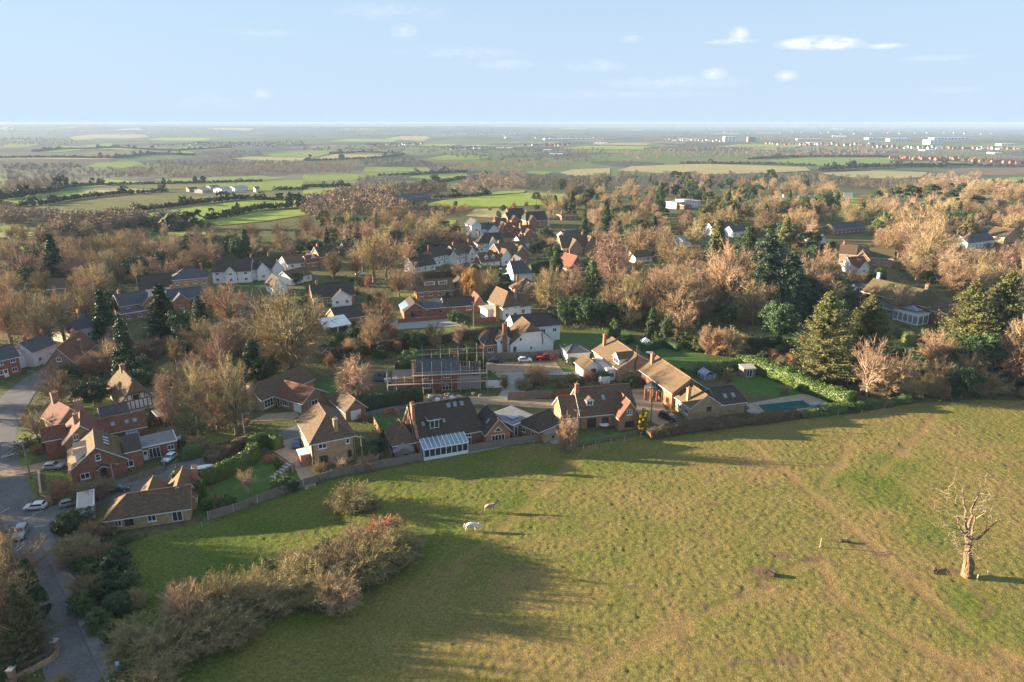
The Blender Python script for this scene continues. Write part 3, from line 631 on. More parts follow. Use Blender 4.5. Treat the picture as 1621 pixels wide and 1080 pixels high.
    def chimney(h, x, y, z0, z1, w=.7, d=.7, m='red_brick', pots=2):
        b = MB(); b.b2(x - w / 2, y - d / 2, z0, x + w / 2, y + d / 2, z1 - .25); b.b2(x - w / 2 - .07, y - d / 2 - .07, z1 - .25, x + w / 2 + .07, y + d / 2 + .07, z1)
        o = b.build('chimney', m, h.o)
        for i in range(pots):
            dx = (i - (pots - 1) / 2) * w / max(pots, 1); q = MB(); q.tube([(x + dx, y, z1 - .02), (x + dx, y, z1 + .25), (x + dx, y, z1 + .45)], [.15, .13, .11], 8); q.build('chimney_pot', 'orange_brick', o)
        return o
    def dormer(h, W, side, along, up0, w=1.6, ht=1.3, roof='brown_tile', wall='white_render', kind='gable', depth=None, nx=2):
        """a dormer standing out of a slope; its own wall, roof and window"""
        x, y, Wd, d, e, r = (W[k] for k in 'xywder')
        half = d / 2 if side in 'fb' else Wd / 2; sl = (r - e) / half
        z0 = e + (r - e) * up0 + .1; v0 = half * up0; vl = min((ht + (.7 if kind == 'gable' else .1)) / sl, half - v0)
        if depth: vl = depth
        if side == 'f': q = lambda u, v, z: Vector((x + along + u, y + v, z)); n = Vector((0, -1, 0)); a = Vector((1, 0, 0))
        elif side == 'b': q = lambda u, v, z: Vector((x + along - u, y + d - v, z)); n = Vector((0, 1, 0)); a = Vector((-1, 0, 0))
        elif side == 'l': q = lambda u, v, z: Vector((x + v, y + along - u, z)); n = Vector((-1, 0, 0)); a = Vector((0, -1, 0))
        else: q = lambda u, v, z: Vector((x + Wd - v, y + along + u, z)); n = Vector((1, 0, 0)); a = Vector((0, 1, 0))
        b = MB(); zt = z0 + ht; hw = w / 2; zb = z0 - .3
        ap = zt + (.55 * hw * 1.4 if kind == 'gable' else .0)
        vs = [q(-hw, v0, zb), q(hw, v0, zb), q(hw, v0, zt), q(0, v0, ap), q(-hw, v0, zt)] + [q(-hw, v0 + vl, zb), q(hw, v0 + vl, zb), q(hw, v0 + vl, zt), q(0, v0 + vl, ap), q(-hw, v0 + vl, zt)]
        b.add(vs, [(0, 1, 2, 3, 4), (1, 6, 7, 2), (5, 0, 4, 9), (6, 5, 9, 8, 7)])
        o = b.build('dormer', wall, h.o); rb = MB(); oh = .2
        if kind == 'gable':
            ze = zt - oh * .77 + .1; L = vl + (ap - zt) / sl + .2
            rb.shell([[q(-hw - oh, v0 - .25, ze), q(0, v0 - .25, ap + .12), q(0, v0 + L, ap + .12), q(-hw - oh, v0 + vl + .2, ze)][::-1] if side in 'fblr' else [], [q(hw + oh, v0 - .25, ze), q(hw + oh, v0 + vl + .2, ze), q(0, v0 + L, ap + .12), q(0, v0 - .25, ap + .12)][::-1]], .1, 0, 1)
        else:
            rb.shell([[q(-hw - oh, v0 - .3, zt + .13), q(hw + oh, v0 - .3, zt + .13), q(hw + oh, v0 + vl + .3, zt + .2), q(-hw - oh, v0 + vl + .3, zt + .2)]], .12, 0, 1)
        rb.build('dormer_roof', [roof, 'white_paint'], o)
        fr = (q(-hw, v0, 0), a, n); h.win(None, fr, hw, z0 + .15, w * .78, ht - .25, nx, 1, par=o, sill=False)
        return o
    def autowin(h, W, faces, rows=None, gap=2.8, w=1.15, ht=1.1, m='white_paint'):
        e = W['e']; rows = rows or ([.9, 3.3] if e > 4.2 else [.95])
        for fc in faces:
            n_ = W['w'] if fc in 'fb' else W['d']; k = max(1, int(n_ / gap))
            for z in rows:
                for i in range(k): h.win(W, fc, n_ * (i + .5) / k, z, w, min(ht, e - z - .25), 2, 1, m)
    def timbers(h, W, face, z0, z1, n=6, gable=True):
        """black half-timbering standing proud of a white wall"""
        L = W['w'] if face in 'fb' else W['d']; fr = h.frame(W, face); b = MB(); e, r = W['e'], W['r']
        isg = (W['kind'] == 'y' and face in 'fb') or (W['kind'] == 'x' and face in 'lr')
        for i in range(n + 1):
            u = .1 + (L - .2) * i / n; top = min(z1, (e + (r - e) * (1 - abs(u - L / 2) / (L / 2)) - .15) if isg else z1); h.slab(b, fr, u - .09, z0, u + .09, max(top, z0 + .2), 0, .035)
        h.slab(b, fr, .02, z0 - .1, L - .02, z0 + .1, 0, .045)
        if z1 > e: h.slab(b, fr, .02, e - .1, L - .02, e + .1, 0, .045)
        b.build('timber_frame', 'dark_timber', h.o)

# ---- yellow stone bungalow by the junction
h = House('stone_bungalow', 'long low yellow stone bungalow with brown tiled roof beside the road junction', (171, 843), (302, 823), lm='the yellow stone bungalow')
Wm = h.wing(0, 0, h.L, 5.6, 2.3, 4.5, 'x', 'yellow_stone', 'brown_tile', i0='hip')
h.win(Wm, 'f', h.L - 1.8, .15, 1.5, 1.95, 2, 1, name='french_window'); h.win(Wm, 'f', h.L - 5.4, .8, 1.2, 1.1); h.win(Wm, 'f', h.L - 8.6, .8, 1.2, 1.1, m='dark_timber'); h.win(Wm, 'f', 1.6, .8, 1.0, 1.0)
W2 = h.wing(3.6, 3.0, 4.0, 5.2, 2.3, 4.2, 'y', 'yellow_stone', 'tan_tile'); W3 = h.wing(7.8, 3.0, 4.4, 6.2, 2.4, 4.7, 'y', 'yellow_stone', 'tan_tile')
h.chimney(12.0, 7.5, 2.2, 5.4, .8, .8, 'orange_brick'); h.autowin(W3, 'r'); h.autowin(W3, 'b')
h = House('flat_roofed_garage', 'small flat roofed garage with pale double doors beside the yellow bungalow', (127, 826), (152, 820), 'garage', 'the small flat roofed garage')
Wm = h.wing(0, 0, h.L, 5.5, 2.2, 2.2, 'flat', 'brown_brick', 'pale_felt', oh=.15); h.garage_door(Wm, 'f', h.L / 2, 2.1, 1.95)
# ---- red brick corner house with two dark dormers on the sunlit slope
h = House('brick_corner_house', 'red brick corner house with white bargeboards and two dark roofed dormers', (117, 769), (203, 749), lm='the red brick corner house')
Wm = h.wing(0, 0, 8.4, 9.0, 3.0, 6.2, 'y', 'red_brick', 'tan_tile'); W2 = h.wing(8.42, .6, 2.6, 6, 3.6, 4.5, 'lean', 'red_brick', 'dark_tile', oh=.15)
h.win(Wm, 'f', 4.3, 3.7, .8, 1.2, 1, 2); h.win(Wm, 'f', 1.9, .8, 1.4, 1.1); h.win(W2, 'f', .3, .9, 1.5, 1.2); h.door(Wm, 'f', 4.7, 1.0, 2.0, 'dark_timber')
b = MB(); b.shell([[(3.7, -1.1, 2.35), (4.7, -1.1, 2.95), (4.7, -.02, 2.95), (3.7, -.02, 2.35)], [(4.7, -1.1, 2.95), (5.7, -1.1, 2.35), (5.7, -.02, 2.35), (4.7, -.02, 2.95)]], .12); b.build('porch_roof', ['dark_tile', 'white_paint'], h.o)
for al in (2.0, 5.2): h.dormer(Wm, 'l', al, .25, 2.3, 1.25, 'dark_tile', 'white_paint', 'flat', nx=3)
for al in (3.2, 4.6, 6.0): h.skylight(Wm, 'r', al, .62, .8, 1.1)
W4 = h.wing(11.1, 3.8, 6.0, 5.2, 2.5, 2.6, 'flat', 'red_brick', 'flat_felt', oh=.15); h.win(W4, 'f', 2.1, .1, 1.9, 2.05, 3, 1, name='french_window'); h.win(W4, 'f', 4.9, 1.0, 1.1, 1.0); h.door(W4, 'f', .55, .8, 2.0)
# ---- two older red houses stepping back behind it
h = House('red_roofed_house', 'old brick house with orange lit tiles and tall stacks behind the corner house', (108, 736), (146, 728), lm='the old red roofed house')
Wm = h.wing(0, 1, 6.0, 8.5, 4.0, 6.8, 'y', 'brown_brick', 'red_tile'); W2 = h.wing(6.02, 4.4, 7.4, 5.0, 3.0, 5.0, 'x', 'red_brick', 'red_tile'); W3 = h.wing(-3.2, 4.5, 3.2, 3.2, 4.0, 5.6, 'x', 'red_brick', 'red_tile')
h.chimney(3.0, 9.0, 5.0, 9.0, 1.5, .8, 'brown_brick', 3); h.chimney(2.4, 4, 4.8, 8.2, .8, .8, 'brown_brick', 1)
for al in (2.0, 4.4, 5.8): h.skylight(W2, 'f', al, .45, .8, .9)
h.autowin(Wm, 'l'); h.win(Wm, 'f', 2, 4.2, .9, 1.1); h.autowin(W2, 'f'); h.win(W3, 'l', 1.6, 2.6, 1, 1)
h = House('glazed_lean_to', 'bright blue glazed lean-to roof on a low brick room behind the corner house', (203, 708), (222, 704), 'conservatory', 'the blue glazed lean-to')
Wm = h.wing(0, 0, h.L, 3.4, 1.9, 2.9, 'lean', 'red_brick', 'glass_roof', oh=.1)
b = MB()
for i in range(5): u = h.L * i / 4; b.add([(u - .05, -.12, 2.07), (u + .05, -.12, 2.07), (u + .05, 3.4, 3.12), (u - .05, 3.4, 3.12), (u - .05, -.12, 2.17), (u + .05, -.12, 2.17), (u + .05, 3.4, 3.22), (u - .05, 3.4, 3.22)], [(0, 3, 2, 1), (4, 5, 6, 7), (0, 1, 5, 4), (1, 2, 6, 5), (2, 3, 7, 6), (3, 0, 4, 7)])
b.build('glazing_bar', 'dark_timber', h.o)
h = House('terraced_house', 'tall narrow brick house with dark red roof facing the road, beside two stacks', (98, 702), (122, 694), lm='the tall narrow brick house')
Wm = h.wing(0, 0, 5.0, 6.5, 4.2, 6.6, 'y', 'brown_brick', 'red_tile'); h.autowin(Wm, 'lf'); h.chimney(2.5, 6.0, 5.5, 8.6, 1.2, .7, 'brown_brick', 2)
h = House('slate_outhouse', 'long low slate roofed outhouse between the thatched cottage and red roofs', (165, 676), (205, 667), 'outhouse', 'the slate outhouse')
Wm = h.wing(0, 0, h.L, 3.6, 2.1, 3.6, 'x', 'dark_timber', 'slate'); h.autowin(Wm, 'f', w=.9)
# ---- thatched half-timbered cottage
h = House('thatched_cottage', 'half-timbered white cottage under a steep thatched roof with one tall stack', (195, 656), (233, 647), 'cottage', 'the thatched cottage')
Wm = dict(x=0, y=0, w=6.0, d=12.5, e=2.7, r=7.4, kind='y', oh=.5)
b = MB(); f0 = [(0, 0, -.4), (6, 0, -.4), (6, 0, 2.7), (4.7, 0, 4.1), (1.3, 0, 4.1), (0, 0, 2.7)]; f1 = [(x, 12.5, z) for x, y, z in f0]
b.add(f0 + f1, [(0, 1, 2, 3, 4, 5), (11, 10, 9, 8, 7, 6), (1, 7, 8, 2), (6, 0, 5, 11)]); b.build('wall', 'white_render', h.o)
Z = .42; E = [(-.55, -.7, 1.95 + Z), (6.55, -.7, 1.95 + Z), (6.55, 13.2, 1.95 + Z), (-.55, 13.2, 1.95 + Z)]; H = [(1.3, -.75, 4.2 + Z), (4.7, -.75, 4.2 + Z), (4.7, 13.25, 4.2 + Z), (1.3, 13.25, 4.2 + Z)]; Rg = [(3, .9, 6.4 + Z), (3, 11.7, 6.4 + Z)]
b = MB(); b.shell([[E[0], H[0], Rg[0], Rg[1], H[3], E[3]][::-1], [E[1], E[2], H[2], Rg[1], Rg[0], H[1]], [H[0], H[1], Rg[0]], [H[2], H[3], Rg[1]]], .42, 0, 0)
b.tube([(3, .9, 6.42 + Z), (3, 11.7, 6.42 + Z)], .3, 7); b.build('roof', 'thatch', h.o)
b = MB(); h.slab(b, h.frame(Wm, 'f'), .3, 2.55, 5.7, 2.75, 0, .045)
for u, z1 in ((1.3, 4.0), (2.2, 4.05), (3.8, 4.05), (4.7, 4.0)): h.slab(b, h.frame(Wm, 'f'), u - .08, 2.75, u + .08, z1, 0, .04)
b.build('timber_frame', 'dark_timber', h.o); h.win(Wm, 'f', 3.0, 2.8, 1.2, 1.0, 2, 1, 'dark_timber', sill=False)
h.timbers(Wm, 'f', .5, 2.5, 7); h.timbers(Wm, 'l', .4, 2.3, 5)
W2 = h.wing(6.02, .8, 3.6, 3.4, 2.0, 3.0, 'lean', 'white_render', 'slate', oh=.2); h.win(W2, 'f', 1.8, .7, 1.2, .95, 2, 1, 'dark_timber')
h.chimney(3.0, 9.4, 5.5, 8.2, 1.0, .8, 'brown_brick', 1)
# ---- west edge: red brick pair, white cottage, long brown roof
h = House('brick_terrace', 'red brick terrace house with slate roof and white sash windows at the green', (-24, 606), (35, 591), lm='the red brick terrace')
Wm = h.wing(0, 0, h.L, 6.5, 4.6, 6.9, 'x', 'red_brick', 'slate'); h.autowin(Wm, 'f', gap=2.6); h.door(Wm, 'f', h.L - 3.3); h.chimney(h.L - 3.5, 3.2, 6, 9, 1, .7, 'orange_brick', 2)
h = House('white_cottage', 'white rendered cottage with two slate roofs at the bend in the road', (56, 581), (92, 566), 'cottage', 'the white cottage')
Wm = h.wing(0, 0, h.L, 5.6, 4.0, 6.2, 'x', 'white_render', 'slate'); W2 = h.wing(-2.4, 2.5, 2.4, 6.0, 3.5, 5.2, 'y', 'white_render', 'slate'); h.autowin(Wm, 'f', w=1); h.chimney(1.5, 2.8, 5.5, 7.6, .7, .6); h.chimney(7, 2.8, 5.5, 7.4, .7, .6)
h = House('long_brown_house', 'long low house under a steep brown tiled roof end-on to the bend', (119, 588), (166, 548), lm='the long brown roofed house')
Wm = h.wing(0, 0, 15, 6.2, 2.7, 6.4, 'x', 'brown_brick', 'red_tile'); h.win(Wm, 'l', 3.1, 2.9, 1.1, 1.0); h.chimney(10.5, 3.1, 6, 8.0, .9, .8, 'orange_brick', 2); h.chimney(7, .6, 3, 6.3, .7, .7, 'brown_brick', 1); h.autowin(Wm, 'f', w=.9, gap=4)
# ---- L-shaped brick bungalow
h = House('brick_bungalow', 'wide brick bungalow with brown L-shaped roof and white fascias above a dark porch', (381, 641), (428, 655), 'bungalow', 'the wide brick bungalow')
Wm = h.wing(0, 0, 7.2, 15, 2.7, 5.0, 'y', 'buff_brick', 'brown_tile'); W2 = h.wing(7.22, 3.6, 8.5, 7.0, 2.6, 4.7, 'x', 'brown_brick', 'red_tile', oh=.5)
h.win(Wm, 'f', 2.2, .2, 1.8, 2.0, 3, 1, name='french_window'); h.win(Wm, 'r', 1.8, .5, 2.4, 1.8, 3, 2); h.chimney(4.4, -.45, -.3, 6.1, 1.1, .9, 'buff_brick', 1); h.win(W2, 'f', 3.2, .7, 1.8, 1.4, 3, 1); h.win(W2, 'f', 1.0, .1, .9, 2.1, 1, 1, name='glazed_door'); h.garage_door(W2, 'f', 6.9, 2.3); h.win(W2, 'r', 3.5, .8, 1.8, 1.2)
# ---- tall hipped brick house in the middle
h = House('hipped_brick_house', 'tall buff brick house with grey-brown hipped roof standing above the field fence', (496, 742), (559, 728), lm='the tall hipped brick house')
Wm = h.wing(0, 0, 7.9, 12.2, 5.1, 8.2, 'y', 'buff_brick', 'brown_tile', i0='hip', i1=2.0)
h.win(Wm, 'f', 2.0, 3.6, 1.5, 1.0, 2, 1); h.win(Wm, 'f', 6.6, 3.6, .7, 1.0, 1, 1); h.win(Wm, 'f', 2.0, .8, 1.6, 1.4, 2, 1, 'brown_timber'); h.win(Wm, 'f', 6.8, 1.0, .7, 1.2, 1, 1, 'dark_timber')
h.chimney(4.9, 1.2, 5.2, 8.4, .75, .7, 'buff_brick', 1); h.autowin(Wm, 'l', gap=3.2)
b = MB(); b.b2(-1.8, 1.4, -.3, -.004, 3.8, 2.4); b.build('bay', 'orange_brick', h.o)
b = MB(); b.b2(-2.0, 1.2, 2.403, -.004, 4.0, 2.6); b.build('bay_roof', 'white_paint', h.o)
b = MB()
for k in range(2): b.tube([(.25 + 7.4 * k, -.07, -.2), (.25 + 7.4 * k, -.07, 4.9)], .06, 6)
b.build('drainpipe', 'dark_timber', h.o)
h = House('tiled_outbuilding', 'brown tiled outbuilding tucked behind the tall hipped brick house', (548, 668), (580, 660), 'outbuilding', 'the tiled outbuilding')
Wm = h.wing(0, 0, h.L, 8, 2.4, 4.6, 'y', 'brown_brick', 'brown_tile'); h.garage_door(Wm, 'f', h.L / 2)
# ---- dark roofed house with the white conservatory
h = House('dark_roofed_house', 'long brick house with dark mossy roof, rear dormer and white glazed conservatory', (660, 719), (764, 701), lm='the house with the conservatory')
L = h.L; Wm = h.wing(0, 0, L, 9.4, 3.0, 7.9, 'x', 'red_brick', 'dark_tile', i1=1.2); h.W = Wm
W2 = h.wing(L + .02, -2.2, 4.9, 7.0, 2.9, 5.6, 'y', 'orange_brick', 'dark_tile'); h.win(W2, 'f', 2.45, .15, 2.7, 2.2, 4, 1, name='french_window'); 
b = MB(); fr = h.frame(W2, 'f'); p, a_, n_ = fr
b.add([p + a_ * u + n_ * o + Vector((0, 0, z)) for o in (-.02, .06) for u, z in ((1.5, 3.0), (3.4, 3.0), (2.45, 4.0))], [(0, 1, 2)[::-1], (3, 4, 5), (0, 1, 4, 3), (1, 2, 5, 4), (2, 0, 3, 5)]); o = b.build('gable_window', 'white_paint', h.o)
b = MB(); b.add([p + a_ * u + n_ * o + Vector((0, 0, z)) for o in (.04, .075) for u, z in ((1.75, 3.1), (3.15, 3.1), (2.45, 3.8))], [(0, 1, 2)[::-1], (3, 4, 5), (0, 1, 4, 3), (1, 2, 5, 4), (2, 0, 3, 5)]); b.build('pane', 'glass', o)
h.skylight(W2, 'l', 2.2, .5, .8, 1.1)
W3 = h.wing(-4.2, .6, 4.18, 6.5, 2.7, 5.4, 'y', 'brown_brick', 'brown_tile', i0='hip', i1='hip')
b = MB(); b.b2(.0, -.25, -.3, .5, 4.6, 3.4); b.add([(0, -.25, 3.4), (.5, -.25, 3.4), (.5, 4.7, 8.35), (0, 4.7, 8.35), (0, -.25, 2.6), (.5, -.25, 2.6), (.5, 4.7, 7.4), (0, 4.7, 7.4)], [(0, 1, 2, 3), (0, 4, 5, 1), (1, 5, 6, 2), (3, 2, 6, 7), (0, 3, 7, 4), (4, 7, 6, 5)]); b.build('gable_parapet', 'orange_brick', h.o)
h.chimney(.25, 3.0, 6.0, 9.2, .6, 1.3, 'orange_brick', 2)
for al in (7.6, 8.9, 10.3): h.skylight(Wm, 'f', al, .84, .75, 1.0)
for al in (1.9, 6.0): h.skylight(Wm, 'f', al, .40, .6, .9)
h.dormer(Wm, 'f', 3.9, .22, 2.3, 1.9, 'dark_tile', 'dark_timber', 'flat', depth=2.6, nx=2); h.win(Wm, 'f', 10.0, 1.75, 1.7, 1.1, 3, 1); h.win(Wm, 'f', 10.2, .1, 1.3, 2.0 - .5, 2, 1, name='french_window')
# conservatory: a white framed glazed room against the wall
cw, cd = 8.6, 3.2
W4 = dict(x=.6, y=-cd, w=cw, d=cd, e=2.3, r=3.0, kind='lean', oh=.1)
b = MB(); b.b2(.6, -cd, -.3, .6 + cw, -.02, .55); co = b.build('conservatory', 'white_paint', h.o)
b = MB(); b.b2(.68, -cd + .08, .55, .52 + cw, -.03, 2.25); b.build('pane', 'glass', co)
b = MB(); b.shell([[(.5, -cd - .1, 2.34), (.7 + cw, -cd - .1, 2.34), (.7 + cw, -.03, 3.1), (.5, -.03, 3.1)]], .06); b.build('glass_roof', ['glass_roof', 'white_paint'], co)
b = MB()
for i in range(11):
    u = .5 + (cw + .2) * i / 10; b.add([(u - .06, -cd - .12, 2.345), (u + .06, -cd - .12, 2.345), (u + .06, -.03, 3.105), (u - .06, -.03, 3.105), (u - .06, -cd - .12, 2.43), (u + .06, -cd - .12, 2.43), (u + .06, -.03, 3.19), (u - .06, -.03, 3.19)], [(0, 3, 2, 1), (4, 5, 6, 7), (0, 1, 5, 4), (1, 2, 6, 5), (2, 3, 7, 6), (3, 0, 4, 7)])
for i in range(9):
    u = .6 + .05 + (cw - .1) * i / 8; b.b2(u - .06, -cd - .02, .55, u + .06, -cd + .1, 2.25)
for k in (.6, .6 + cw):
    for i in range(3): b.b2(k - .05, -cd + .1 + i * 1.3, .55, k + .05, -cd + .22 + i * 1.3, 2.25)
b.b2(.5, -cd - .16, 2.2, .7 + cw, -cd - .03, 2.36); b.b2(.56, -cd - .03, .53, .64 + cw, -cd + .09, .66)
b.build('glazing_frame', 'white_paint', co)
h = House('garden_shed', 'grey timber garden shed with shallow felt roof at the conservatory house fence', (625, 730), (655, 727), 'shed', 'the grey garden shed')
Wm = h.wing(0, 0, h.L, 3.4, 1.7, 2.5, 'y', 'grey_timber', 'flat_felt', oh=.2, trim='grey_timber', ridge=False); h.win(Wm, 'f', h.L * .6, .7, .9, .5, 2, 1, 'dark_timber', sill=False)
h = House('brick_outbuilding', 'small orange brick outbuilding with dark roof beside the brown column shaped shrub', (853, 700), (884, 686), 'outbuilding', 'the orange brick outbuilding')
Wm = h.wing(0, 0, h.L, 5.6, 2.4, 4.3, 'x', 'orange_brick', 'dark_tile', i0=1.6); h.win(Wm, 'l', 1.5, .8, .9, .9, 1); h.win(Wm, 'l', 4.0, .8, .9, .9, 1)
h = House('flat_annex', 'flat grey roofed annex between the conservatory house and the orange outbuilding', (812, 692), (846, 678), 'annex', 'the flat roofed annex')
Wm = h.wing(0, 0, h.L, 7.0, 2.5, 2.5, 'flat', 'brown_brick', 'flat_felt', oh=.2); h.win(Wm, 'f', 2.6, .9, .9, 1); h.win(Wm, 'f', .8, .1, .9, 2, 1, name='glazed_door')
b = MB(); b.b2(1.2, 1.5, 2.78, 3.2, 3.2, 3.05); b.build('roof_light', 'glass_roof', h.o)
h = House('plank_shed', 'small plank shed against the orange brick outbuilding by the fence', (862, 702), (884, 696), 'shed', 'the plank shed')
Wm = h.wing(0, 0, h.L, 2.0, 1.6, 2.0, 'lean', 'board', 'grey_timber', oh=.1, trim='grey_timber'); h.win(Wm, 'f', h.L * .6, .7, .6, .5, 1, 1, 'dark_timber', sill=False)
# ---- brick house with the cross gable
h = House('cross_gabled_house', 'red brick house with brown roof, one small dormer and a front cross gable', (893, 682), (1003, 671), lm='the cross gabled brick house')
L = h.L; Wm = h.wing(3.6, 0, L - 3.6, 8.2, 3.1, 7.3, 'x', 'orange_brick', 'brown_tile'); W1 = h.wing(0, .5, 3.58, 7.0, 2.8, 5.8, 'x', 'orange_brick', 'brown_tile'); W2 = h.wing(L - 4.4, -2.6, 4.4, 6.7, 3.2, 6.2, 'y', 'orange_brick', 'red_tile')
h.win(W2, 'f', 2.2, 3.4, 1.1, 1.15, 2, 2); h.win(W2, 'f', 2.3, .8, 1.9, 1.2, 3, 1, 'dark_timber'); h.dormer(Wm, 'f', 2.2, .3, 1.5, 1.2, 'red_tile', 'white_paint'); h.skylight(Wm, 'f', 5.4, .55, .8, 1.2); h.win(Wm, 'f', 2.3, .1, 1.9, 2.1, 2, 1, 'dark_timber', name='french_window'); h.win(Wm, 'f', 5.2, .1, 1.4, 2.0, 2, 1, 'dark_timber', name='french_window'); h.door(W1, 'f', 2.9, .9, 2.0)
h.chimney(3.7, 3.6, 5.5, 8.6, .75, .6, 'orange_brick', 1); h.win(Wm, 'r', 4, 3.4, 1, 1); h.win(W1, 'l', 3.5, .9, 1.2, 1.1)
# ---- yellow-brown roofed house with the white front
h = House('white_fronted_house', 'house with sunlit tan roof, white balcony front and plain brick gable end', (977, 604), (1037, 597), lm='the white fronted tan roofed house')
L = h.L; Wm = h.wing(0, 0, L, 14.5, 3.4, 6.3, 'y', 'buff_brick', 'tan_tile'); h.dormer(Wm, 'l', 2.4, .12, 3.2, 1.5, 'tan_tile', 'white_render'); h.chimney(2.4, 13.2, 4.5, 7.9, .7, .7, 'orange_brick', 1)
b = MB(); b.b2(2.9, -1.0, -.3, 6.0, -.004, 2.4); b.b2(2.75, -1.1, 2.404, 6.15, -.004, 2.55); b.build('chimney_breast', 'buff_brick', h.o)
b = MB(); b.tube([(4.3, -.5, 2.5), (4.3, -.5, 4.4), (4.7, -.5, 5.2), (4.7, -.5, 8.6)], .16, 8); b.tube([(4.7, -.5, 8.5), (4.7, -.5, 8.9)], .24, 8); b.build('flue', 'dark_timber', h.o)
W2 = h.wing(-7.0, 4.6, 4.8, 5.0, 2.5, 4.0, 'y', 'white_render', 'brown_tile'); h.win(W2, 'f', 2.6, .3, 1.4, 1.9, 2, 1, 'dark_timber'); W3 = h.wing(-2.18, 1.0, 2.16, 9.0, 2.7, 2.7, 'flat', 'white_render', 'pale_felt', oh=.1); h.win(W3, 'f', 1.1, .8, 1.2, 1.2); h.win(W3, 'l', 3, .6, 1.6, 1.6, 3, 1); h.win(W3, 'l', 6.2, .6, 1.6, 1.6, 3, 1); h.autowin(Wm, 'r')
b = MB(); b.b2(-4.6, -.6, -.3, -2.2, .98, .9); b.b2(-4.6, -.6, .9, -4.5, .98, 1.8); b.b2(-4.5, -.6, .9, -2.2, -.5, 1.8); b.build('balcony', 'white_render', h.o)
for k in (6, 9, 11): h.skylight(Wm, 'r', k, .5)
h = House('white_garage', 'white rendered double garage with shallow grey hipped roof beside the red pickup', (898, 575), (933, 573), 'garage', 'the white garage')
Wm = h.wing(0, 0, h.L, 7.5, 2.6, 3.5, 'x', 'white_render', 'slate', i0=2.2, i1=2.2, oh=.3); h.garage_door(Wm, 'l', 3.7, 3.6)
# ---- brown two-part house by the pool
h = House('pool_house', 'brick house in two stepped parts with tan sunlit roofs beside the covered pool', (1092, 666), (1145, 659), lm='the house beside the pool')
L = h.L; Wm = h.wing(0, 0, 7.0, 6.5, 3.0, 5.4, 'y', 'buff_brick', 'tan_tile'); W2 = h.wing(-.8, 6.6, 8.0, 14.5, 4.2, 6.9, 'y', 'orange_brick', 'tan_tile', oh=.6); W3 = h.wing(7.02, .4, 6.4, 7.0, 2.7, 5.0, 'x', 'buff_brick', 'dark_tile', i1=1.0)
h.win(Wm, 'f', 4.4, 1.7, 1.1, 1.0, 2, 1, 'brown_timber'); h.skylight(W3, 'f', 2.2, .4); h.skylight(W3, 'f', 4.2, .4); h.chimney(1.4, 20.4, 4.8, 8.2, .7, .8, 'orange_brick', 1); h.chimney(.8, 2.6, 3.0, 6.4, .7, .7, 'buff_brick', 1)
h.autowin(W2, 'l', gap=3.4, m='dark_timber'); h.win(Wm, 'l', 2.0, .9, 1.6, 1.1, 2, 1, 'white_paint'); h.win(Wm, 'l', 4.8, .9, 1.6, 1.1, 2, 1, 'white_paint')
b = MB(); c = (-2.4, 13.0)
for k in range(6): a0, a1 = math.pi * 2 * k / 6, math.pi * 2 * (k + 1) / 6; b.add([(c[0] + 1.9 * math.cos(a0), c[1] + 1.9 * math.sin(a0), 2.9), (c[0] + 1.9 * math.cos(a1), c[1] + 1.9 * math.sin(a1), 2.9), (c[0], c[1], 4.6)], [(0, 1, 2)])
b.add([(c[0] + 1.9 * math.cos(math.pi * 2 * k / 6), c[1] + 1.9 * math.sin(math.pi * 2 * k / 6), 2.9) for k in range(6)], [(5, 4, 3, 2, 1, 0)]); b.build('porch_roof', 'slate', h.o)
for k in range(6): a0 = math.pi * 2 * k / 6; b = MB(); b.box((c[0] + 1.5 * math.cos(a0), c[1] + 1.5 * math.sin(a0), 1.3), (.34, .34, 3.18)); b.build('porch_pillar', 'orange_brick', h.o)
h = House('summer_house', 'small weathered white summer house with dark doors against the tall hedge', (1176, 598), (1195, 597), 'summer house', 'the white summer house')
Wm = h.wing(0, 0, h.L, 2.6, 2.2, 2.5, 'lean', 'grey_timber', 'pale_felt', oh=.15); h.win(Wm, 'f', h.L / 2, .1, 1.5, 1.9, 2, 1, name='double_door')
h = House('greenhouse', 'little glazed greenhouse with white bars behind the pool house', (1115, 604), (1131, 602), 'greenhouse', 'the greenhouse')
b = MB(); b.b2(0, 0, -.2, h.L, 3, .5); b.build('wall', 'grey_timber', h.o)
b = MB(); b.b2(.03, .03, .5, h.L - .03, 2.97, 1.5); b.build('pane', 'glass_roof', h.o)
b = MB(); b.shell([[(-.1, -.1, 1.55), (h.L / 2, -.1, 2.5), (h.L / 2, 3.1, 2.5), (-.1, 3.1, 1.55)][::-1], [(h.L / 2, -.1, 2.5), (h.L + .1, -.1, 1.55), (h.L + .1, 3.1, 1.55), (h.L / 2, 3.1, 2.5)][::-1]], .05); b.build('glass_roof', ['glass_roof', 'white_paint'], h.o)
b = MB()
for u in (0, h.L / 2, h.L):
    for y_ in (0, 1.5, 3): b.b2(u - .05, y_ - .05, .5, u + .05, y_ + .05, 1.55)
b.build('glazing_bar', 'white_paint', h.o)
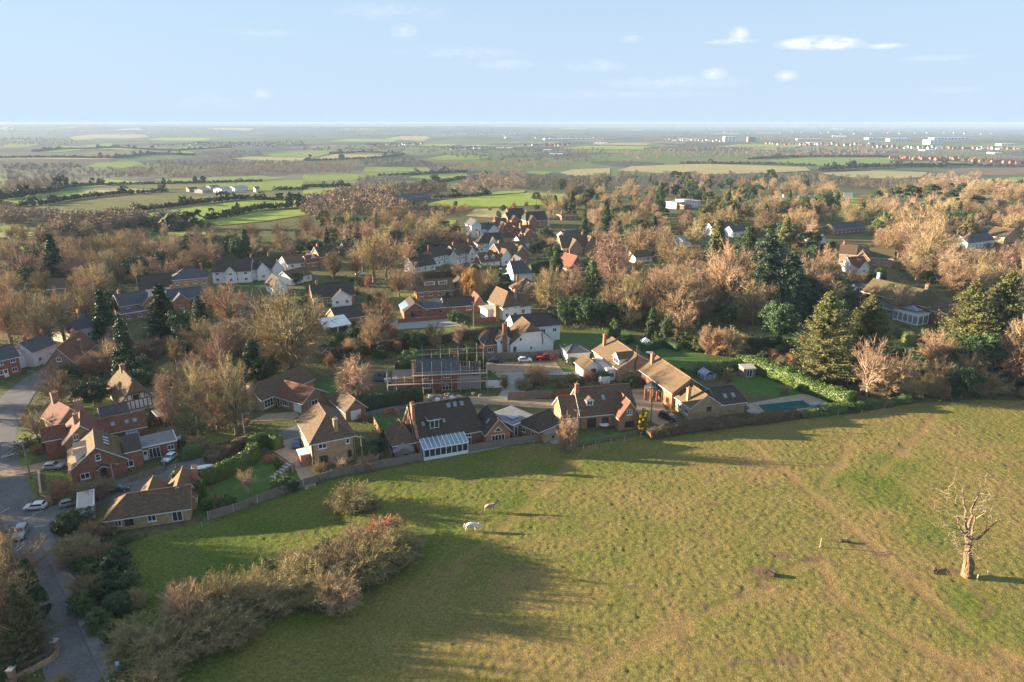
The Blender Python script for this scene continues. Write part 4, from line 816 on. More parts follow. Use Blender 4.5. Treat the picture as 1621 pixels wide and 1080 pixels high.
# ---- the house under scaffolding
h = House('scaffolded_house', 'roofless brick house under repair, wrapped in scaffolding with grey half-stripped roof', (660, 620), (724, 617), lm='the scaffolded house')
L = h.L; Wm = h.wing(0, 0, L, 7.4, 4.6, 6.6, 'x', 'red_brick', 'slate', trim='board'); W1 = h.wing(-5.5, .6, 5.48, 6.0, 3.0, 3.0, 'flat', 'brown_brick', 'grey_timber', oh=.1, trim='board')
h.win(Wm, 'f', 2.0, .8, 2.4, 1.3, 4, 1); h.win(Wm, 'f', 7.0, .1, 2.2, 2.0, 3, 2, name='french_window'); h.win(Wm, 'f', 2, 3.2, 1.4, .9); h.win(Wm, 'f', 7, 3.2, 1.4, .9)
b = MB(); x0 = L + .02
for (xa, ya, xb, yb) in ((x0, 0, x0 + 5.6, .35), (x0 + 5.25, .36, x0 + 5.6, 7.4), (x0, 7.05, x0 + 5.24, 7.4)): b.b2(xa, ya, -.3, xb, yb, 3.2)
b.build('bare_wall', 'concrete', h.o)
b = MB()
for k in range(8): u = x0 + .3 + k * .7; b.tube([(u, .1, 3.25), (u, 3.6, 5.9 - .1 * k)], .09, 4); b.tube([(u, 7.2, 3.25), (u, 3.6, 5.9 - .1 * k)], .09, 4)
b.tube([(x0, 3.6, 5.95), (x0 + 5.4, 3.6, 5.2)], .1, 4); b.build('rafter', 'grey_timber', h.o)
b = MB(); b.shell([[(x0 + 3.6, 4.2, 5.4), (x0 + 3.6, 7.6, 3.1), (x0 + 5.8, 7.6, 3.1), (x0 + 5.8, 4.2, 5.4)][::-1]], .1); b.build('stripped_slope', ['slate', 'board'], h.o)
h.chimney(-.5, .5, -.3, 7.6, 1.1, 1.0, 'orange_brick', 0); h.chimney(L - .3, 4, 5.5, 8.2, .7, .7, 'orange_brick', 1)
sc = empty('scaffolding', (h.a.x, h.a.y, h.a.z), h.rz); tag(sc, 'steel tube scaffolding with plank lifts standing round the half-stripped house', 'scaffolding')
xs_ = [-6.6, -4.6, -2.6, -.6, 1.5, 3.7, 5.9, 8.1, 10.2, 12.4, 14.8, 16.4]
for i, u in enumerate(xs_):
    for y_, ht in ((-1.5, 7.0 if u > -2 else 4.6), (-.5, 5.2 if u > -2 else 4.2)):
        b = MB(); b.tube([(u, y_, -.2), (u + random.uniform(-.05, .05), y_, ht + random.uniform(-.6, .9))], .055, 5); b.build('upright', 'scaffold_tube', sc)
    if u > 0: b = MB(); b.tube([(u, 8.4, -.2), (u, 8.4, 8.0 + random.uniform(-.5, .8))], .055, 5); b.build('upright', 'scaffold_tube', sc)
for z in (2.3, 4.3):
    b = MB(); b.b2(-6.8 if z < 3 else -1, -1.45, z, 16.5, -.6, z + .06); b.build('plank_lift', 'board', sc)
    for zz in (z + .95, z + .1):
        b = MB(); b.tube([(-6.9 if z < 3 else -1.2, -1.55, zz), (16.8, -1.55, zz)], .05, 5); b.build('rail', 'scaffold_tube', sc)
for z in (6.2, 7.4): b = MB(); b.tube([(0, 8.4, z), (16.6, 8.4, z)], .05, 5); b.build('rail', 'scaffold_tube', sc)
b = MB(); b.tube([(-6.8, -.4, 1.6), (-6.8, 6.6, 1.6)], .05, 5); b.tube([(-6.8, -.4, 3.8), (-6.8, 6.6, 3.8)], .05, 5); b.build('rail', 'scaffold_tube', sc)
for k in range(3): b = MB(); b.tube([(-6.8, 1 + 2.6 * k, -.2), (-6.8, 1 + 2.6 * k, 4.6)], .055, 5); b.build('upright', 'scaffold_tube', sc)
# ---- big white house
h = House('white_gabled_house', 'large white rendered house with sweeping brown roofs and a red brick stack', (770, 563), (872, 553), lm='the large white gabled house')
L = h.L; Wm = h.wing(L - 11.9, -.6, 12.4, 9.0, 2.7, 7.4, 'y', 'white_render', 'brown_tile', i0=1.6, hh=5.6); W1 = h.wing(0, .8, L - 11.0, 8.0, 2.9, 6.0, 'x', 'orange_brick', 'dark_tile', i0=2.4); W2 = h.wing(L - 8, 7.5, 13.5, 8, 4.6, 7.2, 'x', 'white_render', 'dark_tile', i1=2.4); WB = h.wing(3.2, .2, 3.4, 4, 4.2, 5.6, 'y', 'white_render', 'brown_tile')
h.chimney(5.2, -.1, -.3, 8.6, 1.1, .7, 'red_brick', 1); h.win(Wm, 'f', 2.9, 3.4, .7, 1.0, 1); h.win(Wm, 'f', 5.9, .7, .6, 1.0, 1); h.door(Wm, 'f', 1.2, .9, 2.0, 'brown_timber'); h.win(W1, 'f', 1.4, .6, 1.6, 1.4, 3); h.win(WB, 'f', 1.1, 2.9, .7, .9, 1); h.dormer(W1, 'l', 4, .1, 1.6, 1.2, 'dark_tile') if False else None
b = MB(); b.tube([(L - 2.7, -.75, 1.9), (L - 2.7, -.75, 3.6), (L - 2.9, -.75, 4.0), (L - 2.9, -.75, 5.2)], .12, 7); b.build('flue', 'dark_timber', h.o)
h.autowin(W2, 'f', rows=[2.6]); h.autowin(W2, 'r')
h = House('white_brown_roofed_house', 'white house with steep brown roof and orange stack behind the large white gables', (796, 507), (843, 500), lm='the second white house')
L = h.L; Wm = h.wing(0, 0, L * .55, 10, 4.4, 8.4, 'y', 'white_render', 'brown_tile', i0=2); W2 = h.wing(L * .55, 1, L * .45, 8, 3.4, 6.6, 'x', 'white_render', 'brown_tile', i1=2); h.chimney(-2.2, 0, -.3, 5.2, 1.4, 1.4, 'orange_brick', 1); h.chimney(L * .5, 2, 6, 9, .7, .7, 'buff_brick', 1); W3 = h.wing(-4.5, 2, 4.48, 5, 3.4, 3.4, 'flat', 'white_render', 'pale_felt'); h.win(W2, 'f', 2, 1, 1.2, 1.3); h.autowin(Wm, 'f')
# ---- brick bungalow with glazed gable
h = House('glazed_gable_bungalow', 'long red brick bungalow with glazed gable, pale lit roof end and dark roofs', (640, 506), (752, 497), 'bungalow', 'the glazed gable bungalow')
L = h.L; Wm = h.wing(0, 0, 7.2, 9, 2.7, 5.2, 'y', 'red_brick', 'dark_tile'); W2 = h.wing(7.22, 1.5, 6.5, 7, 2.6, 3.8, 'lean', 'red_brick', 'slate'); W3 = h.wing(13.8, 2.4, L - 13.8, 6.4, 2.5, 4.6, 'x', 'red_brick', 'dark_tile'); W4 = h.wing(L + .02, 1.8, 3.6, 6.5, 2.8, 5.4, 'y', 'red_brick', 'red_tile')
h.win(Wm, 'f', 3.9, .1, 3.4, 2.3, 5, 2, 'dark_timber', name='gable_glazing'); h.win(W3, 'f', 3, 1, 1, 1); h.win(W3, 'f', 8, .9, 1.8, 1.1, 3); h.door(W2, 'f', 4.9, .9, 2, 'brown_timber')
b = MB(); b.shell([[(-.4, 1.2, 2.87), (1.8, 1.2, 4.2), (1.8, 8.6, 4.2), (-.4, 8.6, 2.87)][::-1]], .05); b.build('glass_roof', ['glass_roof', 'white_paint'], h.o)
b = MB(); b.b2(-2.5, -3.5, -.3, 14, -3.2, 1.3)
b.build('terrace_wall', 'red_brick', h.o)
h = House('dormered_bungalow', 'tan roofed chalet bungalow with two long white dormers', (660, 474), (718, 470), 'bungalow', 'the tan roofed chalet bungalow')
L = h.L; Wm = h.wing(0, 0, L, 8.6, 2.8, 6.0, 'x', 'orange_brick', 'tan_tile', i0=1.5); h.dormer(Wm, 'f', L * .38, .45, 4.0, 1.3, 'tan_tile', 'white_paint', 'flat', nx=5); h.dormer(Wm, 'f', L * .74, .45, 3.2, 1.3, 'tan_tile', 'white_paint', 'flat', nx=4); h.autowin(Wm, 'f', w=1.4); W2 = h.wing(L + .5, 2, 6.5, 7, 2.7, 5.6, 'y', 'brown_brick', 'dark_tile', i0='hip'); h.skylight(W2, 'f', 3, .5) if False else None; h.chimney(L * .2, 4.2, 5, 7.3, .7, .7, 'buff_brick', 1)
# ---- generic village house
def villa(name, label, A, B, d, e, r, wall, roof, lm=None, cat='house', kind='x', ch=1, extra=None, i0=None, i1=None, faces='f', rows=None, m='white_paint', gap=3.2, timber=False, group=None):
    h = House(name, label, A, B, cat, lm, group); W = h.wing(0, 0, h.L, d, e, r, kind, wall, roof, i0=i0, i1=i1)
    if timber: h.timbers(W, 'f', .2 if e < 3 else 2.5, e - .2, int(h.L / 1.3)); 
    if timber and kind == 'y': h.timbers(W, 'l', .2 if e < 3 else 2.5, e - .2, int(d / 1.4))
    h.autowin(W, faces, rows, gap, m=m)
    for k in range(ch): h.chimney(h.L * (.15 + .7 * k) if kind == 'x' else h.L / 2, d / 2 if kind == 'x' else d * .8, r - 1.2, r + 1.3, .8, .7, 'orange_brick' if wall != 'white_render' else 'red_brick', 2)
    for (x, y, w, dd, ee, rr, kk, ww, ro) in (extra or []):
        W2 = h.wing(x, y, w, dd, ee, rr, kk, ww, ro); h.autowin(W2, 'f', None, gap, m=m)
    return h
villa('dark_gabled_house', 'dark roofed house with one orange lit brick gable and white triangular gable', (497, 486), (562, 480), 9, 3.2, 6.6, 'orange_brick', 'dark_tile', 'the dark gabled house', extra=[(6, -2.5, 6.5, 5, 3.0, 5.4, 'y', 'white_render', 'dark_tile')])
h = villa('panelled_roof_bungalow', 'dark roofed bungalow with pale corrugated lean-to roofs beside the huge bare oak', (535, 520), (580, 512), 8, 2.7, 5.2, 'orange_brick', 'dark_tile', 'the pale panelled bungalow', ch=0)
b = MB(); b.shell([[(-6, -5, 2.2), (2.5, -5, 2.2), (2.5, .8, 3.9), (-6, .8, 3.9)]], .12); b.build('panel_roof', ['white_render', 'white_paint'], h.o)
b = MB()
for x_ in (-5.6, -1.8, 2.1): b.b2(x_ - .15, -4.7, -.3, x_ + .15, -4.4, 2.15)
b.build('post', 'white_paint', h.o)
villa('tudor_row', 'long row with dark roof, white walls and cross gables above the bare wood', (338, 449), (398, 447), 9, 4.6, 8.6, 'white_render', 'dark_tile', 'the long dark roofed row', extra=[(5, -1.0, 4, 4, 4.4, 6.6, 'y', 'white_render', 'dark_tile')], i0=2)
villa('twin_gabled_house', 'white twin gabled house with dark roof adjoining the long dark row', (399, 444), (438, 440), 9, 4.4, 8.2, 'white_render', 'dark_tile', 'the white twin gabled house', extra=[(2, -1.6, 4.6, 6, 4.2, 7.0, 'y', 'white_render', 'dark_tile'), (8, -1.2, 4.6, 6, 4.2, 7.2, 'y', 'white_render', 'dark_tile')], ch=2)
villa('square_brick_house', 'square buff brick house with grey hipped roof, two stacks and white sashes', (276, 466), (332, 461), 8.5, 5.4, 8.4, 'buff_brick', 'slate', 'the square buff brick house', ch=2, i0='hip', i1='hip', gap=2.8)
villa('dark_red_barn_house', 'long house under a plain dark red roof beside the square buff house', (224, 472), (276, 466), 8, 3.2, 7.2, 'white_render', 'dark_tile', 'the plain dark red roof', ch=0)
villa('brick_house', 'brick house with small white gable and slate roof among the dark spruces', (194, 506), (240, 498), 8, 4.4, 7.4, 'brown_brick', 'slate', 'the brick house among the spruces', extra=[(6, -2, 4, 5, 4.2, 6.2, 'y', 'orange_brick', 'slate'), (-1, -4, 7, 4, 2.6, 2.6, 'flat', 'brown_brick', 'slate')])
villa('annexed_house', 'brick house with white bargeboards and low grey annex behind the dark spruce', (270, 492), (322, 486), 8, 3.6, 6.2, 'red_brick', 'slate', 'the house behind the dark spruce', extra=[(1, -2, 5, 5, 3.4, 5.6, 'y', 'orange_brick', 'slate')])
villa('tan_bungalow', 'low bungalow with tan sunlit roof and dark garage gable, beside the white gables', (456, 428), (486, 424), 9, 2.6, 5.2, 'white_render', 'tan_tile', 'the tan roofed bungalow', 'bungalow', ch=0, extra=[(8, -1.5, 6, 6, 2.8, 5.4, 'y', 'white_render', 'dark_tile')])
villa('white_gable_cottage', 'small white gable-end cottage with dark roof just beyond the huge bare oak', (433, 468), (456, 465), 10, 2.8, 6.0, 'white_render', 'dark_tile', 'the small white gable', 'cottage', 'y', ch=0)
villa('brown_roofed_bungalow', 'bungalow with orange-brown hipped roof between white gable cottage and dark gabled house', (462, 452), (494, 444), 8, 2.6, 5.0, 'white_render', 'brown_tile', 'the orange-brown bungalow', 'bungalow', ch=1)
villa('dark_red_house', 'tall dark red brick house with steep dark roof beyond the tan bungalow', (508, 424), (536, 420), 8.5, 4.8, 8.4, 'brown_brick', 'dark_tile', 'the tall dark red house', i0=None, extra=[(-5.4, 1, 5.3, 6, 2.8, 5.2, 'x', 'orange_brick', 'red_tile')])
villa('small_dark_house', 'small dark house half hidden by bare trees behind the tall dark red house', (549, 406), (572, 403), 7, 2.8, 5.6, 'brown_brick', 'dark_tile', None, ch=0)
villa('half_timbered_garage', 'half-timbered garage block with dark roof and brick end in front of the long tudor house', (657, 434), (690, 428), 7.5, 2.8, 6.0, 'white_render', 'dark_tile', 'the half-timbered garage', 'garage', ch=0, timber=True)
villa('tudor_house', 'long half-timbered white house with dark roof and cross gable', (683, 424), (724, 415), 8, 4.4, 7.6, 'white_render', 'dark_tile', 'the long half-timbered house', timber=True, i0='hip', extra=[(10, -1.8, 5, 6, 4.3, 6.9, 'y', 'white_render', 'dark_tile')])
villa('brown_tudor_house', 'half-timbered house with brown sunlit roof between two dark roofed tudor houses', (724, 419), (758, 411), 8.5, 4.4, 7.8, 'white_render', 'brown_tile', 'the brown roofed half-timbered house', timber=True, ch=2, extra=[(6, -1.5, 4.5, 6, 4.3, 7, 'y', 'white_render', 'brown_tile')])
villa('dark_tudor_house', 'broad half-timbered house with dark mossy roof and white gabled bay', (756, 400), (796, 398), 9.5, 4.4, 8.4, 'white_render', 'dark_tile', 'the broad dark tudor house', timber=True, i0='hip', extra=[(5.5, -1.6, 4.6, 6, 4.2, 6.9, 'y', 'white_render', 'mossy_tile')])
h = villa('triple_garage', 'triple garage range with three white doors and two small dormers in its brown roof', (762, 425), (792, 422), 7, 2.6, 5.6, 'red_brick', 'brown_tile', 'the triple garage', 'garage', ch=0, faces='')
for k in range(3): h.garage_door(h.wings[0], 'f', h.L * (k + .5) / 3, h.L / 3.6)
for k in (.33, .68): h.dormer(h.wings[0], 'f', h.L * k, .3, 1.4, 1.2, 'brown_tile', 'white_paint')
villa('sunlit_gabled_house', 'large house with bright tan gabled roofs and half-timbered wall beside the triple garage', (794, 420), (838, 414), 11, 4.2, 8.6, 'red_brick', 'tan_tile', 'the large tan gabled house', extra=[(-1, -1.5, 5, 7, 4, 7, 'y', 'white_render', 'tan_tile'), (5, -3, 8, 8, 4, 8, 'y', 'brown_brick', 'tan_tile')])
villa('white_walled_house', 'dark slate roofed house with a bare white end wall and brick stack', (814, 447), (843, 445), 9.5, 3.4, 7.4, 'white_render', 'slate', 'the white walled slate house', ch=1, faces='', i1=3, extra=[(2, 7, 6, 8, 4.4, 8, 'y', 'white_render', 'slate')])
villa('tall_white_house', 'tall bright white house with slate roofs at the head of the village', (747, 376), (762, 375), 10, 6.4, 9.2, 'white_render', 'slate', 'the tall bright white house', kind='y', ch=0, faces='f', extra=[(6.5, 3, 10, 6, 3.8, 6.5, 'x', 'white_render', 'slate'), (10, 0, 6, 5, 3.4, 6, 'y', 'white_render', 'slate')])
for k, (A, B, d, e, r, wl, rf, lb) in enumerate([
    ((786, 366), (806, 364), 8, 3, 6.5, 'orange_brick', 'brown_tile', 'orange brick house with low brown roof next to the tall white house'),
    ((805, 358), (832, 356), 9, 3.8, 7.6, 'orange_brick', 'dark_tile', 'orange brick house with dark roof and sunlit gable behind the red cluster'),
    ((833, 361), (866, 359), 9, 4.4, 8.6, 'orange_brick', 'dark_tile', 'tall orange gabled house with broad slate-dark roof at the village head'),
    ((804, 375), (826, 374), 9, 3.4, 7, 'red_brick', 'red_tile', 'red brick house with red roof in the tight cluster of roofs'),
    ((826, 378), (848, 376), 8, 3.2, 6.4, 'red_brick', 'brown_tile', 'low brick house with white end in the tight cluster of red roofs'),
    ((826, 394), (854, 391), 9, 2.6, 5.4, 'white_render', 'tan_tile', 'bungalow with broad pale tan roof above the dark garden evergreens'),
    ((847, 360), (870, 358), 8, 3, 5.6, 'white_render', 'pale_felt', 'low pale flat topped building beyond the tall orange gable'),
    ((806, 348), (830, 347), 8, 3.4, 6.6, 'red_brick', 'dark_tile', 'dark roofed house with red stack topmost in the cluster'),
    ((889, 349), (915, 348), 9, 2.8, 3.6, 'orange_brick', 'mossy_tile', 'long low hut with moss coloured roof in front of the far bright field')]):
    villa('village_house', lb, A, B, d, e, r, wl, rf, None, i0=None if k % 2 else 1.5, extra=[(1, -2, 5, 5, e - .2, r - 1.4, 'y', wl, rf)] if k < 5 else None)
LAND.append((835, 365, 'the cluster of red roofs')); LAND.append((902, 340, 'the long low hut'))
villa('many_gabled_house', 'large brown house with several steep gables and tall stack among pale birches', (890, 404), (934, 402), 11, 3.4, 8.4, 'buff_brick', 'brown_tile', 'the large many gabled house', ch=2, extra=[(3, -2, 6, 6, 3.2, 7.2, 'y', 'buff_brick', 'brown_tile'), (11, -1, 6, 7, 3.2, 8.2, 'y', 'brown_brick', 'brown_tile')])
villa('slate_annex_house', 'low grey slate roofed house just beyond the many gabled brown house', (895, 384), (926, 381), 8, 2.8, 5.2, 'white_render', 'slate', None, ch=0)
villa('russet_roof_house', 'house with steep russet roof poking above the bare trees', (901, 436), (924, 433), 10, 2.8, 7.6, 'orange_brick', 'red_tile', 'the steep russet roof', kind='y', ch=0)
villa('brown_hipped_house', 'house with brown hipped roofs behind the large spreading bare tree', (822, 474), (858, 470), 9, 2.8, 6.4, 'brown_brick', 'brown_tile', 'the brown hipped roofs', i0='hip', i1='hip', extra=[(1, -2, 6, 6, 2.8, 5.6, 'y', 'brown_brick', 'brown_tile')])
villa('tan_hidden_house', 'low house with broad tan roof and pale gable half buried in bare trees', (956, 434), (986, 436), 10, 2.6, 5.2, 'cream_render', 'tan_tile', 'the half buried tan roof', ch=0, kind='y')
villa('mossy_bungalow', 'tiny pale bungalow with bright mossy roof among bare trees', (1006, 417), (1032, 414), 8, 2.5, 4.6, 'cream_render', 'mossy_tile', 'the mossy roofed bungalow', 'bungalow', ch=0)
villa('grey_fronted_house', 'grey-blue fronted flat topped house between bare trees and the dark conifer', (1080, 392), (1104, 391), 8, 4.6, 5.2, 'white_render', 'flat_felt', 'the grey fronted house', ch=0, i0=2, i1=2)
villa('flat_white_house', 'modern flat roofed white house on the wooded ridge', (1070, 331), (1108, 328), 10, 4.4, 4.4, 'white_render', 'pale_felt', 'the modern flat white house', kind='flat', ch=0, extra=[(2, -6, 8, 5.5, 3, 3, 'flat', 'brown_timber', 'brown_tile'), (10, 2, 8, 8, 5.5, 5.5, 'flat', 'white_render', 'pale_felt')])
villa('ridge_house', 'brown roofed house with white dormer in front of the big blue-green cedars', (1130, 374), (1165, 371), 9, 3, 6.4, 'white_render', 'brown_tile', 'the brown ridge house', ch=1)
villa('pale_roof_house', 'house with pale glinting roof beside the tallest dark conifers', (1160, 376), (1182, 374), 7, 3, 5.6, 'white_render', 'slate', None, ch=0)
villa('ochre_brick_house', 'ochre lit brick house with mossy roof, small white bay, above the mansion', (1327, 418), (1352, 420), 9, 4.6, 8.0, 'buff_brick', 'brown_tile', 'the ochre brick house', ch=1, faces='fl', extra=[(6, -2, 6, 6, 3.4, 6.6, 'y', 'orange_brick', 'red_tile'), (12, 1, 9, 8, 4, 7.4, 'x', 'buff_brick', 'mossy_tile'), (5, -5, 4, 3, 2.6, 2.6, 'flat', 'white_render', 'pale_felt')])
villa('russet_gabled_house', 'small house with russet tiled gables just below the ochre brick house', (1350, 434), (1374, 432), 8, 3, 6.2, 'white_render', 'red_tile', 'the russet gables', ch=0, extra=[(1, -2, 5, 5, 3, 5.6, 'y', 'white_render', 'red_tile')])
villa('white_end_house', 'small white house end beside a bare tree left of the ochre house'.replace('left of', 'close to'), (1291, 393), (1308, 392), 8, 3.2, 6.4, 'white_render', 'brown_tile', None, kind='y', ch=0)
villa('slate_roofed_house', 'slate roofed white house among the pale birches near the dark shaded wood', (1530, 396), (1572, 390), 9, 3.4, 6.6, 'white_render', 'slate', 'the slate house by the birches', ch=1)
villa('lit_gable_house', 'little house with one bright yellow lit gable in the wood', (1588, 386), (1612, 382), 9, 3.2, 7, 'buff_brick', 'brown_tile', 'the bright lit gable', kind='y', ch=0)
villa('hidden_house', 'long grey roofed building behind the cricket ground trees', (1322, 372), (1368, 368), 9, 3, 5.6, 'brown_brick', 'slate', 'the long grey roofed building', ch=0)
villa('shaded_brick_house', 'old brick house with white gable windows behind leafless trees near the green', (14, 530), (62, 524), 10, 5.6, 9.6, 'red_brick', 'brown_tile', 'the old brick house at the green', ch=2, extra=[(8, -2, 5, 6, 5.4, 8.4, 'y', 'white_render', 'brown_tile')])
villa('lit_roof_house', 'brick house with pale sunlit roofs half hidden by trees at the western edge', (60, 514), (118, 508), 9, 4.6, 7.4, 'red_brick', 'red_tile', 'the pale roofed brick house', ch=1)
villa('mossy_stone_house', 'old stone house with grey mossy roof in front of the narrow dark spruces', (114, 545), (152, 534), 8, 3.6, 7.0, 'cream_render', 'slate', 'the mossy grey roof', ch=2)
villa('brown_distant_house', 'house with flat brown roof glimpsed between the bare trees and the tall spruce', (80, 472), (106, 470), 8, 3.4, 6, 'brown_brick', 'brown_tile', None, ch=0)
# ---- mansion on the east side
h = House('mansion', 'long brick mansion with mossy roof, white glazed sunroom and dormered wing', (1362, 484), (1462, 511), lm='the long mansion')
L = h.L; Wm = h.wing(0, 0, L, 9.5, 5.2, 9.0, 'x', 'red_brick', 'mossy_tile', i1=3); h.autowin(Wm, 'f', rows=[3.6], gap=4.2, m='dark_timber'); h.chimney(L - 4.5, 5.5, 7.5, 11, 1.1, 1, 'brown_brick', 2); h.chimney(1, 5.5, 8, 11.2, .8, .8, 'white_render', 1)
W2 = h.wing(L * .28, -4.0, L * .42, 3.98, 2.6, 3.6, 'lean', 'red_brick', 'slate'); n_ = 6
for k in range(n_): h.win(W2, 'f', L * .42 * (k + .5) / n_, .3, 1.7, 2.0, 3, 1, sill=False)
W3 = h.wing(L * .7 + .02, -5.2, L * .36, 5.18, 3.4, 3.4, 'flat', 'white_paint', 'flat_felt', oh=.2)
for k in range(5): h.win(W3, 'f', L * .36 * (k + .5) / 5, .3, L * .36 / 5.6, 2.6, 4, 1, sill=False)
for k in range(2): h.win(W3, 'r', 1.4 + 2.3 * k, .3, 1.9, 2.6, 3, 1, sill=False)
b = MB(); x0 = L * .76; b.b2(x0, -3.8, 3.68, x0 + 5, -1, 4.2); b.shell([[(x0 - .2, -4, 4.25), (x0 + 2.5, -2.4, 5.2), (x0 + 2.5, -2.3, 5.2), (x0 - .2, -.8, 4.25)][::-1], [(x0 - .2, -4, 4.25), (x0 + 5.2, -4, 4.25), (x0 + 2.5, -2.4, 5.2)], [(x0 + 5.2, -4, 4.25), (x0 + 5.2, -.8, 4.25), (x0 + 2.5, -2.3, 5.2), (x0 + 2.5, -2.4, 5.2)], [(x0 + 5.2, -.8, 4.25), (x0 - .2, -.8, 4.25), (x0 + 2.5, -2.3, 5.2)]], .06); b.build('roof_lantern', ['glass_roof', 'white_paint'], h.o)
W4 = h.wing(-8.5, 1.5, 8.48, 7.5, 3.0, 6.2, 'x', 'red_brick', 'slate'); h.autowin(W4, 'f', w=1.6, gap=2.8)
for k in (2.8, 6.0): h.dormer(W4, 'f', k, .25, 1.7, 1.6, 'slate', 'white_paint')
W5 = h.wing(L - 2, 1.0, 8, 8, 4.4, 7.4, 'x', 'red_brick', 'brown_tile')
# ---- farms and far barns
for k, (A, B, d, e, r, wl, rf, lb) in enumerate([
    ((300, 304), (318, 303.5), 11, 2.6, 4, 'grey_timber', 'slate', 'dark end barn of the farmyard among pale green fields'),
    ((321, 306), (340, 305), 12, 2.6, 4.2, 'concrete', 'pale_felt', 'pale roofed barn in the middle of the farmyard'),
    ((334, 301), (352, 300.5), 12, 2.8, 4.4, 'grey_timber', 'flat_felt', 'grey roofed barn at the back of the farmyard'),
    ((352, 305), (372, 304), 13, 3, 4.8, 'white_render', 'pale_felt', 'large white walled barn of the farmyard'),
    ((372, 302.5), (398, 301.5), 12, 2.8, 4.4, 'white_render', 'pale_felt', 'long low white barn at the farmyard end'),
    ((405, 304), (413, 303.8), 8, 3.4, 5, 'cream_render', 'brown_tile', 'cream farmhouse beside two round trees in the fields')]):
    h = House('barn' if k < 5 else 'farmhouse', lb, A, B, 'barn' if k < 5 else 'farmhouse', 'the farmyard barns' if k == 2 else None, 'barns of the farmyard' if k < 5 else None); W = h.wing(0, 0, h.L * .8, d, e, r, 'x', wl, rf, oh=.5)
    if k == 5: h.autowin(W, 'f')
for k, (A, B, d, lb) in enumerate([((622, 322), (650, 320), 16, 'low grey roofed barn behind the brown wood in front of the bright field'), ((645, 319), (682, 316), 16, 'longer blue-grey barn adjoining the low grey barn by the bright field'), ((500, 319), (512, 318), 12, 'white walled cottage between bare trees and the blue-grey barns')]):
    h = House('barn', lb, A, B, 'barn', 'the blue-grey barns' if k == 1 else None); h.wing(0, 0, h.L, d, 3, 4.8, 'x', 'white_render' if k == 2 else 'grey_timber', 'slate', oh=.5)
# ------------------------------------------------------------------ planting: prototypes about 10 m high, each with its own trunk and crown
RG = np.random.default_rng(11)
def rnd(n, k=3): return RG.normal(size=(n, k))
def unit(a): return a / np.maximum(np.linalg.norm(a, axis=-1, keepdims=True), 1e-9)
def strips(P0, P1, w0, w1):
    """thin two-sided blades from P0 to P1"""
    d = unit(P1 - P0); s = unit(np.cross(d, rnd(len(P0)))); w0 = np.broadcast_to(np.asarray(w0, float).reshape(-1, 1), (len(P0), 1)); w1 = np.broadcast_to(np.asarray(w1, float).reshape(-1, 1), (len(P0), 1))
    V = np.stack([P0 - s * w0, P0 + s * w0, P1 + s * w1, P1 - s * w1], 1).reshape(-1, 3); return V, np.arange(len(V)).reshape(-1, 4)
def cards(C, size, flat=0.0, upn=None):
    n = len(C); nr = rnd(n) + (np.array([0, 0, flat]) if upn is None else upn * flat); nr = unit(nr); a = unit(np.cross(nr, rnd(n))); b = np.cross(nr, a); s = size * RG.uniform(.6, 1.3, (n, 1))
    V = np.stack([C - a * s - b * s * .6, C + a * s * .25 - b * s * .75, C + a * s + b * s * .3, C - a * s * .3 + b * s * .7], 1).reshape(-1, 3); return V, np.arange(len(V)).reshape(-1, 4)
def join(parts):
    V, F, o = [], [], 0
    for v, f in parts: V.append(v); F.append(f + o); o += len(v)
    return np.concatenate(V), np.concatenate(F)
def tubeq(pts, rs, n=5):
    pts = np.asarray(pts, float); V = []
    for i in range(len(pts)):
        d = pts[min(i + 1, len(pts) - 1)] - pts[max(i - 1, 0)]; d = d / max(np.linalg.norm(d), 1e-9)
        a = np.cross(d, [.31, .77, .21]); a /= np.linalg.norm(a); b = np.cross(d, a); t = np.arange(n) * 2 * np.pi / n
        V.append(pts[i] + rs[i] * (np.cos(t)[:, None] * a + np.sin(t)[:, None] * b))
    V = np.concatenate(V); F = [(i * n + k, i * n + (k + 1) % n, (i + 1) * n + (k + 1) % n, (i + 1) * n + k) for i in range(len(pts) - 1) for k in range(n)]
    return V, np.array(F)
def bez(a, b, c, n): t = np.linspace(0, 1, n)[:, None]; return (1 - t) ** 2 * a + 2 * t * (1 - t) * b + t * t * c
PROTO = {}
def proto(key, trunk, crown, tm, cm): PROTO.setdefault(key, []).append((npmesh(key + '_trunk', *join(trunk), tm) if trunk else None, npmesh(key + '_crown', *join(crown), cm)))
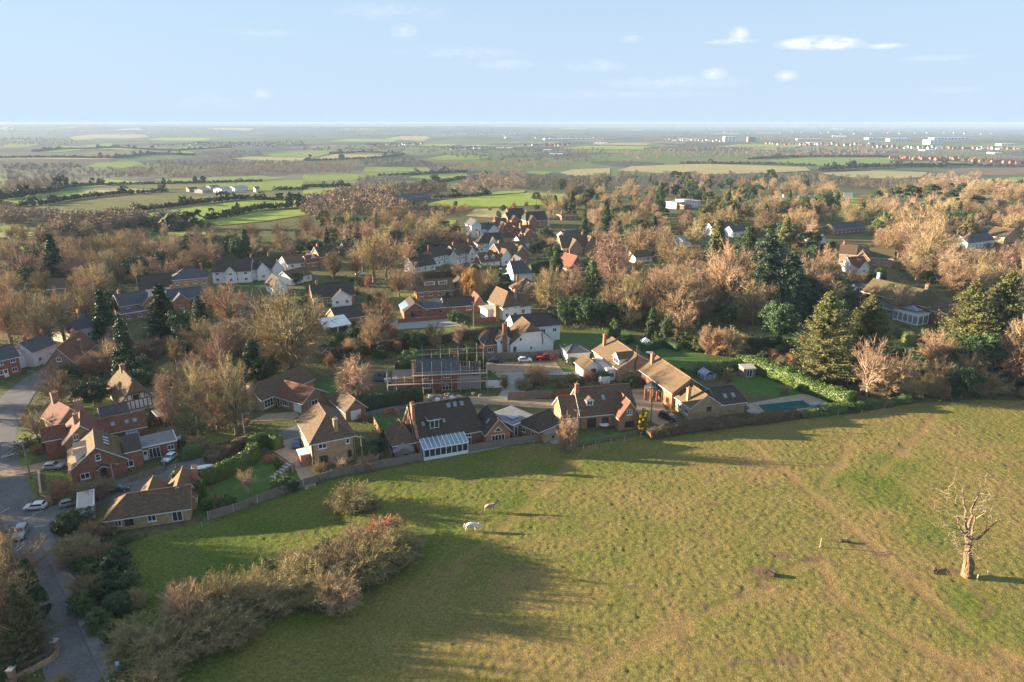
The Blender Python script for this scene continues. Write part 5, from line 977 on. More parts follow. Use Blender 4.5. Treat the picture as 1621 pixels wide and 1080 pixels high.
def bare(key, cm, R=4.3, base=.22, nl=46, sub=8, tw=10, twl=.9, tww=.021, up=.35, droop=0.0, tm='bark', tr=.30, zr=None, top=1.0, multi=False, spread=.35, H=10.0, limbw=1.0, leader=.6, shell=.72):
    zc = H * (base + top) / 2 * 1.02; rz = H * (top - base) / 2; trunk, crown = [], []
    d = unit(rnd(nl)); tips = d * RG.uniform(shell, 1.0, (nl, 1)) * [R, R, rz] + [0, 0, zc]
    tips[:, 2] = np.maximum(tips[:, 2], H * base * .6)
    if not multi:
        lean = RG.normal(0, .25, 2); tp = np.array([[0, 0, -.3], [lean[0] * .1, lean[1] * .1, H * base * .5], [lean[0] * .5, lean[1] * .5, H * base * 1.1], [lean[0], lean[1], H * leader]]); trunk.append(tubeq(tp, [tr * 1.25, tr, tr * .85, tr * .22], 8))
    P0, P1, W0_, W1_ = [], [], [], []; Q0, Q1 = [], []
    for k in range(nl):
        t = tips[k]
        if multi: s = np.array([*(RG.normal(0, R * .16, 2)), -.2])
        else:
            f = RG.uniform(0, 1); zs = H * (base * .8 + (leader * .85 - base * .8) * f * np.clip((t[2] - H * base * .8) / (H * .7), 0.05, 1)); s = np.array([lean[0] * zs / (H * leader), lean[1] * zs / (H * leader), zs])
        hd = t - s; ctl = s + np.array([hd[0] * spread, hd[1] * spread, hd[2] * (.62 if hd[2] > 0 else -.15)]) + RG.normal(0, .25, 3)
        c = bez(s, ctl, t, 7); c[1:-1] += RG.normal(0, .10, (5, 3)); r0 = (.055 + .014 * np.linalg.norm(hd)) * limbw; rr = np.linspace(r0, .022, 7)
        (trunk if k < nl * .6 else crown).append(tubeq(c, rr, 4))
        u = RG.uniform(.3, 1, sub); idx = u * 6; i0 = np.minimum(idx.astype(int), 5); fr = (idx - i0)[:, None]; q = c[i0] * (1 - fr) + c[i0 + 1] * fr; tan = unit(c[i0 + 1] - c[i0])
        od = unit(q - np.array([0, 0, zc * .8])); dr = unit(.55 * od + .65 * tan + .55 * rnd(sub) + [0, 0, up - droop * .3]); L = RG.uniform(.10, .19, (sub, 1)) * (R + rz) * 1.15
        e = q + dr * L; Q0.append(q); Q1.append(e)
        m = tw; uu = RG.uniform(.15, 1, (sub, m, 1)); s0 = q[:, None] + (e - q)[:, None] * uu; td = unit(dr[:, None] + .75 * RG.normal(size=(sub, m, 3)) + np.array([0, 0, up * .6 - droop])); s1 = s0 + td * RG.uniform(.5, 1.15, (sub, m, 1)) * twl
        P0.append(s0.reshape(-1, 3)); P1.append(s1.reshape(-1, 3))
    crown.append(strips(np.concatenate(Q0), np.concatenate(Q1), .035, .016)); P0 = np.concatenate(P0); P1 = np.concatenate(P1); P1[:, 2] = np.maximum(P1[:, 2], .05); crown.append(strips(P0, P1, tww, tww * .45))
    proto(key, trunk or None, crown, tm, cm)
def leafy(key, cm, R=4, base=.12, nc=56, m=150, size=.16, crad=.24, tm='bark', tr=.25, H=10., shape='round', stem=True, up=.3, flat=.3):
    trunk = [tubeq([[0, 0, -.3], [0, 0, H * base], [RG.normal(0, .2), RG.normal(0, .2), H * .75]], [tr * 1.2, tr, tr * .3], 7)] if stem else None
    zc = H * (base + 1) / 2; rz = H * (1 - base) / 2; d = unit(rnd(nc)); rad = RG.uniform(.45, .93, (nc, 1)); C = d * rad
    if shape == 'cone': zz = RG.uniform(0, 1, nc) ** .8; th = RG.uniform(0, 6.28, nc); rr = (1 - zz) ** .75 * RG.uniform(.5, .9, nc); C = np.stack([np.cos(th) * rr, np.sin(th) * rr, zz * 2 - 1], 1)
    if shape == 'column': zz = RG.uniform(-1, 1, nc); th = RG.uniform(0, 6.28, nc); rr = np.minimum(1, 1.9 * (1 - np.abs(zz) ** 3)) * RG.uniform(.45, .85, nc) * np.where(zz > .2, 1.15 - zz * .75, 1); C = np.stack([np.cos(th) * rr, np.sin(th) * rr, zz], 1)
    C = C * [R, R, rz] + [0, 0, zc]; cr = R * crad * RG.uniform(.65, 1.35, (nc, 1, 1)); o = unit(RG.normal(size=(nc, m, 3))) * RG.uniform(.25, 1, (nc, m, 1)) ** .5 * cr * [1, 1, .85 if shape != 'cone' else .8]
    L = (C[:, None] + o); n_ = unit(o + [0, 0, .02]); L = L.reshape(-1, 3); L[:, 2] = np.maximum(L[:, 2], .05)
    proto(key, trunk, [cards(L, size, 1.6, n_.reshape(-1, 3))], tm, cm)
def conifer(key, cm, R=2.4, H=10., tiers=26, nb=9, tm='bark', irregular=.2, droop=.35, card=.25, base=.06, pw=.85, per=9, upturn=0.0, lift=0.0, tr=.2, cp=3):
    trunk = [tubeq([[0, 0, -.3], [0, 0, H * .5], [0, 0, H * .97]], [tr * 1.2, tr * .7, .03], 7)]; P0, P1, C = [], [], []
    for i in range(tiers):
        f = i / (tiers - 1); z = H * (base + (1 - base) * f * .985)
        for k in range(nb if f < .8 else max(4, nb - 3)):
            th = RG.uniform(0, 6.283); L = (R * (1 - f) ** pw + .12) * RG.uniform(1 - irregular * 1.6, 1 + irregular); dx = np.array([np.cos(th), np.sin(th), 0]); t = np.linspace(.12, 1, per)[:, None]
            pos = np.array([0, 0, z + RG.normal(0, .12)]) + dx * L * t + np.array([0, 0, 1]) * (-droop * L * t ** 1.3 + upturn * L * t ** 3 + lift * L * t)
            side = np.array([-dx[1], dx[0], 0]); pos = pos + side * RG.normal(0, .22, (per, 1)) * L * .45 * (1.1 - t) + RG.normal(0, .05, (per, 3)); C.append(pos); P0.append(np.array([[0, 0, z]])); P1.append(pos[-1:])
    C = np.concatenate(C); C = np.concatenate([C + RG.normal(0, .05 + .12 * (q > 0), C.shape) * [1, 1, .5] for q in range(cp)]); proto(key, trunk, [strips(np.concatenate(P0), np.concatenate(P1), .035, .012), cards(C, card, 2.2)], tm, cm)
for s in range(5): bare('bare_tree', 'twig_brown', R=4.0 + .5 * (s % 3), base=.2 + .03 * (s % 2), nl=50 - 5 * (s % 3), tw=9 + s % 3)
for s in range(3): bare('bare_oak', 'twig_tan', R=5.4, base=.10, nl=70, sub=9, tw=10, up=.15, spread=.5, tr=.42, leader=.5, twl=1.0)
for s in range(3): bare('tall_bare_tree', 'twig_tan', R=3.0, base=.28, nl=40, tw=10, up=.65, spread=.18, leader=.75)
for s in range(3): bare('birch_tree', 'twig_pink', R=2.6, base=.2, nl=44, up=-.05, droop=.55, tm='pale_bark', tr=.16, leader=.92, spread=.45, twl=1.15)
for s in range(2): bare('ash_tree', 'twig_pink', R=4.4, base=.2, nl=44, sub=7, tw=8, tm='pale_bark', up=.5, limbw=1.6, leader=.45, tr=.28)
bare('poplar_tree', 'twig_tan', R=1.15, base=.08, nl=50, up=.95, spread=.1, leader=.9)
for s in range(2): bare('willow_tree', 'twig_gold', R=3.9, base=.12, nl=60, sub=9, tw=8, up=-.3, droop=1.5, twl=2.0, tww=.035, spread=.7)
for s in range(4): bare('bare_shrub', 'twig_olive', R=5.4, base=.02, nl=84, sub=9, tw=12, multi=True, up=.3, twl=1.0, tww=.026, shell=.6)
for s in range(2): bare('pale_shrub', 'twig_tan', R=5.4, base=.02, nl=84, sub=9, tw=12, multi=True, up=.3, twl=1.05, tww=.026, shell=.6)
for s in range(2): bare('russet_shrub', 'twig_russet', R=5.0, base=.02, nl=56, sub=8, tw=9, multi=True, up=.5, twl=1.4, tww=.045, shell=.45)
for s in range(2): bare('fruit_tree', 'twig_pink', R=4.8, base=.3, nl=34, sub=6, tw=4, tm='pale_bark', up=.3, limbw=2.0, leader=.4, tww=.06, tr=.4, twl=1.1)
for s in range(3): leafy('evergreen_tree', 'leaf_dark', R=4.4, base=.12)
for s in range(2): leafy('olive_evergreen', 'leaf_olive', R=4.0, base=.1)
for s in range(2): leafy('evergreen_bush', 'leaf_dark', R=5.6, base=.0, nc=54, m=170, size=.22, stem=False)
for s in range(2): leafy('leafy_bush', 'leaf_mid', R=5.6, base=.0, nc=54, m=170, size=.22, stem=False)
leafy('bright_bush', 'leaf_bright', R=5.6, base=.0, nc=54, m=170, size=.22, stem=False)
leafy('clipped_yew', 'leaf_bright', R=5.5, base=.0, nc=90, m=110, size=.22, crad=.16, stem=False)
leafy('golden_conifer', 'leaf_gold', R=2.9, base=.0, nc=50, m=100, size=.26, shape='column', stem=False)
for s in range(2): leafy('cypress_tree', 'leaf_mid', R=1.8, base=.03, nc=60, m=130, size=.14, shape='column', crad=.33)
for s in range(2): leafy('broad_conifer', 'leaf_dark', R=3.1, base=.04, nc=80, m=140, size=.16, shape='cone', crad=.26)
for s in range(2): leafy('olive_conifer', 'leaf_olive', R=2.6, base=.04, nc=70, m=140, size=.15, shape='cone', crad=.26)
for s in range(3): conifer('spruce_tree', 'leaf_dark', R=2.5)
for s in range(2): conifer('cedar_tree', 'leaf_olive', R=4.3, tiers=34, nb=15, irregular=.42, droop=.06, upturn=.16, card=.105, pw=.66, per=18, lift=.10, tr=.35, cp=4)
for s in range(2): conifer('dark_cedar', 'leaf_blue', R=4.2, tiers=30, nb=14, irregular=.3, droop=.1, card=.13, pw=.6, per=16, tr=.35, cp=4)
for s in range(2):
    nc = 16; th = RG.uniform(0, 6.28, nc); rr = np.sqrt(RG.uniform(0.02, 1, nc)) * 2.9; zz = 9.2 - (rr / 2.9) ** 2 * 2.6 + RG.normal(0, .5, nc); C = np.stack([np.cos(th) * rr, np.sin(th) * rr, zz], 1)
    o = unit(RG.normal(size=(nc, 330, 3))) * RG.uniform(.2, 1, (nc, 330, 1)) ** .5 * np.array([1.25, 1.25, .6]); lim = [tubeq([[0, 0, -.3], [.1, 0, 4], [.15, .1, 8.4]], [.26, .2, .07], 7)] + [tubeq(bez(np.array([.12, .05, RG.uniform(4.5, 7.5)]), c * [.5, .5, .9], c, 4), [.08, .07, .05, .02], 4) for c in C]
    proto('pine_tree', lim, [cards((C[:, None] + o).reshape(-1, 3)  , .16, .6)], 'bark', 'leaf_dark' if s else 'leaf_mid')
TREES = []         # [object, kind phrase, px, py, top row, world height]
NAME = {'bare_oak': 'oak_tree', 'tall_bare_tree': 'slender_tree', 'olive_evergreen': 'evergreen_tree', 'pale_shrub': 'bare_shrub', 'leafy_bush': 'evergreen_bush', 'bright_bush': 'evergreen_bush', 'broad_conifer': 'conifer_tree', 'olive_conifer': 'conifer_tree', 'dark_cedar': 'cedar_tree'}
LOOK = {'bare_tree': 'bare brown tree', 'bare_oak': 'wide bare tan tree', 'tall_bare_tree': 'narrow bare tan tree', 'birch_tree': 'pinkish bare birch', 'ash_tree': 'bare tree with pale thick limbs', 'poplar_tree': 'narrow bare poplar', 'willow_tree': 'golden weeping willow',
        'bare_shrub': 'bare brown shrub', 'pale_shrub': 'bare tan shrub', 'russet_shrub': 'russet twiggy shrub', 'fruit_tree': 'small bare fruit tree', 'evergreen_tree': 'dark round evergreen', 'olive_evergreen': 'olive green round tree', 'evergreen_bush': 'dark green bush', 'leafy_bush': 'mid green bush',
        'bright_bush': 'bright green bush', 'clipped_yew': 'clipped round bright evergreen', 'golden_conifer': 'golden yellow oval conifer', 'cypress_tree': 'narrow green cypress', 'broad_conifer': 'dark cone shaped conifer', 'olive_conifer': 'olive cone shaped conifer', 'spruce_tree': 'dark spire shaped spruce', 'cedar_tree': 'layered olive cedar', 'dark_cedar': 'blue-green spreading cedar', 'pine_tree': 'flat topped pine'}
CAT = {'bush': 'bush', 'shrub': 'shrub', 'yew': 'bush'}
PW = {k: 10 for k in PROTO}
BR = {'bare_tree': 9.2, 'bare_oak': 11.6, 'tall_bare_tree': 6.8, 'birch_tree': 6.2, 'ash_tree': 9.4, 'poplar_tree': 3.2, 'willow_tree': 9, 'bare_shrub': 11.4, 'pale_shrub': 11.8, 'russet_shrub': 11.4, 'fruit_tree': 10.4, 'evergreen_tree': 9.6, 'olive_evergreen': 8.8, 'evergreen_bush': 12.4, 'leafy_bush': 12.4, 'bright_bush': 12.4, 'clipped_yew': 12, 'golden_conifer': 6, 'cypress_tree': 4.2, 'broad_conifer': 6.6, 'olive_conifer': 5.6, 'spruce_tree': 5.2, 'cedar_tree': 8.6, 'dark_cedar': 8.6, 'pine_tree': 7.6}
def plant(kind, px, base, top, wpx=None, parts=True, world=None):
    p = world if world is not None else P(px, base)
    if world is None and wpx and ('shrub' in kind or 'bush' in kind or 'yew' in kind):
        # base and top are where the mound shows: its near foot and its far shoulder, seen from above
        l_ = math.hypot(p.y, CAM_H - p.z); sn, cs_ = (CAM_H - p.z) / l_, p.y / l_; q = (p.y * CP + (CAM_H - p.z) * SP) / FPX; D_ = wpx * q; E0 = (base - top) * q; r_ = D_ / 2 * sn
        D_ = min(D_, E0 / sn * .8); r_ = D_ / 2 * sn; Hh = max(.6 * D_, math.sqrt(max((E0 - r_) ** 2 - r_ * r_, .01)) / cs_); p = P(px, base - r_ / q * .8)
    else: Hh = top if world is not None else max(.6, ztop(p, top))
    v = PROTO[kind][random.randrange(len(PROTO[kind]))]
    if wpx: depth = (p.y * CP - (p.z + Hh / 2 - CAM_H) * SP); wid = wpx * depth / FPX
    else: wid = Hh * BR[kind] / 10 * random.uniform(.88, 1.12)
    sx = wid / BR[kind]; sz = Hh / 10 / 1.0; rz = random.uniform(0, 6.28)
    nm = NAME.get(kind, kind)
    if v[0] is not None and parts:
        o = empty(nm, p, rz); t = link('trunk', v[0], o); c = link('crown' if 'shrub' not in nm else 'foliage', v[1], o)
    else:
        o = bpy.data.objects.new(nm, v[1]); COL.objects.link(o); o.location = p; o.rotation_euler = (0, 0, rz)
    if 'shrub' in kind and world is None: sx *= 1.1
    o.scale = (sx, sx, sz); q = proj(p); TREES.append([o, kind, q[0], q[1], Hh, p]); return o
T_ = """
evergreen_tree 35 1000 905 60|cedar_tree 52 1040 935 75|bare_tree 8 1040 870 120|bare_tree 25 945 858 110|broad_conifer 62 985 890 50|bare_shrub 20 1075 1020 60|bare_shrub 95 1095 1068 40|ash_tree -30 1060 860 120|evergreen_bush 12 1078 1030 60|bare_tree -12 985 850 90
pale_shrub 122 905 850 70|evergreen_bush 182 918 866 62|leafy_bush 150 930 890 50|pale_shrub 108 890 850 45|evergreen_bush 165 960 915 50|evergreen_bush 205 945 905 48|bare_shrub 140 960 905 55|leafy_bush 130 985 935 45|evergreen_bush 190 985 935 60|bare_shrub 215 970 930 45|leafy_bush 160 1010 960 50|evergreen_bush 178 1030 985 40
bare_shrub 222 1065 972 105|bare_shrub 265 1080 990 110|pale_shrub 300 1020 925 95|bare_shrub 330 1050 960 110|bare_shrub 350 1000 908 90|leafy_bush 378 985 925 60|bare_shrub 395 1000 915 90|bare_shrub 410 960 895 80|pale_shrub 440 985 905 100|leafy_bush 430 925 880 50|bare_shrub 470 960 880 95|leafy_bush 515 895 852 42|bare_shrub 500 975 885 90|pale_shrub 530 945 862 100|bare_shrub 545 900 850 80|bare_shrub 575 945 855 100|pale_shrub 590 895 838 90|bare_shrub 615 915 835 95|bare_shrub 640 895 840 75|russet_shrub 606 870 822 70|pale_shrub 560 880 840 70|bare_shrub 480 920 868 80|bare_shrub 285 965 925 60|bare_shrub 556 818 774 78|bare_shrub 585 812 785 40|pale_shrub 540 985 900 80|bare_shrub 380 1030 960 80|evergreen_bush 310 1045 990 60|leafy_bush 205 1100 1050 70|russet_shrub 185 1088 1060 30|bare_shrub 240 1130 1040 100
leafy_bush 128 838 800 50|leafy_bush 105 850 808 45|evergreen_bush 92 848 822 30|pale_shrub 152 862 820 45|bare_shrub 175 850 825 40|leafy_bush 200 866 848 30|russet_shrub 100 800 752 48|pale_shrub 152 800 755 58|bare_shrub 125 802 768 40|bright_bush 288 785 735 32|bright_bush 318 800 755 26|bright_bush 330 812 786 26|fruit_tree 393 782 742 36|leafy_bush 446 784 752 42|evergreen_bush 466 782 760 24|leafy_bush 362 808 782 32|russet_shrub 352 802 782 18|bright_bush 441 746 728 16|bare_shrub 505 757 728 22|fruit_tree 542 750 722 26|pale_shrub 583 748 716 34|leafy_bush 590 726 702 24|evergreen_bush 598 718 698 30|russet_shrub 428 735 718 20
evergreen_tree 150 642 598 62|leafy_bush 122 638 616 26|bare_tree 92 645 590 66|ash_tree 60 695 650 50|leafy_bush 74 712 682 28|evergreen_bush 92 704 672 30|russet_shrub 60 722 702 22|bare_shrub 45 712 690 20|russet_shrub 172 655 643 14|leafy_bush 110 595 575 30|evergreen_bush 128 598 578 22|pale_shrub 150 600 555 46|bare_tree 175 590 540 50|spruce_tree 92 446 372 46|broad_conifer 207 612 508 52|evergreen_tree 232 622 580 50|evergreen_tree 225 600 560 40|spruce_tree 170 535 460 46|spruce_tree 262 530 452 66|evergreen_tree 290 540 490 55|birch_tree 272 675 588 44|russet_shrub 262 660 630 26|birch_tree 190 560 515 40|broad_conifer 318 510 470 34|leafy_bush 300 560 530 30
bare_tree 375 690 590 80|bare_tree 345 690 610 60|evergreen_tree 358 682 655 24|tall_bare_tree 315 675 575 58|bare_tree 365 640 568 70|pale_shrub 312 718 685 28|leafy_bush 292 712 690 26|pale_shrub 235 575 535 60|bare_oak 462 592 455 140|broad_conifer 404 602 540 52|evergreen_tree 430 600 560 40|evergreen_bush 470 612 580 44|birch_tree 565 632 564 62|bare_tree 605 548 460 60|bare_tree 590 560 500 50|ash_tree 350 595 515 60|birch_tree 375 560 500 52|bare_tree 320 560 505 60|bare_tree 365 520 450 70|evergreen_tree 410 500 470 40|bare_tree 345 500 455 55|birch_tree 440 585 520 36|olive_evergreen 470 450 430 24|bare_tree 420 520 470 50
tall_bare_tree 592 448 372 46|bare_tree 612 445 368 60|bare_tree 575 430 378 50|poplar_tree 596 368 330 12|bare_tree 660 395 360 50|bare_tree 700 392 362 60|bare_tree 730 392 364 50|bare_tree 645 420 380 40|olive_evergreen 530 440 395 30|tall_bare_tree 528 448 398 34|bare_tree 565 440 400 34|russet_shrub 583 456 436 16|bare_tree 632 470 425 40|birch_tree 655 470 415 36|willow_tree 746 474 424 36|bare_tree 775 470 425 36|clipped_yew 723 517 492 36|leafy_bush 738 516 500 24|evergreen_tree 680 535 512 18|pale_shrub 790 478 455 28|evergreen_bush 800 452 440 26|bare_oak 868 488 425 56|birch_tree 905 480 420 50|cypress_tree 935 488 410 30|evergreen_tree 875 425 385 40|broad_conifer 880 445 400 36|evergreen_tree 850 400 375 34|leafy_bush 770 545 520 18|evergreen_bush 760 552 530 22
evergreen_tree 895 515 470 40|evergreen_tree 925 518 465 50|olive_evergreen 900 512 480 30|evergreen_tree 950 512 470 44|evergreen_tree 980 515 475 40|cypress_tree 1006 512 462 18|leafy_bush 973 540 505 24|broad_conifer 1030 540 488 28|evergreen_tree 870 510 490 34|leafy_bush 1042 545 520 20|birch_tree 965 455 370 60|ash_tree 985 440 378 44|bare_tree 1005 490 430 60|tall_bare_tree 995 510 440 50|tall_bare_tree 1040 510 430 56|bare_tree 1070 520 440 70|bare_tree 1060 490 420 60|ash_tree 1095 505 430 46|birch_tree 1105 515 425 46|bare_oak 1147 492 388 96|bare_oak 1190 512 448 76|bare_tree 1060 430 375 50|bare_tree 1075 540 480 56|evergreen_tree 1055 545 495 30|olive_conifer 1130 445 352 54|dark_cedar 1205 500 365 96|dark_cedar 1245 505 400 76|evergreen_tree 1230 545 470 70|evergreen_tree 1265 500 430 60|broad_conifer 1180 430 362 50|evergreen_tree 1150 520 480 40|pale_shrub 1150 566 518 60|russet_shrub 1130 566 520 44|birch_tree 1117 560 515 26|leafy_bush 1085 552 520 36|leafy_bush 1105 560 535 30|pale_shrub 1165 556 525 40|bright_bush 1245 560 532 32|russet_shrub 1222 572 552 24|russet_shrub 1250 580 562 26|evergreen_tree 1195 558 528 40|evergreen_bush 1225 558 535 40|cedar_tree 1296 602 464 96|cedar_tree 1362 598 470 96|ash_tree 1372 628 540 74|bare_tree 1405 632 565 60|ash_tree 1425 628 560 56|evergreen_tree 1340 610 570 40|pale_shrub 1385 634 600 44|bare_shrub 1470 632 590 50|evergreen_tree 1520 632 575 60|bare_shrub 1440 634 606 40|cedar_tree 1520 575 445 92|cedar_tree 1572 575 432 96|evergreen_tree 1545 590 520 80|bare_tree 1600 620 520 80|evergreen_tree 1600 560 480 70|russet_shrub 1490 634 605 30|bare_shrub 1560 634 600 60|bare_tree 1612 600 500 70|bare_tree 1480 620 570 50|evergreen_tree 1470 570 540 40|olive_evergreen 1430 532 512 22|olive_evergreen 1462 545 518 26|evergreen_tree 1320 530 470 50
pale_shrub 898 720 656 34|golden_conifer 1017 683 648 21|leafy_bush 1128 660 645 24|pale_shrub 852 612 574 44|russet_shrub 848 600 580 30|bare_shrub 798 616 592 18|pale_shrub 828 620 596 30|russet_shrub 885 618 602 14|leafy_bush 906 580 565 22|leafy_bush 930 578 566 12|bare_shrub 943 592 570 20|evergreen_bush 955 608 592 30|leafy_bush 920 612 596 16|bare_shrub 905 606 588 18|russet_shrub 932 605 583 22|evergreen_bush 1000 616 602 40|evergreen_bush 1040 612 600 30|evergreen_tree 762 590 560 24|leafy_bush 650 590 562 50|evergreen_bush 1150 600 586 24|bare_shrub 1152 604 584 20|pale_shrub 1242 626 608 18|evergreen_bush 1264 622 606 8|evergreen_bush 610 700 680 22|bare_shrub 600 706 690 14|russet_shrub 575 668 652 20|bare_shrub 490 720 705 18
pine_tree 849 330 304 18|broad_conifer 392 415 365 30|evergreen_tree 378 415 372 30|olive_evergreen 460 400 372 28|evergreen_tree 475 402 378 26|evergreen_tree 500 402 376 30|spruce_tree 520 405 360 18|olive_evergreen 525 408 385 24|bare_tree 1445 400 328 80|olive_conifer 1530 378 340 24|birch_tree 1500 450 385 40|bare_tree 1462 432 356 60|bare_tree 1480 420 348 70|birch_tree 1530 440 390 40|bare_tree 1545 430 395 36|evergreen_tree 1302 345 300 36|pine_tree 1070 295 270 22|pine_tree 1085 300 272 20|pine_tree 1217 300 268 24|spruce_tree 960 365 325 24|olive_evergreen 1150 350 315 40|olive_evergreen 1120 355 322 36|broad_conifer 905 345 305 18|spruce_tree 925 382 335 20|pine_tree 1470 330 290 30|pine_tree 1440 335 292 30|pine_tree 1410 335 295 28|pine_tree 1500 340 300 26|pine_tree 1385 330 300 20|ash_tree 1260 470 405 60|bare_tree 1215 350 310 44|bare_tree 1100 400 350 40|evergreen_tree 1240 395 350 44|olive_conifer 1240 400 345 30|evergreen_tree 1280 400 362 44|ash_tree 1420 505 450 50|evergreen_tree 1385 460 420 30
|tall_bare_tree 20 552 470 60|bare_tree 48 548 462 70|bare_tree 80 552 470 70|tall_bare_tree 104 545 465 56|bare_tree 135 520 450 56|birch_tree 62 560 500 40|bare_tree -5 545 470 70
|bare_shrub 1048 694 670 26|bare_shrub 1085 688 664 24|bare_shrub 1128 684 662 30|evergreen_bush 1175 676 658 24|bare_shrub 1215 672 654 28|bare_shrub 1295 660 644 24|evergreen_bush 1345 656 640 26|bare_shrub 1400 646 632 24
"""
for seg in T_.replace('\n', '|').split('|'):
    if seg.strip():
        k, a, b_, c, d_ = seg.split(); plant(k, float(a), float(b_), float(c), float(d_))
NHAND = len(TREES)
# filler planting inside picture regions of wood: (polygon, how many, kinds, height range m)
BAREK = ['bare_tree'] * 4 + ['tall_bare_tree', 'birch_tree', 'ash_tree', 'bare_oak']
MIXK = ['bare_tree'] * 3 + ['tall_bare_tree', 'birch_tree', 'evergreen_tree', 'evergreen_tree', 'olive_evergreen', 'pine_tree', 'broad_conifer', 'bare_oak']
DARKK = ['evergreen_tree', 'bare_tree', 'bare_shrub', 'dark_cedar', 'bare_tree', 'evergreen_bush']
UNDER = ['bare_shrub', 'evergreen_bush', 'pale_shrub', 'evergreen_bush', 'leafy_bush', 'russet_shrub']
OCC = [(P(t[2], t[3]).x, P(t[2], t[3]).y) for t in TREES]
# keep planting off the houses, roads and lawns
BLOCK = []
for o in list(COL.objects):
    if o.get('category') and o.type == 'EMPTY' and any(c.name.startswith('wall') for c in o.children):
        m_ = Matrix.Translation(o.location) @ Matrix.Rotation(o.rotation_euler.z, 4, 'Z')
        for c in o.children:
            if c.name.startswith('wall'):
                vs = [v.co for v in c.data.vertices]; x0, x1 = min(v.x for v in vs), max(v.x for v in vs); y0, y1 = min(v.y for v in vs), max(v.y for v in vs); mg = 1.6
                BLOCK.append([m_ @ Vector(q) for q in ((x0 - mg, y0 - mg, 0), (x1 + mg, y0 - mg, 0), (x1 + mg, y1 + mg, 0), (x0 - mg, y1 + mg, 0))])
    elif o.get('kind') == 'structure' and o.type == 'MESH' and o.name.split('.')[0] in ('road', 'lane', 'side_road', 'close', 'driveway', 'gravel_yard', 'lawn', 'patio', 'pool_terrace', 'pavement'):
        me = o.data
        if o.name.split('.')[0] in ('lawn', 'patio', 'driveway', 'gravel_yard', 'pool_terrace'): BLOCK += [[me.vertices[i].co.copy() for i in f.vertices] for f in me.polygons]
        else: BLOCK += [[me.vertices[i].co.copy() for i in f.vertices] for f in me.polygons]
BB = [(min(p.x for p in b), max(p.x for p in b), min(p.y for p in b), max(p.y for p in b)) for b in BLOCK]
def blocked(x, y):
    for bb, pl in zip(BB, BLOCK):
        if bb[0] <= x <= bb[1] and bb[2] <= y <= bb[3] and bool(inpoly(np.array(x), np.array(y), pl)): return True
    return bool(inpoly(np.array(x), np.array(y), FIELD))
# sight lines to keep open: picture boxes of houses that must not be hidden by filler in front of them
HB = []
def fill(poly, n, kinds, hr, gap=4.0, small=False):
    xs_ = [p[0] for p in poly]; y_ = [p[1] for p in poly]; got = 0; tries = 0
    while got < n and tries < n * 60:
        tries += 1; a, b = random.uniform(min(xs_), max(xs_)), random.uniform(min(y_), max(y_))
        if not bool(inpoly(np.array(a), np.array(b), poly)): continue
        p = P(a, b)
        if 1385 < a < 1510 and 495 < b < 565: continue
        if any((p.x - q[0]) ** 2 + (p.y - q[1]) ** 2 < gap * gap for q in OCC) or blocked(p.x, p.y): continue
        k = random.choice(kinds); Hh = random.uniform(*hr) * (.45 if 'shrub' in k or 'bush' in k else 1)
        tp = proj((p.x, p.y, p.z + Hh)); wp = Hh * BR[k] / 10 * FPX / p.y / 2
        if any(a + wp * .8 > q[0] and a - wp * .8 < q[1] and tp[1] < q[3] and b > q[3] - 1 for q in HB) and not small: continue
        OCC.append((p.x, p.y)); got += 1; plant(k, a, b, Hh, world=p)
for o in list(COL.objects):
    if o.get('category') in ('house', 'cottage', 'bungalow', 'garage', 'annex', 'outbuilding', 'barn', 'farmhouse', 'conservatory', 'outhouse', 'summer house', 'greenhouse', 'shed') and o.type == 'EMPTY':
        m_ = Matrix.Translation(o.location) @ Matrix.Rotation(o.rotation_euler.z, 4, 'Z'); pts = []
        for c in o.children:
            if c.type == 'MESH' and c.name.startswith(('wall', 'roof')): pts += [proj(m_ @ v.co) for v in c.data.vertices]
        if pts: HB.append((min(p[0] for p in pts), max(p[0] for p in pts), min(p[1] for p in pts), max(p[1] for p in pts) - .35 * (max(p[1] for p in pts) - min(p[1] for p in pts))))
fill([(240, 560), (300, 540), (420, 520), (440, 560), (390, 620), (380, 690), (300, 700), (250, 690)], 9, BAREK, (6, 9), 6)
fill([(230, 560), (440, 520), (395, 690), (280, 710)], 20, UNDER, (3, 6), 3.5, True)
fill([(90, 590), (240, 560), (260, 660), (230, 690), (120, 640)], 16, UNDER, (4, 7), 3)
fill([(-20, 440), (120, 420), (210, 430), (190, 480), (-20, 540)], 15, BAREK, (8, 12), 6)
fill([(100, 400), (330, 395), (330, 440), (210, 460), (90, 450)], 24, BAREK, (8, 12), 7)
fill([(330, 385), (480, 380), (520, 400), (440, 415), (330, 425)], 14, BAREK, (7, 11), 7)
fill([(470, 370), (640, 345), (720, 368), (640, 410), (560, 410)], 26, BAREK + ['olive_evergreen'], (9, 14), 8)
fill([(500, 520), (640, 530), (750, 520), (740, 545), (600, 570), (500, 590)], 20, UNDER + ['bare_tree'], (5, 9), 4)
fill([(860, 330), (960, 320), (980, 400), (880, 420), (860, 390)], 16, MIXK, (8, 13), 8)
fill([(950, 400), (1110, 390), (1120, 510), (960, 510)], 50, BAREK, (9, 14), 4.6)
fill([(1120, 420), (1300, 410), (1320, 520), (1130, 510)], 30, DARKK + ['bare_oak'], (10, 15), 7)
fill([(1290, 420), (1380, 440), (1360, 480), (1340, 540), (1280, 500)], 24, DARKK, (8, 13), 5)
fill([(1380, 400), (1640, 395), (1640, 470), (1500, 470), (1480, 450), (1400, 440)], 50, BAREK, (9, 14), 5.5)
fill([(1470, 560), (1640, 480), (1660, 634), (1500, 634), (1400, 600)], 34, DARKK, (7, 12), 4)
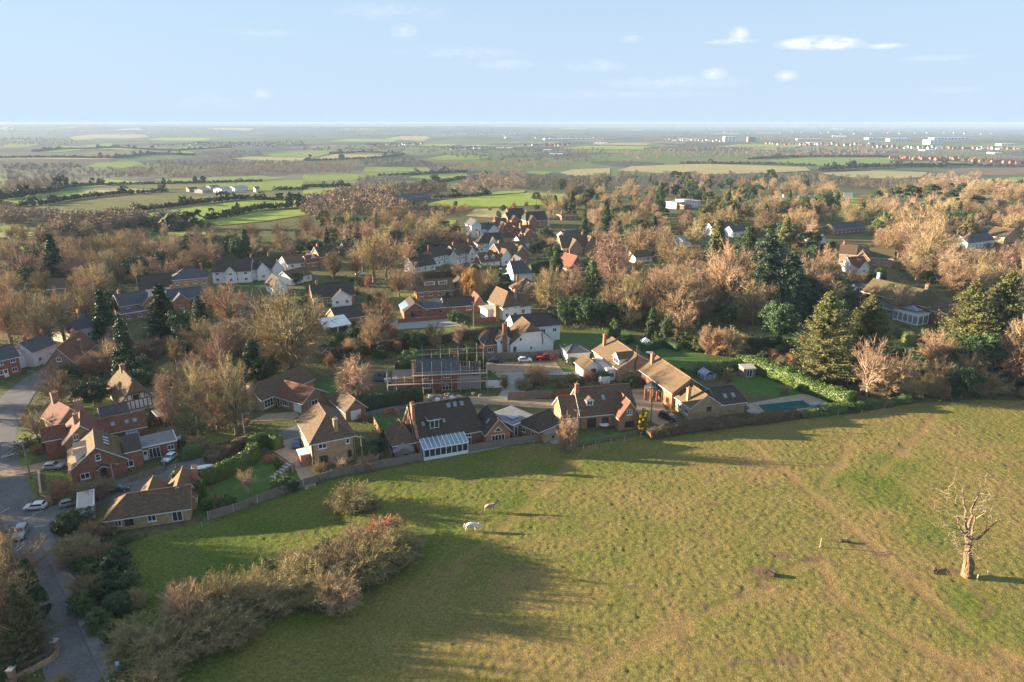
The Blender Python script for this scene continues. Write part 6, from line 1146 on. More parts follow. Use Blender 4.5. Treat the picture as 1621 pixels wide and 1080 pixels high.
fill([(960, 320), (1330, 310), (1320, 380), (1200, 400), (980, 395)], 95, MIXK, (9, 15), 6.5)
fill([(880, 290), (1330, 285), (1330, 318), (880, 322)], 90, MIXK, (9, 15), 10)
fill([(1330, 350), (1640, 345), (1640, 395), (1390, 400)], 56, BAREK + ['olive_conifer', 'evergreen_tree'], (9, 14), 7)
fill([(1390, 300), (1640, 300), (1640, 345), (1400, 348)], 54, BAREK + ['pine_tree', 'evergreen_tree'], (10, 15), 13)
fill([(590, 420), (660, 400), (900, 420), (980, 520), (900, 530), (760, 480), (640, 480)], 26, UNDER + ['bare_tree', 'evergreen_tree'], (4, 8), 4.5)
fill([(-20, 372), (110, 376), (330, 376), (330, 395), (-20, 425)], 22, BAREK, (6, 10), 10)
fill([(1060, 540), (1290, 530), (1320, 590), (1200, 580)], 16, UNDER, (4, 7), 4)
fill([(-80, 830), (20, 870), (60, 960), (90, 1060), (-60, 1100)], 10, BAREK + UNDER, (5, 10), 4)
fill([(90, 860), (200, 880), (200, 1060), (170, 1060)], 16, UNDER, (4, 7), 2.5)
fill([(640, 325), (860, 325), (860, 345), (640, 350)], 12, UNDER + ['bare_tree'], (6, 10), 9)

fill([(90, 400), (470, 390), (440, 420), (330, 430), (200, 470), (60, 470)], 40, UNDER, (5, 9), 4, True)
fill([(-20, 440), (200, 440), (190, 500), (-20, 540)], 26, UNDER + ['evergreen_tree'], (5, 9), 4, True)
fill([(640, 360), (740, 370), (720, 400), (600, 420), (540, 400)], 26, UNDER, (5, 9), 5, True)
fill([(850, 370), (1000, 380), (1110, 400), (1100, 520), (950, 520), (880, 440)], 60, UNDER + ['evergreen_tree', 'bare_tree'], (5, 10), 3.6, True)
fill([(1110, 390), (1320, 390), (1330, 520), (1120, 530)], 40, UNDER + ['evergreen_tree'], (5, 10), 4, True)
fill([(1380, 395), (1640, 390), (1640, 480), (1500, 470)], 40, UNDER, (5, 9), 4.5, True)
fill([(1290, 500), (1500, 540), (1640, 500), (1640, 634), (1380, 630)], 40, UNDER + ['evergreen_tree'], (5, 9), 3.5, True)
fill([(450, 440), (640, 440), (640, 520), (500, 560), (450, 500)], 26, UNDER + ['evergreen_bush'], (4, 7), 4, True)
fill([(640, 400), (900, 390), (900, 440), (760, 450), (650, 450)], 26, UNDER + ['evergreen_bush', 'evergreen_tree'], (4, 7), 4, True)
for (x, y, h_) in ((-70, 600, 10), (-120, 640, 11), (-60, 660, 9), (-150, 700, 12), (-80, 720, 9), (-170, 760, 12), (-90, 790, 10), (-220, 830, 13), (-120, 860, 11), (-260, 930, 13), (-330, 760, 13), (-400, 860, 14), (-300, 1000, 12), (-190, 980, 12)):
    p = P(x, y); plant(random.choice(['bare_tree', 'bare_oak', 'evergreen_tree']), x, y, h_, world=p)

fill([(-20, 395), (330, 392), (420, 400), (330, 440), (200, 455), (-20, 470)], 34, ['birch_tree', 'tall_bare_tree', 'birch_tree', 'ash_tree', 'evergreen_tree', 'bare_oak'], (7, 11), 5.5)
fill([(520, 370), (740, 360), (720, 395), (640, 420), (520, 410)], 22, ['ash_tree', 'birch_tree', 'evergreen_tree', 'bare_oak', 'olive_evergreen'], (7, 11), 6)
fill([(860, 330), (1330, 320), (1640, 345), (1640, 400), (1330, 400), (900, 400)], 60, ['evergreen_tree', 'olive_evergreen', 'broad_conifer', 'birch_tree', 'ash_tree', 'pine_tree', 'bare_oak'], (8, 13), 6)
fill([(480, 520), (640, 545), (760, 535), (760, 550), (560, 570)], 8, ['evergreen_tree', 'birch_tree', 'ash_tree'], (5, 8), 5)
# ------------------------------------------------------------------ hedges, fences, poles, cars, horses
def hedge(name, px, wd, ht, m, label, n_card=60, size=.12, lm=None, cat='hedge', world=False, ragged=.25):
    pts = [Vector(p) for p in px] if world else [P(*p) for p in px]; c = []
    for k in range(len(pts) - 1):
        n = max(1, int((pts[k + 1] - pts[k]).length / .8)); c += [pts[k].lerp(pts[k + 1], q / n) for q in range(n)]
    c.append(pts[-1]); c = np.array([[p.x, p.y, p.z] for p in c]); d = np.gradient(c, axis=0); d[:, 2] = 0; d = unit(d); nn = np.stack([-d[:, 1], d[:, 0], np.zeros(len(d))], 1)
    prof = np.array([(-.5, -.05), (-.52, .35), (-.5, .75), (-.38, .97), (0, 1.02), (.38, .97), (.5, .75), (.52, .35), (.5, -.05)]); s = np.arange(len(c))
    wob = lambda k: (vnoise(s * .45 + k * 17.3, s * 0 + k * 3.1, 31) - .5) * ragged
    V = []
    for j, (a, z) in enumerate(prof): V.append(c + nn * (a * wd * (1 + wob(j)))[:, None] + np.array([0, 0, 1]) * (z * ht * (1 + wob(20)) + wob(j + 9) * .3)[:, None])
    V = np.stack(V, 1); n, k = V.shape[:2]; i, j = np.meshgrid(np.arange(n - 1), np.arange(k - 1), indexing='ij'); a = (i * k + j).ravel(); Fq = np.stack([a, a + 1, a + k + 1, a + k], 1); Vf = V.reshape(-1, 3)
    caps = []
    for r_ in (0, n - 1): b_ = r_ * k; caps += [(b_, b_ + 1, b_ + 7, b_ + 8), (b_ + 1, b_ + 2, b_ + 6, b_ + 7), (b_ + 2, b_ + 3, b_ + 5, b_ + 6), (b_ + 3, b_ + 4, b_ + 5, b_ + 5)]
    Fq = np.concatenate([Fq, np.array(caps)[[0, 1, 2, 4, 5, 6]]])
    q = V[:-1, :-1], V[1:, :-1], V[1:, 1:], V[:-1, 1:]; C = []
    length = float(np.linalg.norm(np.diff(c, axis=0), axis=1).sum()); tot = int(length * (wd + 2 * ht) * n_card); ii = RG.integers(0, n - 1, tot); jj = RG.integers(0, k - 1, tot); u = RG.uniform(0, 1, (tot, 1)); v = RG.uniform(0, 1, (tot, 1))
    C = (V[ii, jj] * (1 - u) + V[ii + 1, jj] * u) * (1 - v) + (V[ii, jj + 1] * (1 - u) + V[ii + 1, jj + 1] * u) * v + RG.normal(0, .07 + ragged * .12, (tot, 3)); C[:, 2] = np.maximum(C[:, 2], c[:, 2].min() + .03)
    o = link(name, npmesh(name, *join([(Vf, Fq), cards(C, size, .8)]), m)); tag(o, label, cat)
    if lm: mid = px[len(px) // 2]; LAND.append((mid[0], mid[1], lm))
    return o
hedge('clipped_hedge', [(318, 768), (350, 757), (385, 742), (402, 728), (400, 716), (412, 706), (430, 704), (442, 712)], 2.0, 2.6, 'leaf_bright', 'tall clipped S-shaped hedge between the lane and the lawn', lm='the S-shaped clipped hedge')
hedge('clipped_hedge', [(290, 728), (318, 720)], 2.4, 2.4, 'leaf_mid', 'short clipped hedge block across the lane from the corner house')
hedge('laurel_hedge', [(1165, 580), (1200, 590), (1240, 604), (1280, 620), (1320, 636), (1346, 646)], 3.0, 3.4, 'leaf_bright', 'thick bright laurel hedge running down beside the covered pool', size=.16, lm='the bright laurel hedge', ragged=.4)
hedge('clipped_hedge', [(1080, 596), (1120, 589), (1160, 585), (1188, 586)], 2.0, 2.4, 'leaf_mid', 'dark straight hedge behind the little greenhouse')
hedge('beech_hedge', [(1026, 694), (1060, 688), (1110, 680), (1160, 674), (1210, 669), (1260, 662)], 2.0, 1.9, 'leaf_beech', 'brown ragged beech hedge between the pool house and the field', ragged=.45, n_card=50, lm='the brown beech hedge')
hedge('beech_hedge', [(1266, 661), (1310, 655), (1350, 649), (1400, 641), (1440, 636)], 1.8, 1.5, 'leaf_mid', 'low dark hedge along the field below the covered pool', ragged=.9, n_card=50)
hedge('leylandii_hedge', [(545, 655), (580, 648), (620, 640), (668, 633)], 2.4, 2.8, 'leaf_dark', 'dark dense hedge along the lane below the scaffolded house', lm='the dark lane hedge')
hedge('laurel_hedge', [(630, 598), (670, 590), (710, 584), (752, 578)], 2.6, 4.2, 'leaf_mid', 'tall green hedge behind the scaffolded house', ragged=.4)
hedge('beech_hedge', [(520, 570), (570, 562), (620, 553), (680, 545), (740, 537), (778, 530)], 2.2, 2.4, 'leaf_beech', 'long brown beech hedge above the scaffolded house garden', ragged=.4, n_card=50)
hedge('beech_hedge', [(655, 446), (690, 441), (728, 437)], 2.2, 2.6, 'leaf_beech', 'brown clipped hedge between the half-timbered garage and the chalet bungalow')
hedge('clipped_hedge', [(775, 466), (800, 462), (840, 458)], 3, 3.2, 'leaf_dark', 'dark clipped hedge in front of the white walled slate house')
hedge('clipped_hedge', [(838, 432), (870, 428), (900, 432)], 3, 4, 'leaf_dark', 'long dark hedge between the white walled slate house and the steep russet roof')
hedge('clipped_hedge', [(745, 425), (762, 430), (790, 430)], 2, 2.4, 'leaf_mid', 'small hedge in front of the triple garage doors')
hedge('clipped_hedge', [(960, 548), (985, 546), (1000, 540)], 1.6, 1.6, 'leaf_dark', 'low dark hedge behind the white fronted tan roofed house')
hedge('clipped_hedge', [(1425, 528), (1436, 540), (1445, 548)], 3, 2.6, 'leaf_olive', 'yellowish clipped topiary hedge on the mansion lawn')
hedge('bramble_hedge', [(330, 735), (352, 726), (378, 712), (405, 698)], 2.4, 1.7, 'leaf_beech', 'low russet bramble bank along the lane opposite the S-shaped hedge', ragged=.5, n_card=50)
hedge('clipped_hedge', [(1018, 556), (1050, 548), (1075, 556)], 2, 2, 'leaf_dark', 'dark hedge at the top of the lawn behind the pool house roofs')
hedge('garden_hedge', [(195, 672), (225, 668), (245, 660)], 1.8, 1.6, 'leaf_dark', 'dark low garden hedge in front of the thatched cottage')
def fence(name, px, label, ht=1.5, step=2.6, panel='grey_timber', post='concrete', rails=False, lm=None, cat='fence'):
    pts = [P(*p) for p in px]; c = [pts[0]]
    for k in range(len(pts) - 1):
        n = max(1, round((pts[k + 1] - pts[k]).length / step)); c += [pts[k].lerp(pts[k + 1], (q + 1) / n) for q in range(n)]
    o = empty(name, c[0]); tag(o, label, cat); b = MB()
    for i in range(len(c) - 1):
        a, d = c[i] - c[0], c[i + 1] - c[0]; L = (d - a).length; ang = math.atan2(d.y - a.y, d.x - a.x); mid = (a + d) / 2; j = random.uniform(-.05, .05)
        if rails:
            for z in (.35, .75, 1.1): b.box((mid.x, mid.y, mid.z + z * ht / 1.2 + j * .5), (L, .05, .1), 0, ang)
        else:
            b.box((mid.x, mid.y, mid.z + ht / 2 + j), (L - .08, .05, ht), 0, ang); b.box((mid.x, mid.y, mid.z + ht + .03 + j), (L - .06, .1, .06), 0, ang)
    b.build('panel' if not rails else 'rail', panel, o)
    for p in c:
        q = p - c[0]; b = MB(); b.box((q.x, q.y, q.z + ht / 2), (.13, .13, ht + .25)); b.build('post', post, o)
    if lm: m_ = px[len(px) // 2]; LAND.append((m_[0], m_[1], lm))
    return o
fence('panel_fence', [(330, 824), (370, 812), (408, 797), (448, 782), (480, 771)], 'grey panel fence with concrete posts along the lawn of the S-shaped hedge', 1.5, 3.0)
fence('panel_fence', [(482, 770), (540, 753), (600, 742), (660, 730), (722, 719), (790, 708), (866, 697)], 'long grey timber fence between the conservatory house and the field', 1.5, 2.4, post='grey_timber', lm='the long grey fence')
fence('rail_fence', [(915, 706), (960, 699), (1005, 690), (1018, 687)], 'low post and rail fence below the cross gabled house', 1.2, 2.6, 'grey_timber', 'grey_timber', True)
fence('wall_fence', [(588, 664), (600, 686), (615, 712), (622, 735)], 'brown garden fence running back beside the conservatory house lawn', 1.6, 2.4, 'brown_timber', 'brown_timber')
fence('panel_fence', [(804, 634), (840, 632), (872, 630)], 'grey close-board fence beside the gravel close', 1.9, 2.6, 'grey_timber', 'grey_timber')
fence('panel_fence', [(873, 630), (900, 628)], 'short red-brown fence joined to the grey close-board fence', 1.9, 2.6, 'brown_timber', 'brown_timber')
fence('panel_fence', [(766, 571), (810, 569), (850, 567), (888, 564)], 'grey fence below the large white gabled house, behind parked cars', 1.9, 2.4, 'grey_timber', 'grey_timber')
fence('rail_fence', [(205, 764), (225, 757), (248, 750), (262, 745)], 'low grey garden fence in front of the corner house annex', 1.0, 2.0, 'grey_timber', 'grey_timber')
fence('rail_fence', [(262, 745), (255, 725), (250, 712)], 'pale fence separating the corner house annex from the parked white car', 1.4, 2.4, 'slab_paving', 'slab_paving')
fence('rail_fence', [(1380, 632), (1400, 629), (1450, 624), (1500, 620)], 'thin rail fence under the bare trees at the head of the field', 1.1, 3, 'grey_timber', 'grey_timber', True)
def garden_wall(name, px, ht, th, m, label, cat='wall'):
    pts = [P(*p) for p in px]; b = MB()
    for k in range(len(pts) - 1):
        a, d = pts[k] - pts[0], pts[k + 1] - pts[0]; L = (d - a).length; b.box(((a.x + d.x) / 2, (a.y + d.y) / 2, ht / 2 - .1), (L + th * .4, th, ht + .2 + k * .004), 0, math.atan2(d.y - a.y, d.x - a.x))
    o = b.build(name, m); o.location = pts[0]; return tag(o, label, cat)
garden_wall('garden_wall', [(62, 752), (64, 770), (66, 788)], .9, .3, 'buff_brick', 'pale stone garden wall beside the verge of the corner house')
garden_wall('garden_wall', [(66, 790), (84, 796), (98, 790)], .8, .3, 'buff_brick', 'low curved end of the pale stone wall under bare shrubs')
garden_wall('garden_wall', [(22, 1078), (55, 1062), (82, 1048), (92, 1036), (90, 1020)], .7, .3, 'buff_brick', 'curved low wall at the driveway entrance beside the main road')
garden_wall('garden_wall', [(752, 512), (766, 511), (784, 509)], 1.6, .3, 'red_brick', 'orange brick garden wall between the glazed bungalow and second white house')
garden_wall('garden_wall', [(440, 728), (455, 738), (463, 742), (464, 752)], .7, .3, 'brown_brick', 'curved brick retaining wall at the tall hipped house drive')
garden_wall('garden_wall', [(607, 656), (622, 652), (632, 657)], 1.1, .3, 'orange_brick', 'short orange brick wall at the lane beside the conservatory house lawn')
# stepped garden stair
r = empty('garden_steps', P(432, 756)); tag(r, 'flight of pale stone steps climbing beside the lawn to the hipped house', 'steps'); a0, a1 = P(432, 756), P(462, 740)
for k in range(7):
    b = MB(); q = (a1 - a0) * (k / 6); b.box((q.x, q.y, .06 + .09 * k), (.55, 1.3, .18 + .16 * k), 0, math.atan2((a1 - a0).y, (a1 - a0).x)); b.build('step', 'slab_paving', r)
def pole(px, base, top, label, name='telegraph_pole', cat='pole', arm=True, m='grey_timber'):
    p = P(px, base); H_ = ztop(p, top); o = empty(name, p); tag(o, label, cat); b = MB(); b.tube([(0, 0, -.3), (0, 0, H_)], [.14, .09], 8); b.build('post', m, o)
    if arm:
        b = MB(); b.box((0, 0, H_ - .35), (1.3, .09, .1)); b.build('cross_arm', m, o)
        for s in (-.55, -.2, .2, .55): b = MB(); b.tube([(s, 0, H_ - .3), (s, 0, H_ - .12)], .04, 6); b.build('insulator', 'white_paint', o)
    else:
        b = MB(); b.tube([(0, 0, H_ - .05), (.5, 0, H_ + .1), (1.0, 0, H_ + .08)], [.05, .045, .04], 6); b.build('lamp_arm', 'concrete', o); b = MB(); b.box((1.15, 0, H_ + .03), (.5, .2, .1)); b.build('lamp_head', 'concrete', o)
    return p + Vector((0, 0, H_ - .15))
w1 = pole(49, 758, 698, 'weathered telegraph pole on the verge beside the corner house drive'); w2 = pole(575, 742, 690, 'grey telegraph pole between the hipped house and conservatory house')
w3 = pole(1030, 668, 612, 'tall plain pole between the cross gabled house and the pool house'); w4 = pole(913, 712, 648, 'tall pole rising beside the brown column shaped shrub')
w5 = pole(389, 700, 655, 'slender street lamp on the lane verge under bare trees', 'street_lamp', 'lamp', False, 'concrete'); w6 = pole(750, 520, 478, 'telegraph pole beside the clipped round evergreen'); w7 = pole(48, 604, 588, 'short post at the bend by the brick terrace', 'telegraph_pole', 'pole', False)
w8 = pole(180, 760, 775 - 40, 'street lamp beside the parked dark green car', 'street_lamp', 'lamp', False, 'concrete')
def wire(a, b, label):
    m = MB(); pts = [a.lerp(b, t / 12) - Vector((0, 0, 1.2 * 4 * (t / 12) * (1 - t / 12))) for t in range(13)]; m.tube(pts, .018, 4); o = m.build('overhead_wire', 'dark_timber'); tag(o, label, 'wire')
wire(w1, P(-140, 770, 7), 'thin overhead wire running from the verge pole across the road'); wire(w2, w4, 'thin sagging wire between the two poles above the long grey fence'); wire(w4, w3, 'thin wire slung in front of the cross gabled house')
# ---- cars
def car(px, py, heading, paint, label, kind='hatch', cat='car', name=None, group=None):
    """heading: degrees, 0 = nose to the east, 90 = away from the camera"""
    p = P(px, py); o = empty(name or 'parked_car', (p.x, p.y, p.z + .07), R_(heading)); tag(o, label, cat, group); o.scale = (.8,) * 3 if px < 400 else (.9,) * 3
    k = {'hatch': (4.0, 1.75, [(-2, .55), (-1.97, .92), (-1.75, 1.0), (-1.55, 1.42), (-.9, 1.5), (.15, 1.46), (.85, .98), (1.75, .86), (1.97, .7), (2, .4)]), 'suv': (4.5, 1.85, [(-2.25, .6), (-2.22, 1.05), (-2.1, 1.1), (-1.95, 1.66), (-1.2, 1.74), (.2, 1.7), (.95, 1.15), (2.0, 1.02), (2.22, .85), (2.25, .45)]),
         'saloon': (4.6, 1.8, [(-2.3, .55), (-2.27, .92), (-1.55, 1.0), (-.95, 1.4), (-.3, 1.44), (.35, 1.4), (1.05, .96), (2.0, .84), (2.27, .68), (2.3, .4)]), 'pickup': (5.2, 1.9, [(-2.6, .6), (-2.58, 1.1), (-.75, 1.12), (-.55, 1.7), (.0, 1.76), (.75, 1.7), (1.35, 1.15), (2.4, 1.05), (2.58, .85), (2.6, .5)]), 'van': (5.0, 1.95, [(-2.5, .5), (-2.48, 1.3), (-2.45, 2.1), (-1.5, 2.2), (0, 2.2), (1.1, 2.1), (1.75, 1.3), (2.35, 1.05), (2.48, .8), (2.5, .45)])}[kind]
    L, W_, pr = k; b = MB(); hw = W_ / 2
    def ring(x, z): # cross-section from sill to roof
        t = max(0, (z - .95) / .6); top = hw - .16 * min(1, t) if z > 1.0 else hw - .03; return [(x, -hw + .04, .28), (x, -hw, .6), (x, -hw + .02, min(z, .92)), (x, -top, z - .02), (x, -top * .75, z + .03), (x, top * .75, z + .03), (x, top, z - .02), (x, hw - .02, min(z, .92)), (x, hw, .6), (x, hw - .04, .28)]
    vs = []; fs = []
    for x, z in pr: vs += ring(x, z)
    n = 10
    for i in range(len(pr) - 1):
        for j in range(n - 1): fs.append((i * n + j, (i + 1) * n + j, (i + 1) * n + j + 1, i * n + j + 1))
        fs.append((i * n + n - 1, (i + 1) * n + n - 1, (i + 1) * n, i * n))
    fs.append(tuple(range(n))); fs.append(tuple(range((len(pr) - 1) * n, len(pr) * n))[::-1]); b.add(vs, fs); b.build('body', paint, o, True)
    g = MB(); gi = [q for q in pr if q[1] > 1.2]; x0, x1 = gi[0][0] - .05, gi[-1][0] + .15; zt = gi[1][1] - .12
    for s in (-1, 1): g.add([(x0 - .05, s * (hw + .002), 1.0), (x1 + .45, s * (hw + .002), 1.0), (x1, s * (hw - .11), zt), (x0 + .12, s * (hw - .11), zt)], [(0, 1, 2, 3)])
    a, c = gi[-1], [q for q in pr if q[0] > gi[-1][0]][0]; g.add([(a[0] + .05, -hw * .78, a[1] + .0), (a[0] + .05, hw * .78, a[1] + .0), (c[0], hw * .82, c[1] + .06), (c[0], -hw * .82, c[1] + .06)], [(0, 1, 2, 3)])
    a, c = gi[0], [q for q in pr if q[0] < gi[0][0]][-1]; g.add([(a[0] - .03, -hw * .74, a[1] + .02), (a[0] - .03, hw * .74, a[1] + .02), (c[0] - .02, hw * .8, c[1] + .07), (c[0] - .02, -hw * .8, c[1] + .07)], [(0, 3, 2, 1)]); g.build('window', 'glass', o)
    for sx in (-L * .31, L * .31):
        for sy in (-1, 1):
            t = MB(); t.tube([(sx, sy * (hw - .2), .32), (sx, sy * (hw + .02), .32)], .32, 14); w_ = t.build('wheel', 'dark_timber', o); t = MB(); t.tube([(sx, sy * (hw + .015), .32), (sx, sy * (hw + .035), .32)], .2, 10); t.build('rim', 'scaffold_tube', w_)
    for sy in (-1, 1):
        t = MB(); t.box((L / 2 - .06, sy * hw * .72, .68), (.12, .34, .14)); t.build('headlight', 'white_paint', o); t = MB(); t.box((-L / 2 + .05, sy * hw * .78, .85), (.12, .22, .2)); t.build('tail_light', 'car_red', o)
    t = MB(); t.box((L / 2 + .005, 0, .48), (.02, .5, .12)); t.build('number_plate', 'white_paint', o); return o
for nm, c in (('car_white', (.75, .76, .77)), ('car_silver', (.38, .40, .42)), ('car_dark', (.03, .035, .045)), ('car_green', (.035, .06, .05)), ('car_red', (.32, .02, .025)), ('car_blue', (.05, .12, .28)), ('car_grey', (.13, .14, .16))): mat(nm, c, tuple(q * .96 for q in c), 1, .28, spec=.6)
car(57, 806, 190, 'car_white', 'white hatchback turning out of the lane at the junction', name='car'); car(34, 848, 292, 'car_silver', 'silver car driving along the main road towards the driveway wall', 'suv', name='car'); car(113, 800, 30, 'car_silver', 'silver-grey car waiting half hidden behind the roadside hedge', 'hatch'); car(186, 778, 22, 'car_green', 'dark green car parked in front of the brick corner house', 'saloon')
car(269, 729, 262, 'car_white', 'white hatchback parked end-on beside the corner house annex', 'hatch'); car(86, 742, 8, 'car_silver', 'silver car on the gravel drive behind the stone garden wall', 'hatch'); car(471, 706, 100, 'car_blue', 'blue car parked in front of the tall hipped house', 'hatch'); car(329, 752, 20, 'car_white', 'white van showing only its roof behind the S-shaped hedge', 'van', 'van')
car(831, 573, 5, 'car_white', 'small white car on the gravel yard beside the red pickup', 'hatch'); car(863, 569, 2, 'car_red', 'dark red pickup parked beside the white garage', 'pickup', 'pickup', 'pickup_truck'); car(784, 574, 4, 'car_dark', 'black car parked below the orange corner of the large white house', 'saloon'); car(1058, 664, 318, 'car_dark', 'black car parked beside the pool house under the tall pole', 'suv')
car(116, 558, 30, 'car_white', 'white van behind the long brown roofed house', 'van', 'van'); car(688, 435, 15, 'car_white', 'white car outside the half-timbered garage', 'saloon'); car(772, 428, 350, 'car_silver', 'silver car before the first door of the triple garage', 'hatch'); car(788, 428, 350, 'car_white', 'pale car before the last door of the triple garage', 'hatch'); car(802, 440, 30, 'car_white', 'white vehicle beside the white walled slate house', 'van', 'van')
car(498, 460, 10, 'car_white', 'white car outside the orange-brown bungalow', 'hatch'); car(476, 435, 15, 'car_silver', 'silver car on the forecourt below the tan roofed bungalow', 'hatch'); car(486, 436, 15, 'car_dark', 'dark car on the forecourt below the tan roofed bungalow', 'hatch'); car(190, 490, 10, 'car_silver', 'silver car beside the brick house among the spruces', 'hatch'); car(570, 436, 20, 'car_white', 'white car under the tall bare trees beyond the dark gabled house', 'hatch')
# ---- horses (one skin each, grown from a jointed skeleton)
def horse(px, py, heading, coat, mane, label, grazing=False, s=1.0):
    p = P(px, py, .14); root = empty('horse', p, R_(heading)); tag(root, label, 'horse'); root.scale = (s, s, s)
    V = [(-.75, 0, 1.18, .30, .33), (-.35, 0, 1.12, .30, .36), (.15, 0, 1.08, .30, .37), (.55, 0, 1.14, .27, .36)]   # trunk: hip, loin, girth, chest
    E = [(0, 1), (1, 2), (2, 3)]
    if grazing: V += [(.95, 0, 1.14, .15, .22), (1.25, 0, .86, .10, .16), (1.42, .0, .60, .10, .13), (1.60, 0, .30, .06, .07)]
    else: V += [(.85, 0, 1.40, .15, .24), (1.12, 0, 1.72, .10, .15), (1.36, 0, 1.80, .10, .13), (1.68, 0, 1.56, .06, .075)]
    E += [(3, 4), (4, 5), (5, 6), (6, 7)]
    for sy in (-1, 1):
        i = len(V); dx = .10 * sy; V += [(-.78, .17 * sy, .95, .19, .22), (-.66 + dx, .17 * sy, .70, .10, .12), (-.86 + dx, .16 * sy, .46, .065, .075), (-.80 + dx, .16 * sy, .14, .045, .05), (-.74 + dx, .16 * sy, .03, .065, .06)]; E += [(0, i), (i, i + 1), (i + 1, i + 2), (i + 2, i + 3), (i + 3, i + 4)]
        i = len(V); dx = -.08 * sy; V += [(.52, .16 * sy, .86, .13, .17), (.50 + dx, .15 * sy, .62, .075, .085), (.52 + dx, .15 * sy, .40, .06, .065), (.52 + dx, .15 * sy, .13, .042, .045), (.57 + dx, .15 * sy, .03, .06, .06)]; E += [(3, i), (i, i + 1), (i + 1, i + 2), (i + 2, i + 3), (i + 3, i + 4)]
    hd = Vector(V[6][:3]); up = Vector((.0, 0, 1)) if not grazing else Vector((.5, 0, .6))
    for sy in (-1, 1): i = len(V); q = hd + up * .14 + Vector((0, .07 * sy, 0)); V.append((q.x, q.y, q.z, .03, .03)); q2 = q + up * .12; V.append((q2.x, q2.y, q2.z, .012, .012)); E += [(6, i), (i, i + 1)]
    me = bpy.data.meshes.new('body'); bm = bmesh.new(); sk = bm.verts.layers.skin.verify(); vs = []
    for v in V: q = bm.verts.new(v[:3]); q[sk].radius = (v[3], v[4]); vs.append(q)
    vs[0][sk].use_root = True
    for a, b_ in E: bm.edges.new((vs[a], vs[b_]))
    bm.to_mesh(me); bm.free(); me.materials.append(MATS[coat]); o = link('body', me, root); o.modifiers.new('skin', 'SKIN').use_smooth_shade = True; o.modifiers.new('sub', 'SUBSURF').render_levels = 2
    b = MB(); c4, c5, c6 = (Vector(V[k][:3]) for k in (4, 5, 6)); off = Vector((-.16, 0, .14)) if not grazing else Vector((.05, 0, .2))
    b.tube([c4 + off * 1.1, c5 + off * .8, c6 + off * .8 + Vector((-.02, 0, .02)), c6 + Vector((.1, 0, .1))], [.07, .09, .08, .03], 6); b.build('mane', mane, root, True)
    b = MB(); b.tube([(-1.0, 0, 1.28), (-1.14, 0, 1.1), (-1.16, 0, .75), (-1.12, 0, .42)], [.05, .08, .09, .03], 6); b.build('tail', mane, root, True)
mat('grey_coat', (.72, .68, .62), (.60, .52, .45), 1.8, .7); mat('pale_mane', (.74, .66, .52), (.6, .5, .4), 3, .8); mat('roan_coat', (.27, .19, .15), (.42, .33, .28), 2.2, .7, c3=(.33, .24, .19)); mat('dark_mane', (.05, .035, .03), (.09, .06, .05), 3, .8)
horse(747, 840, 3, 'grey_coat', 'pale_mane', 'white horse grazing in the field with its head lowered', True); horse(776, 810, 8, 'roan_coat', 'dark_mane', 'brown roan horse standing with raised dark head above the white horse')
LAND.append((760, 825, 'the two horses'))
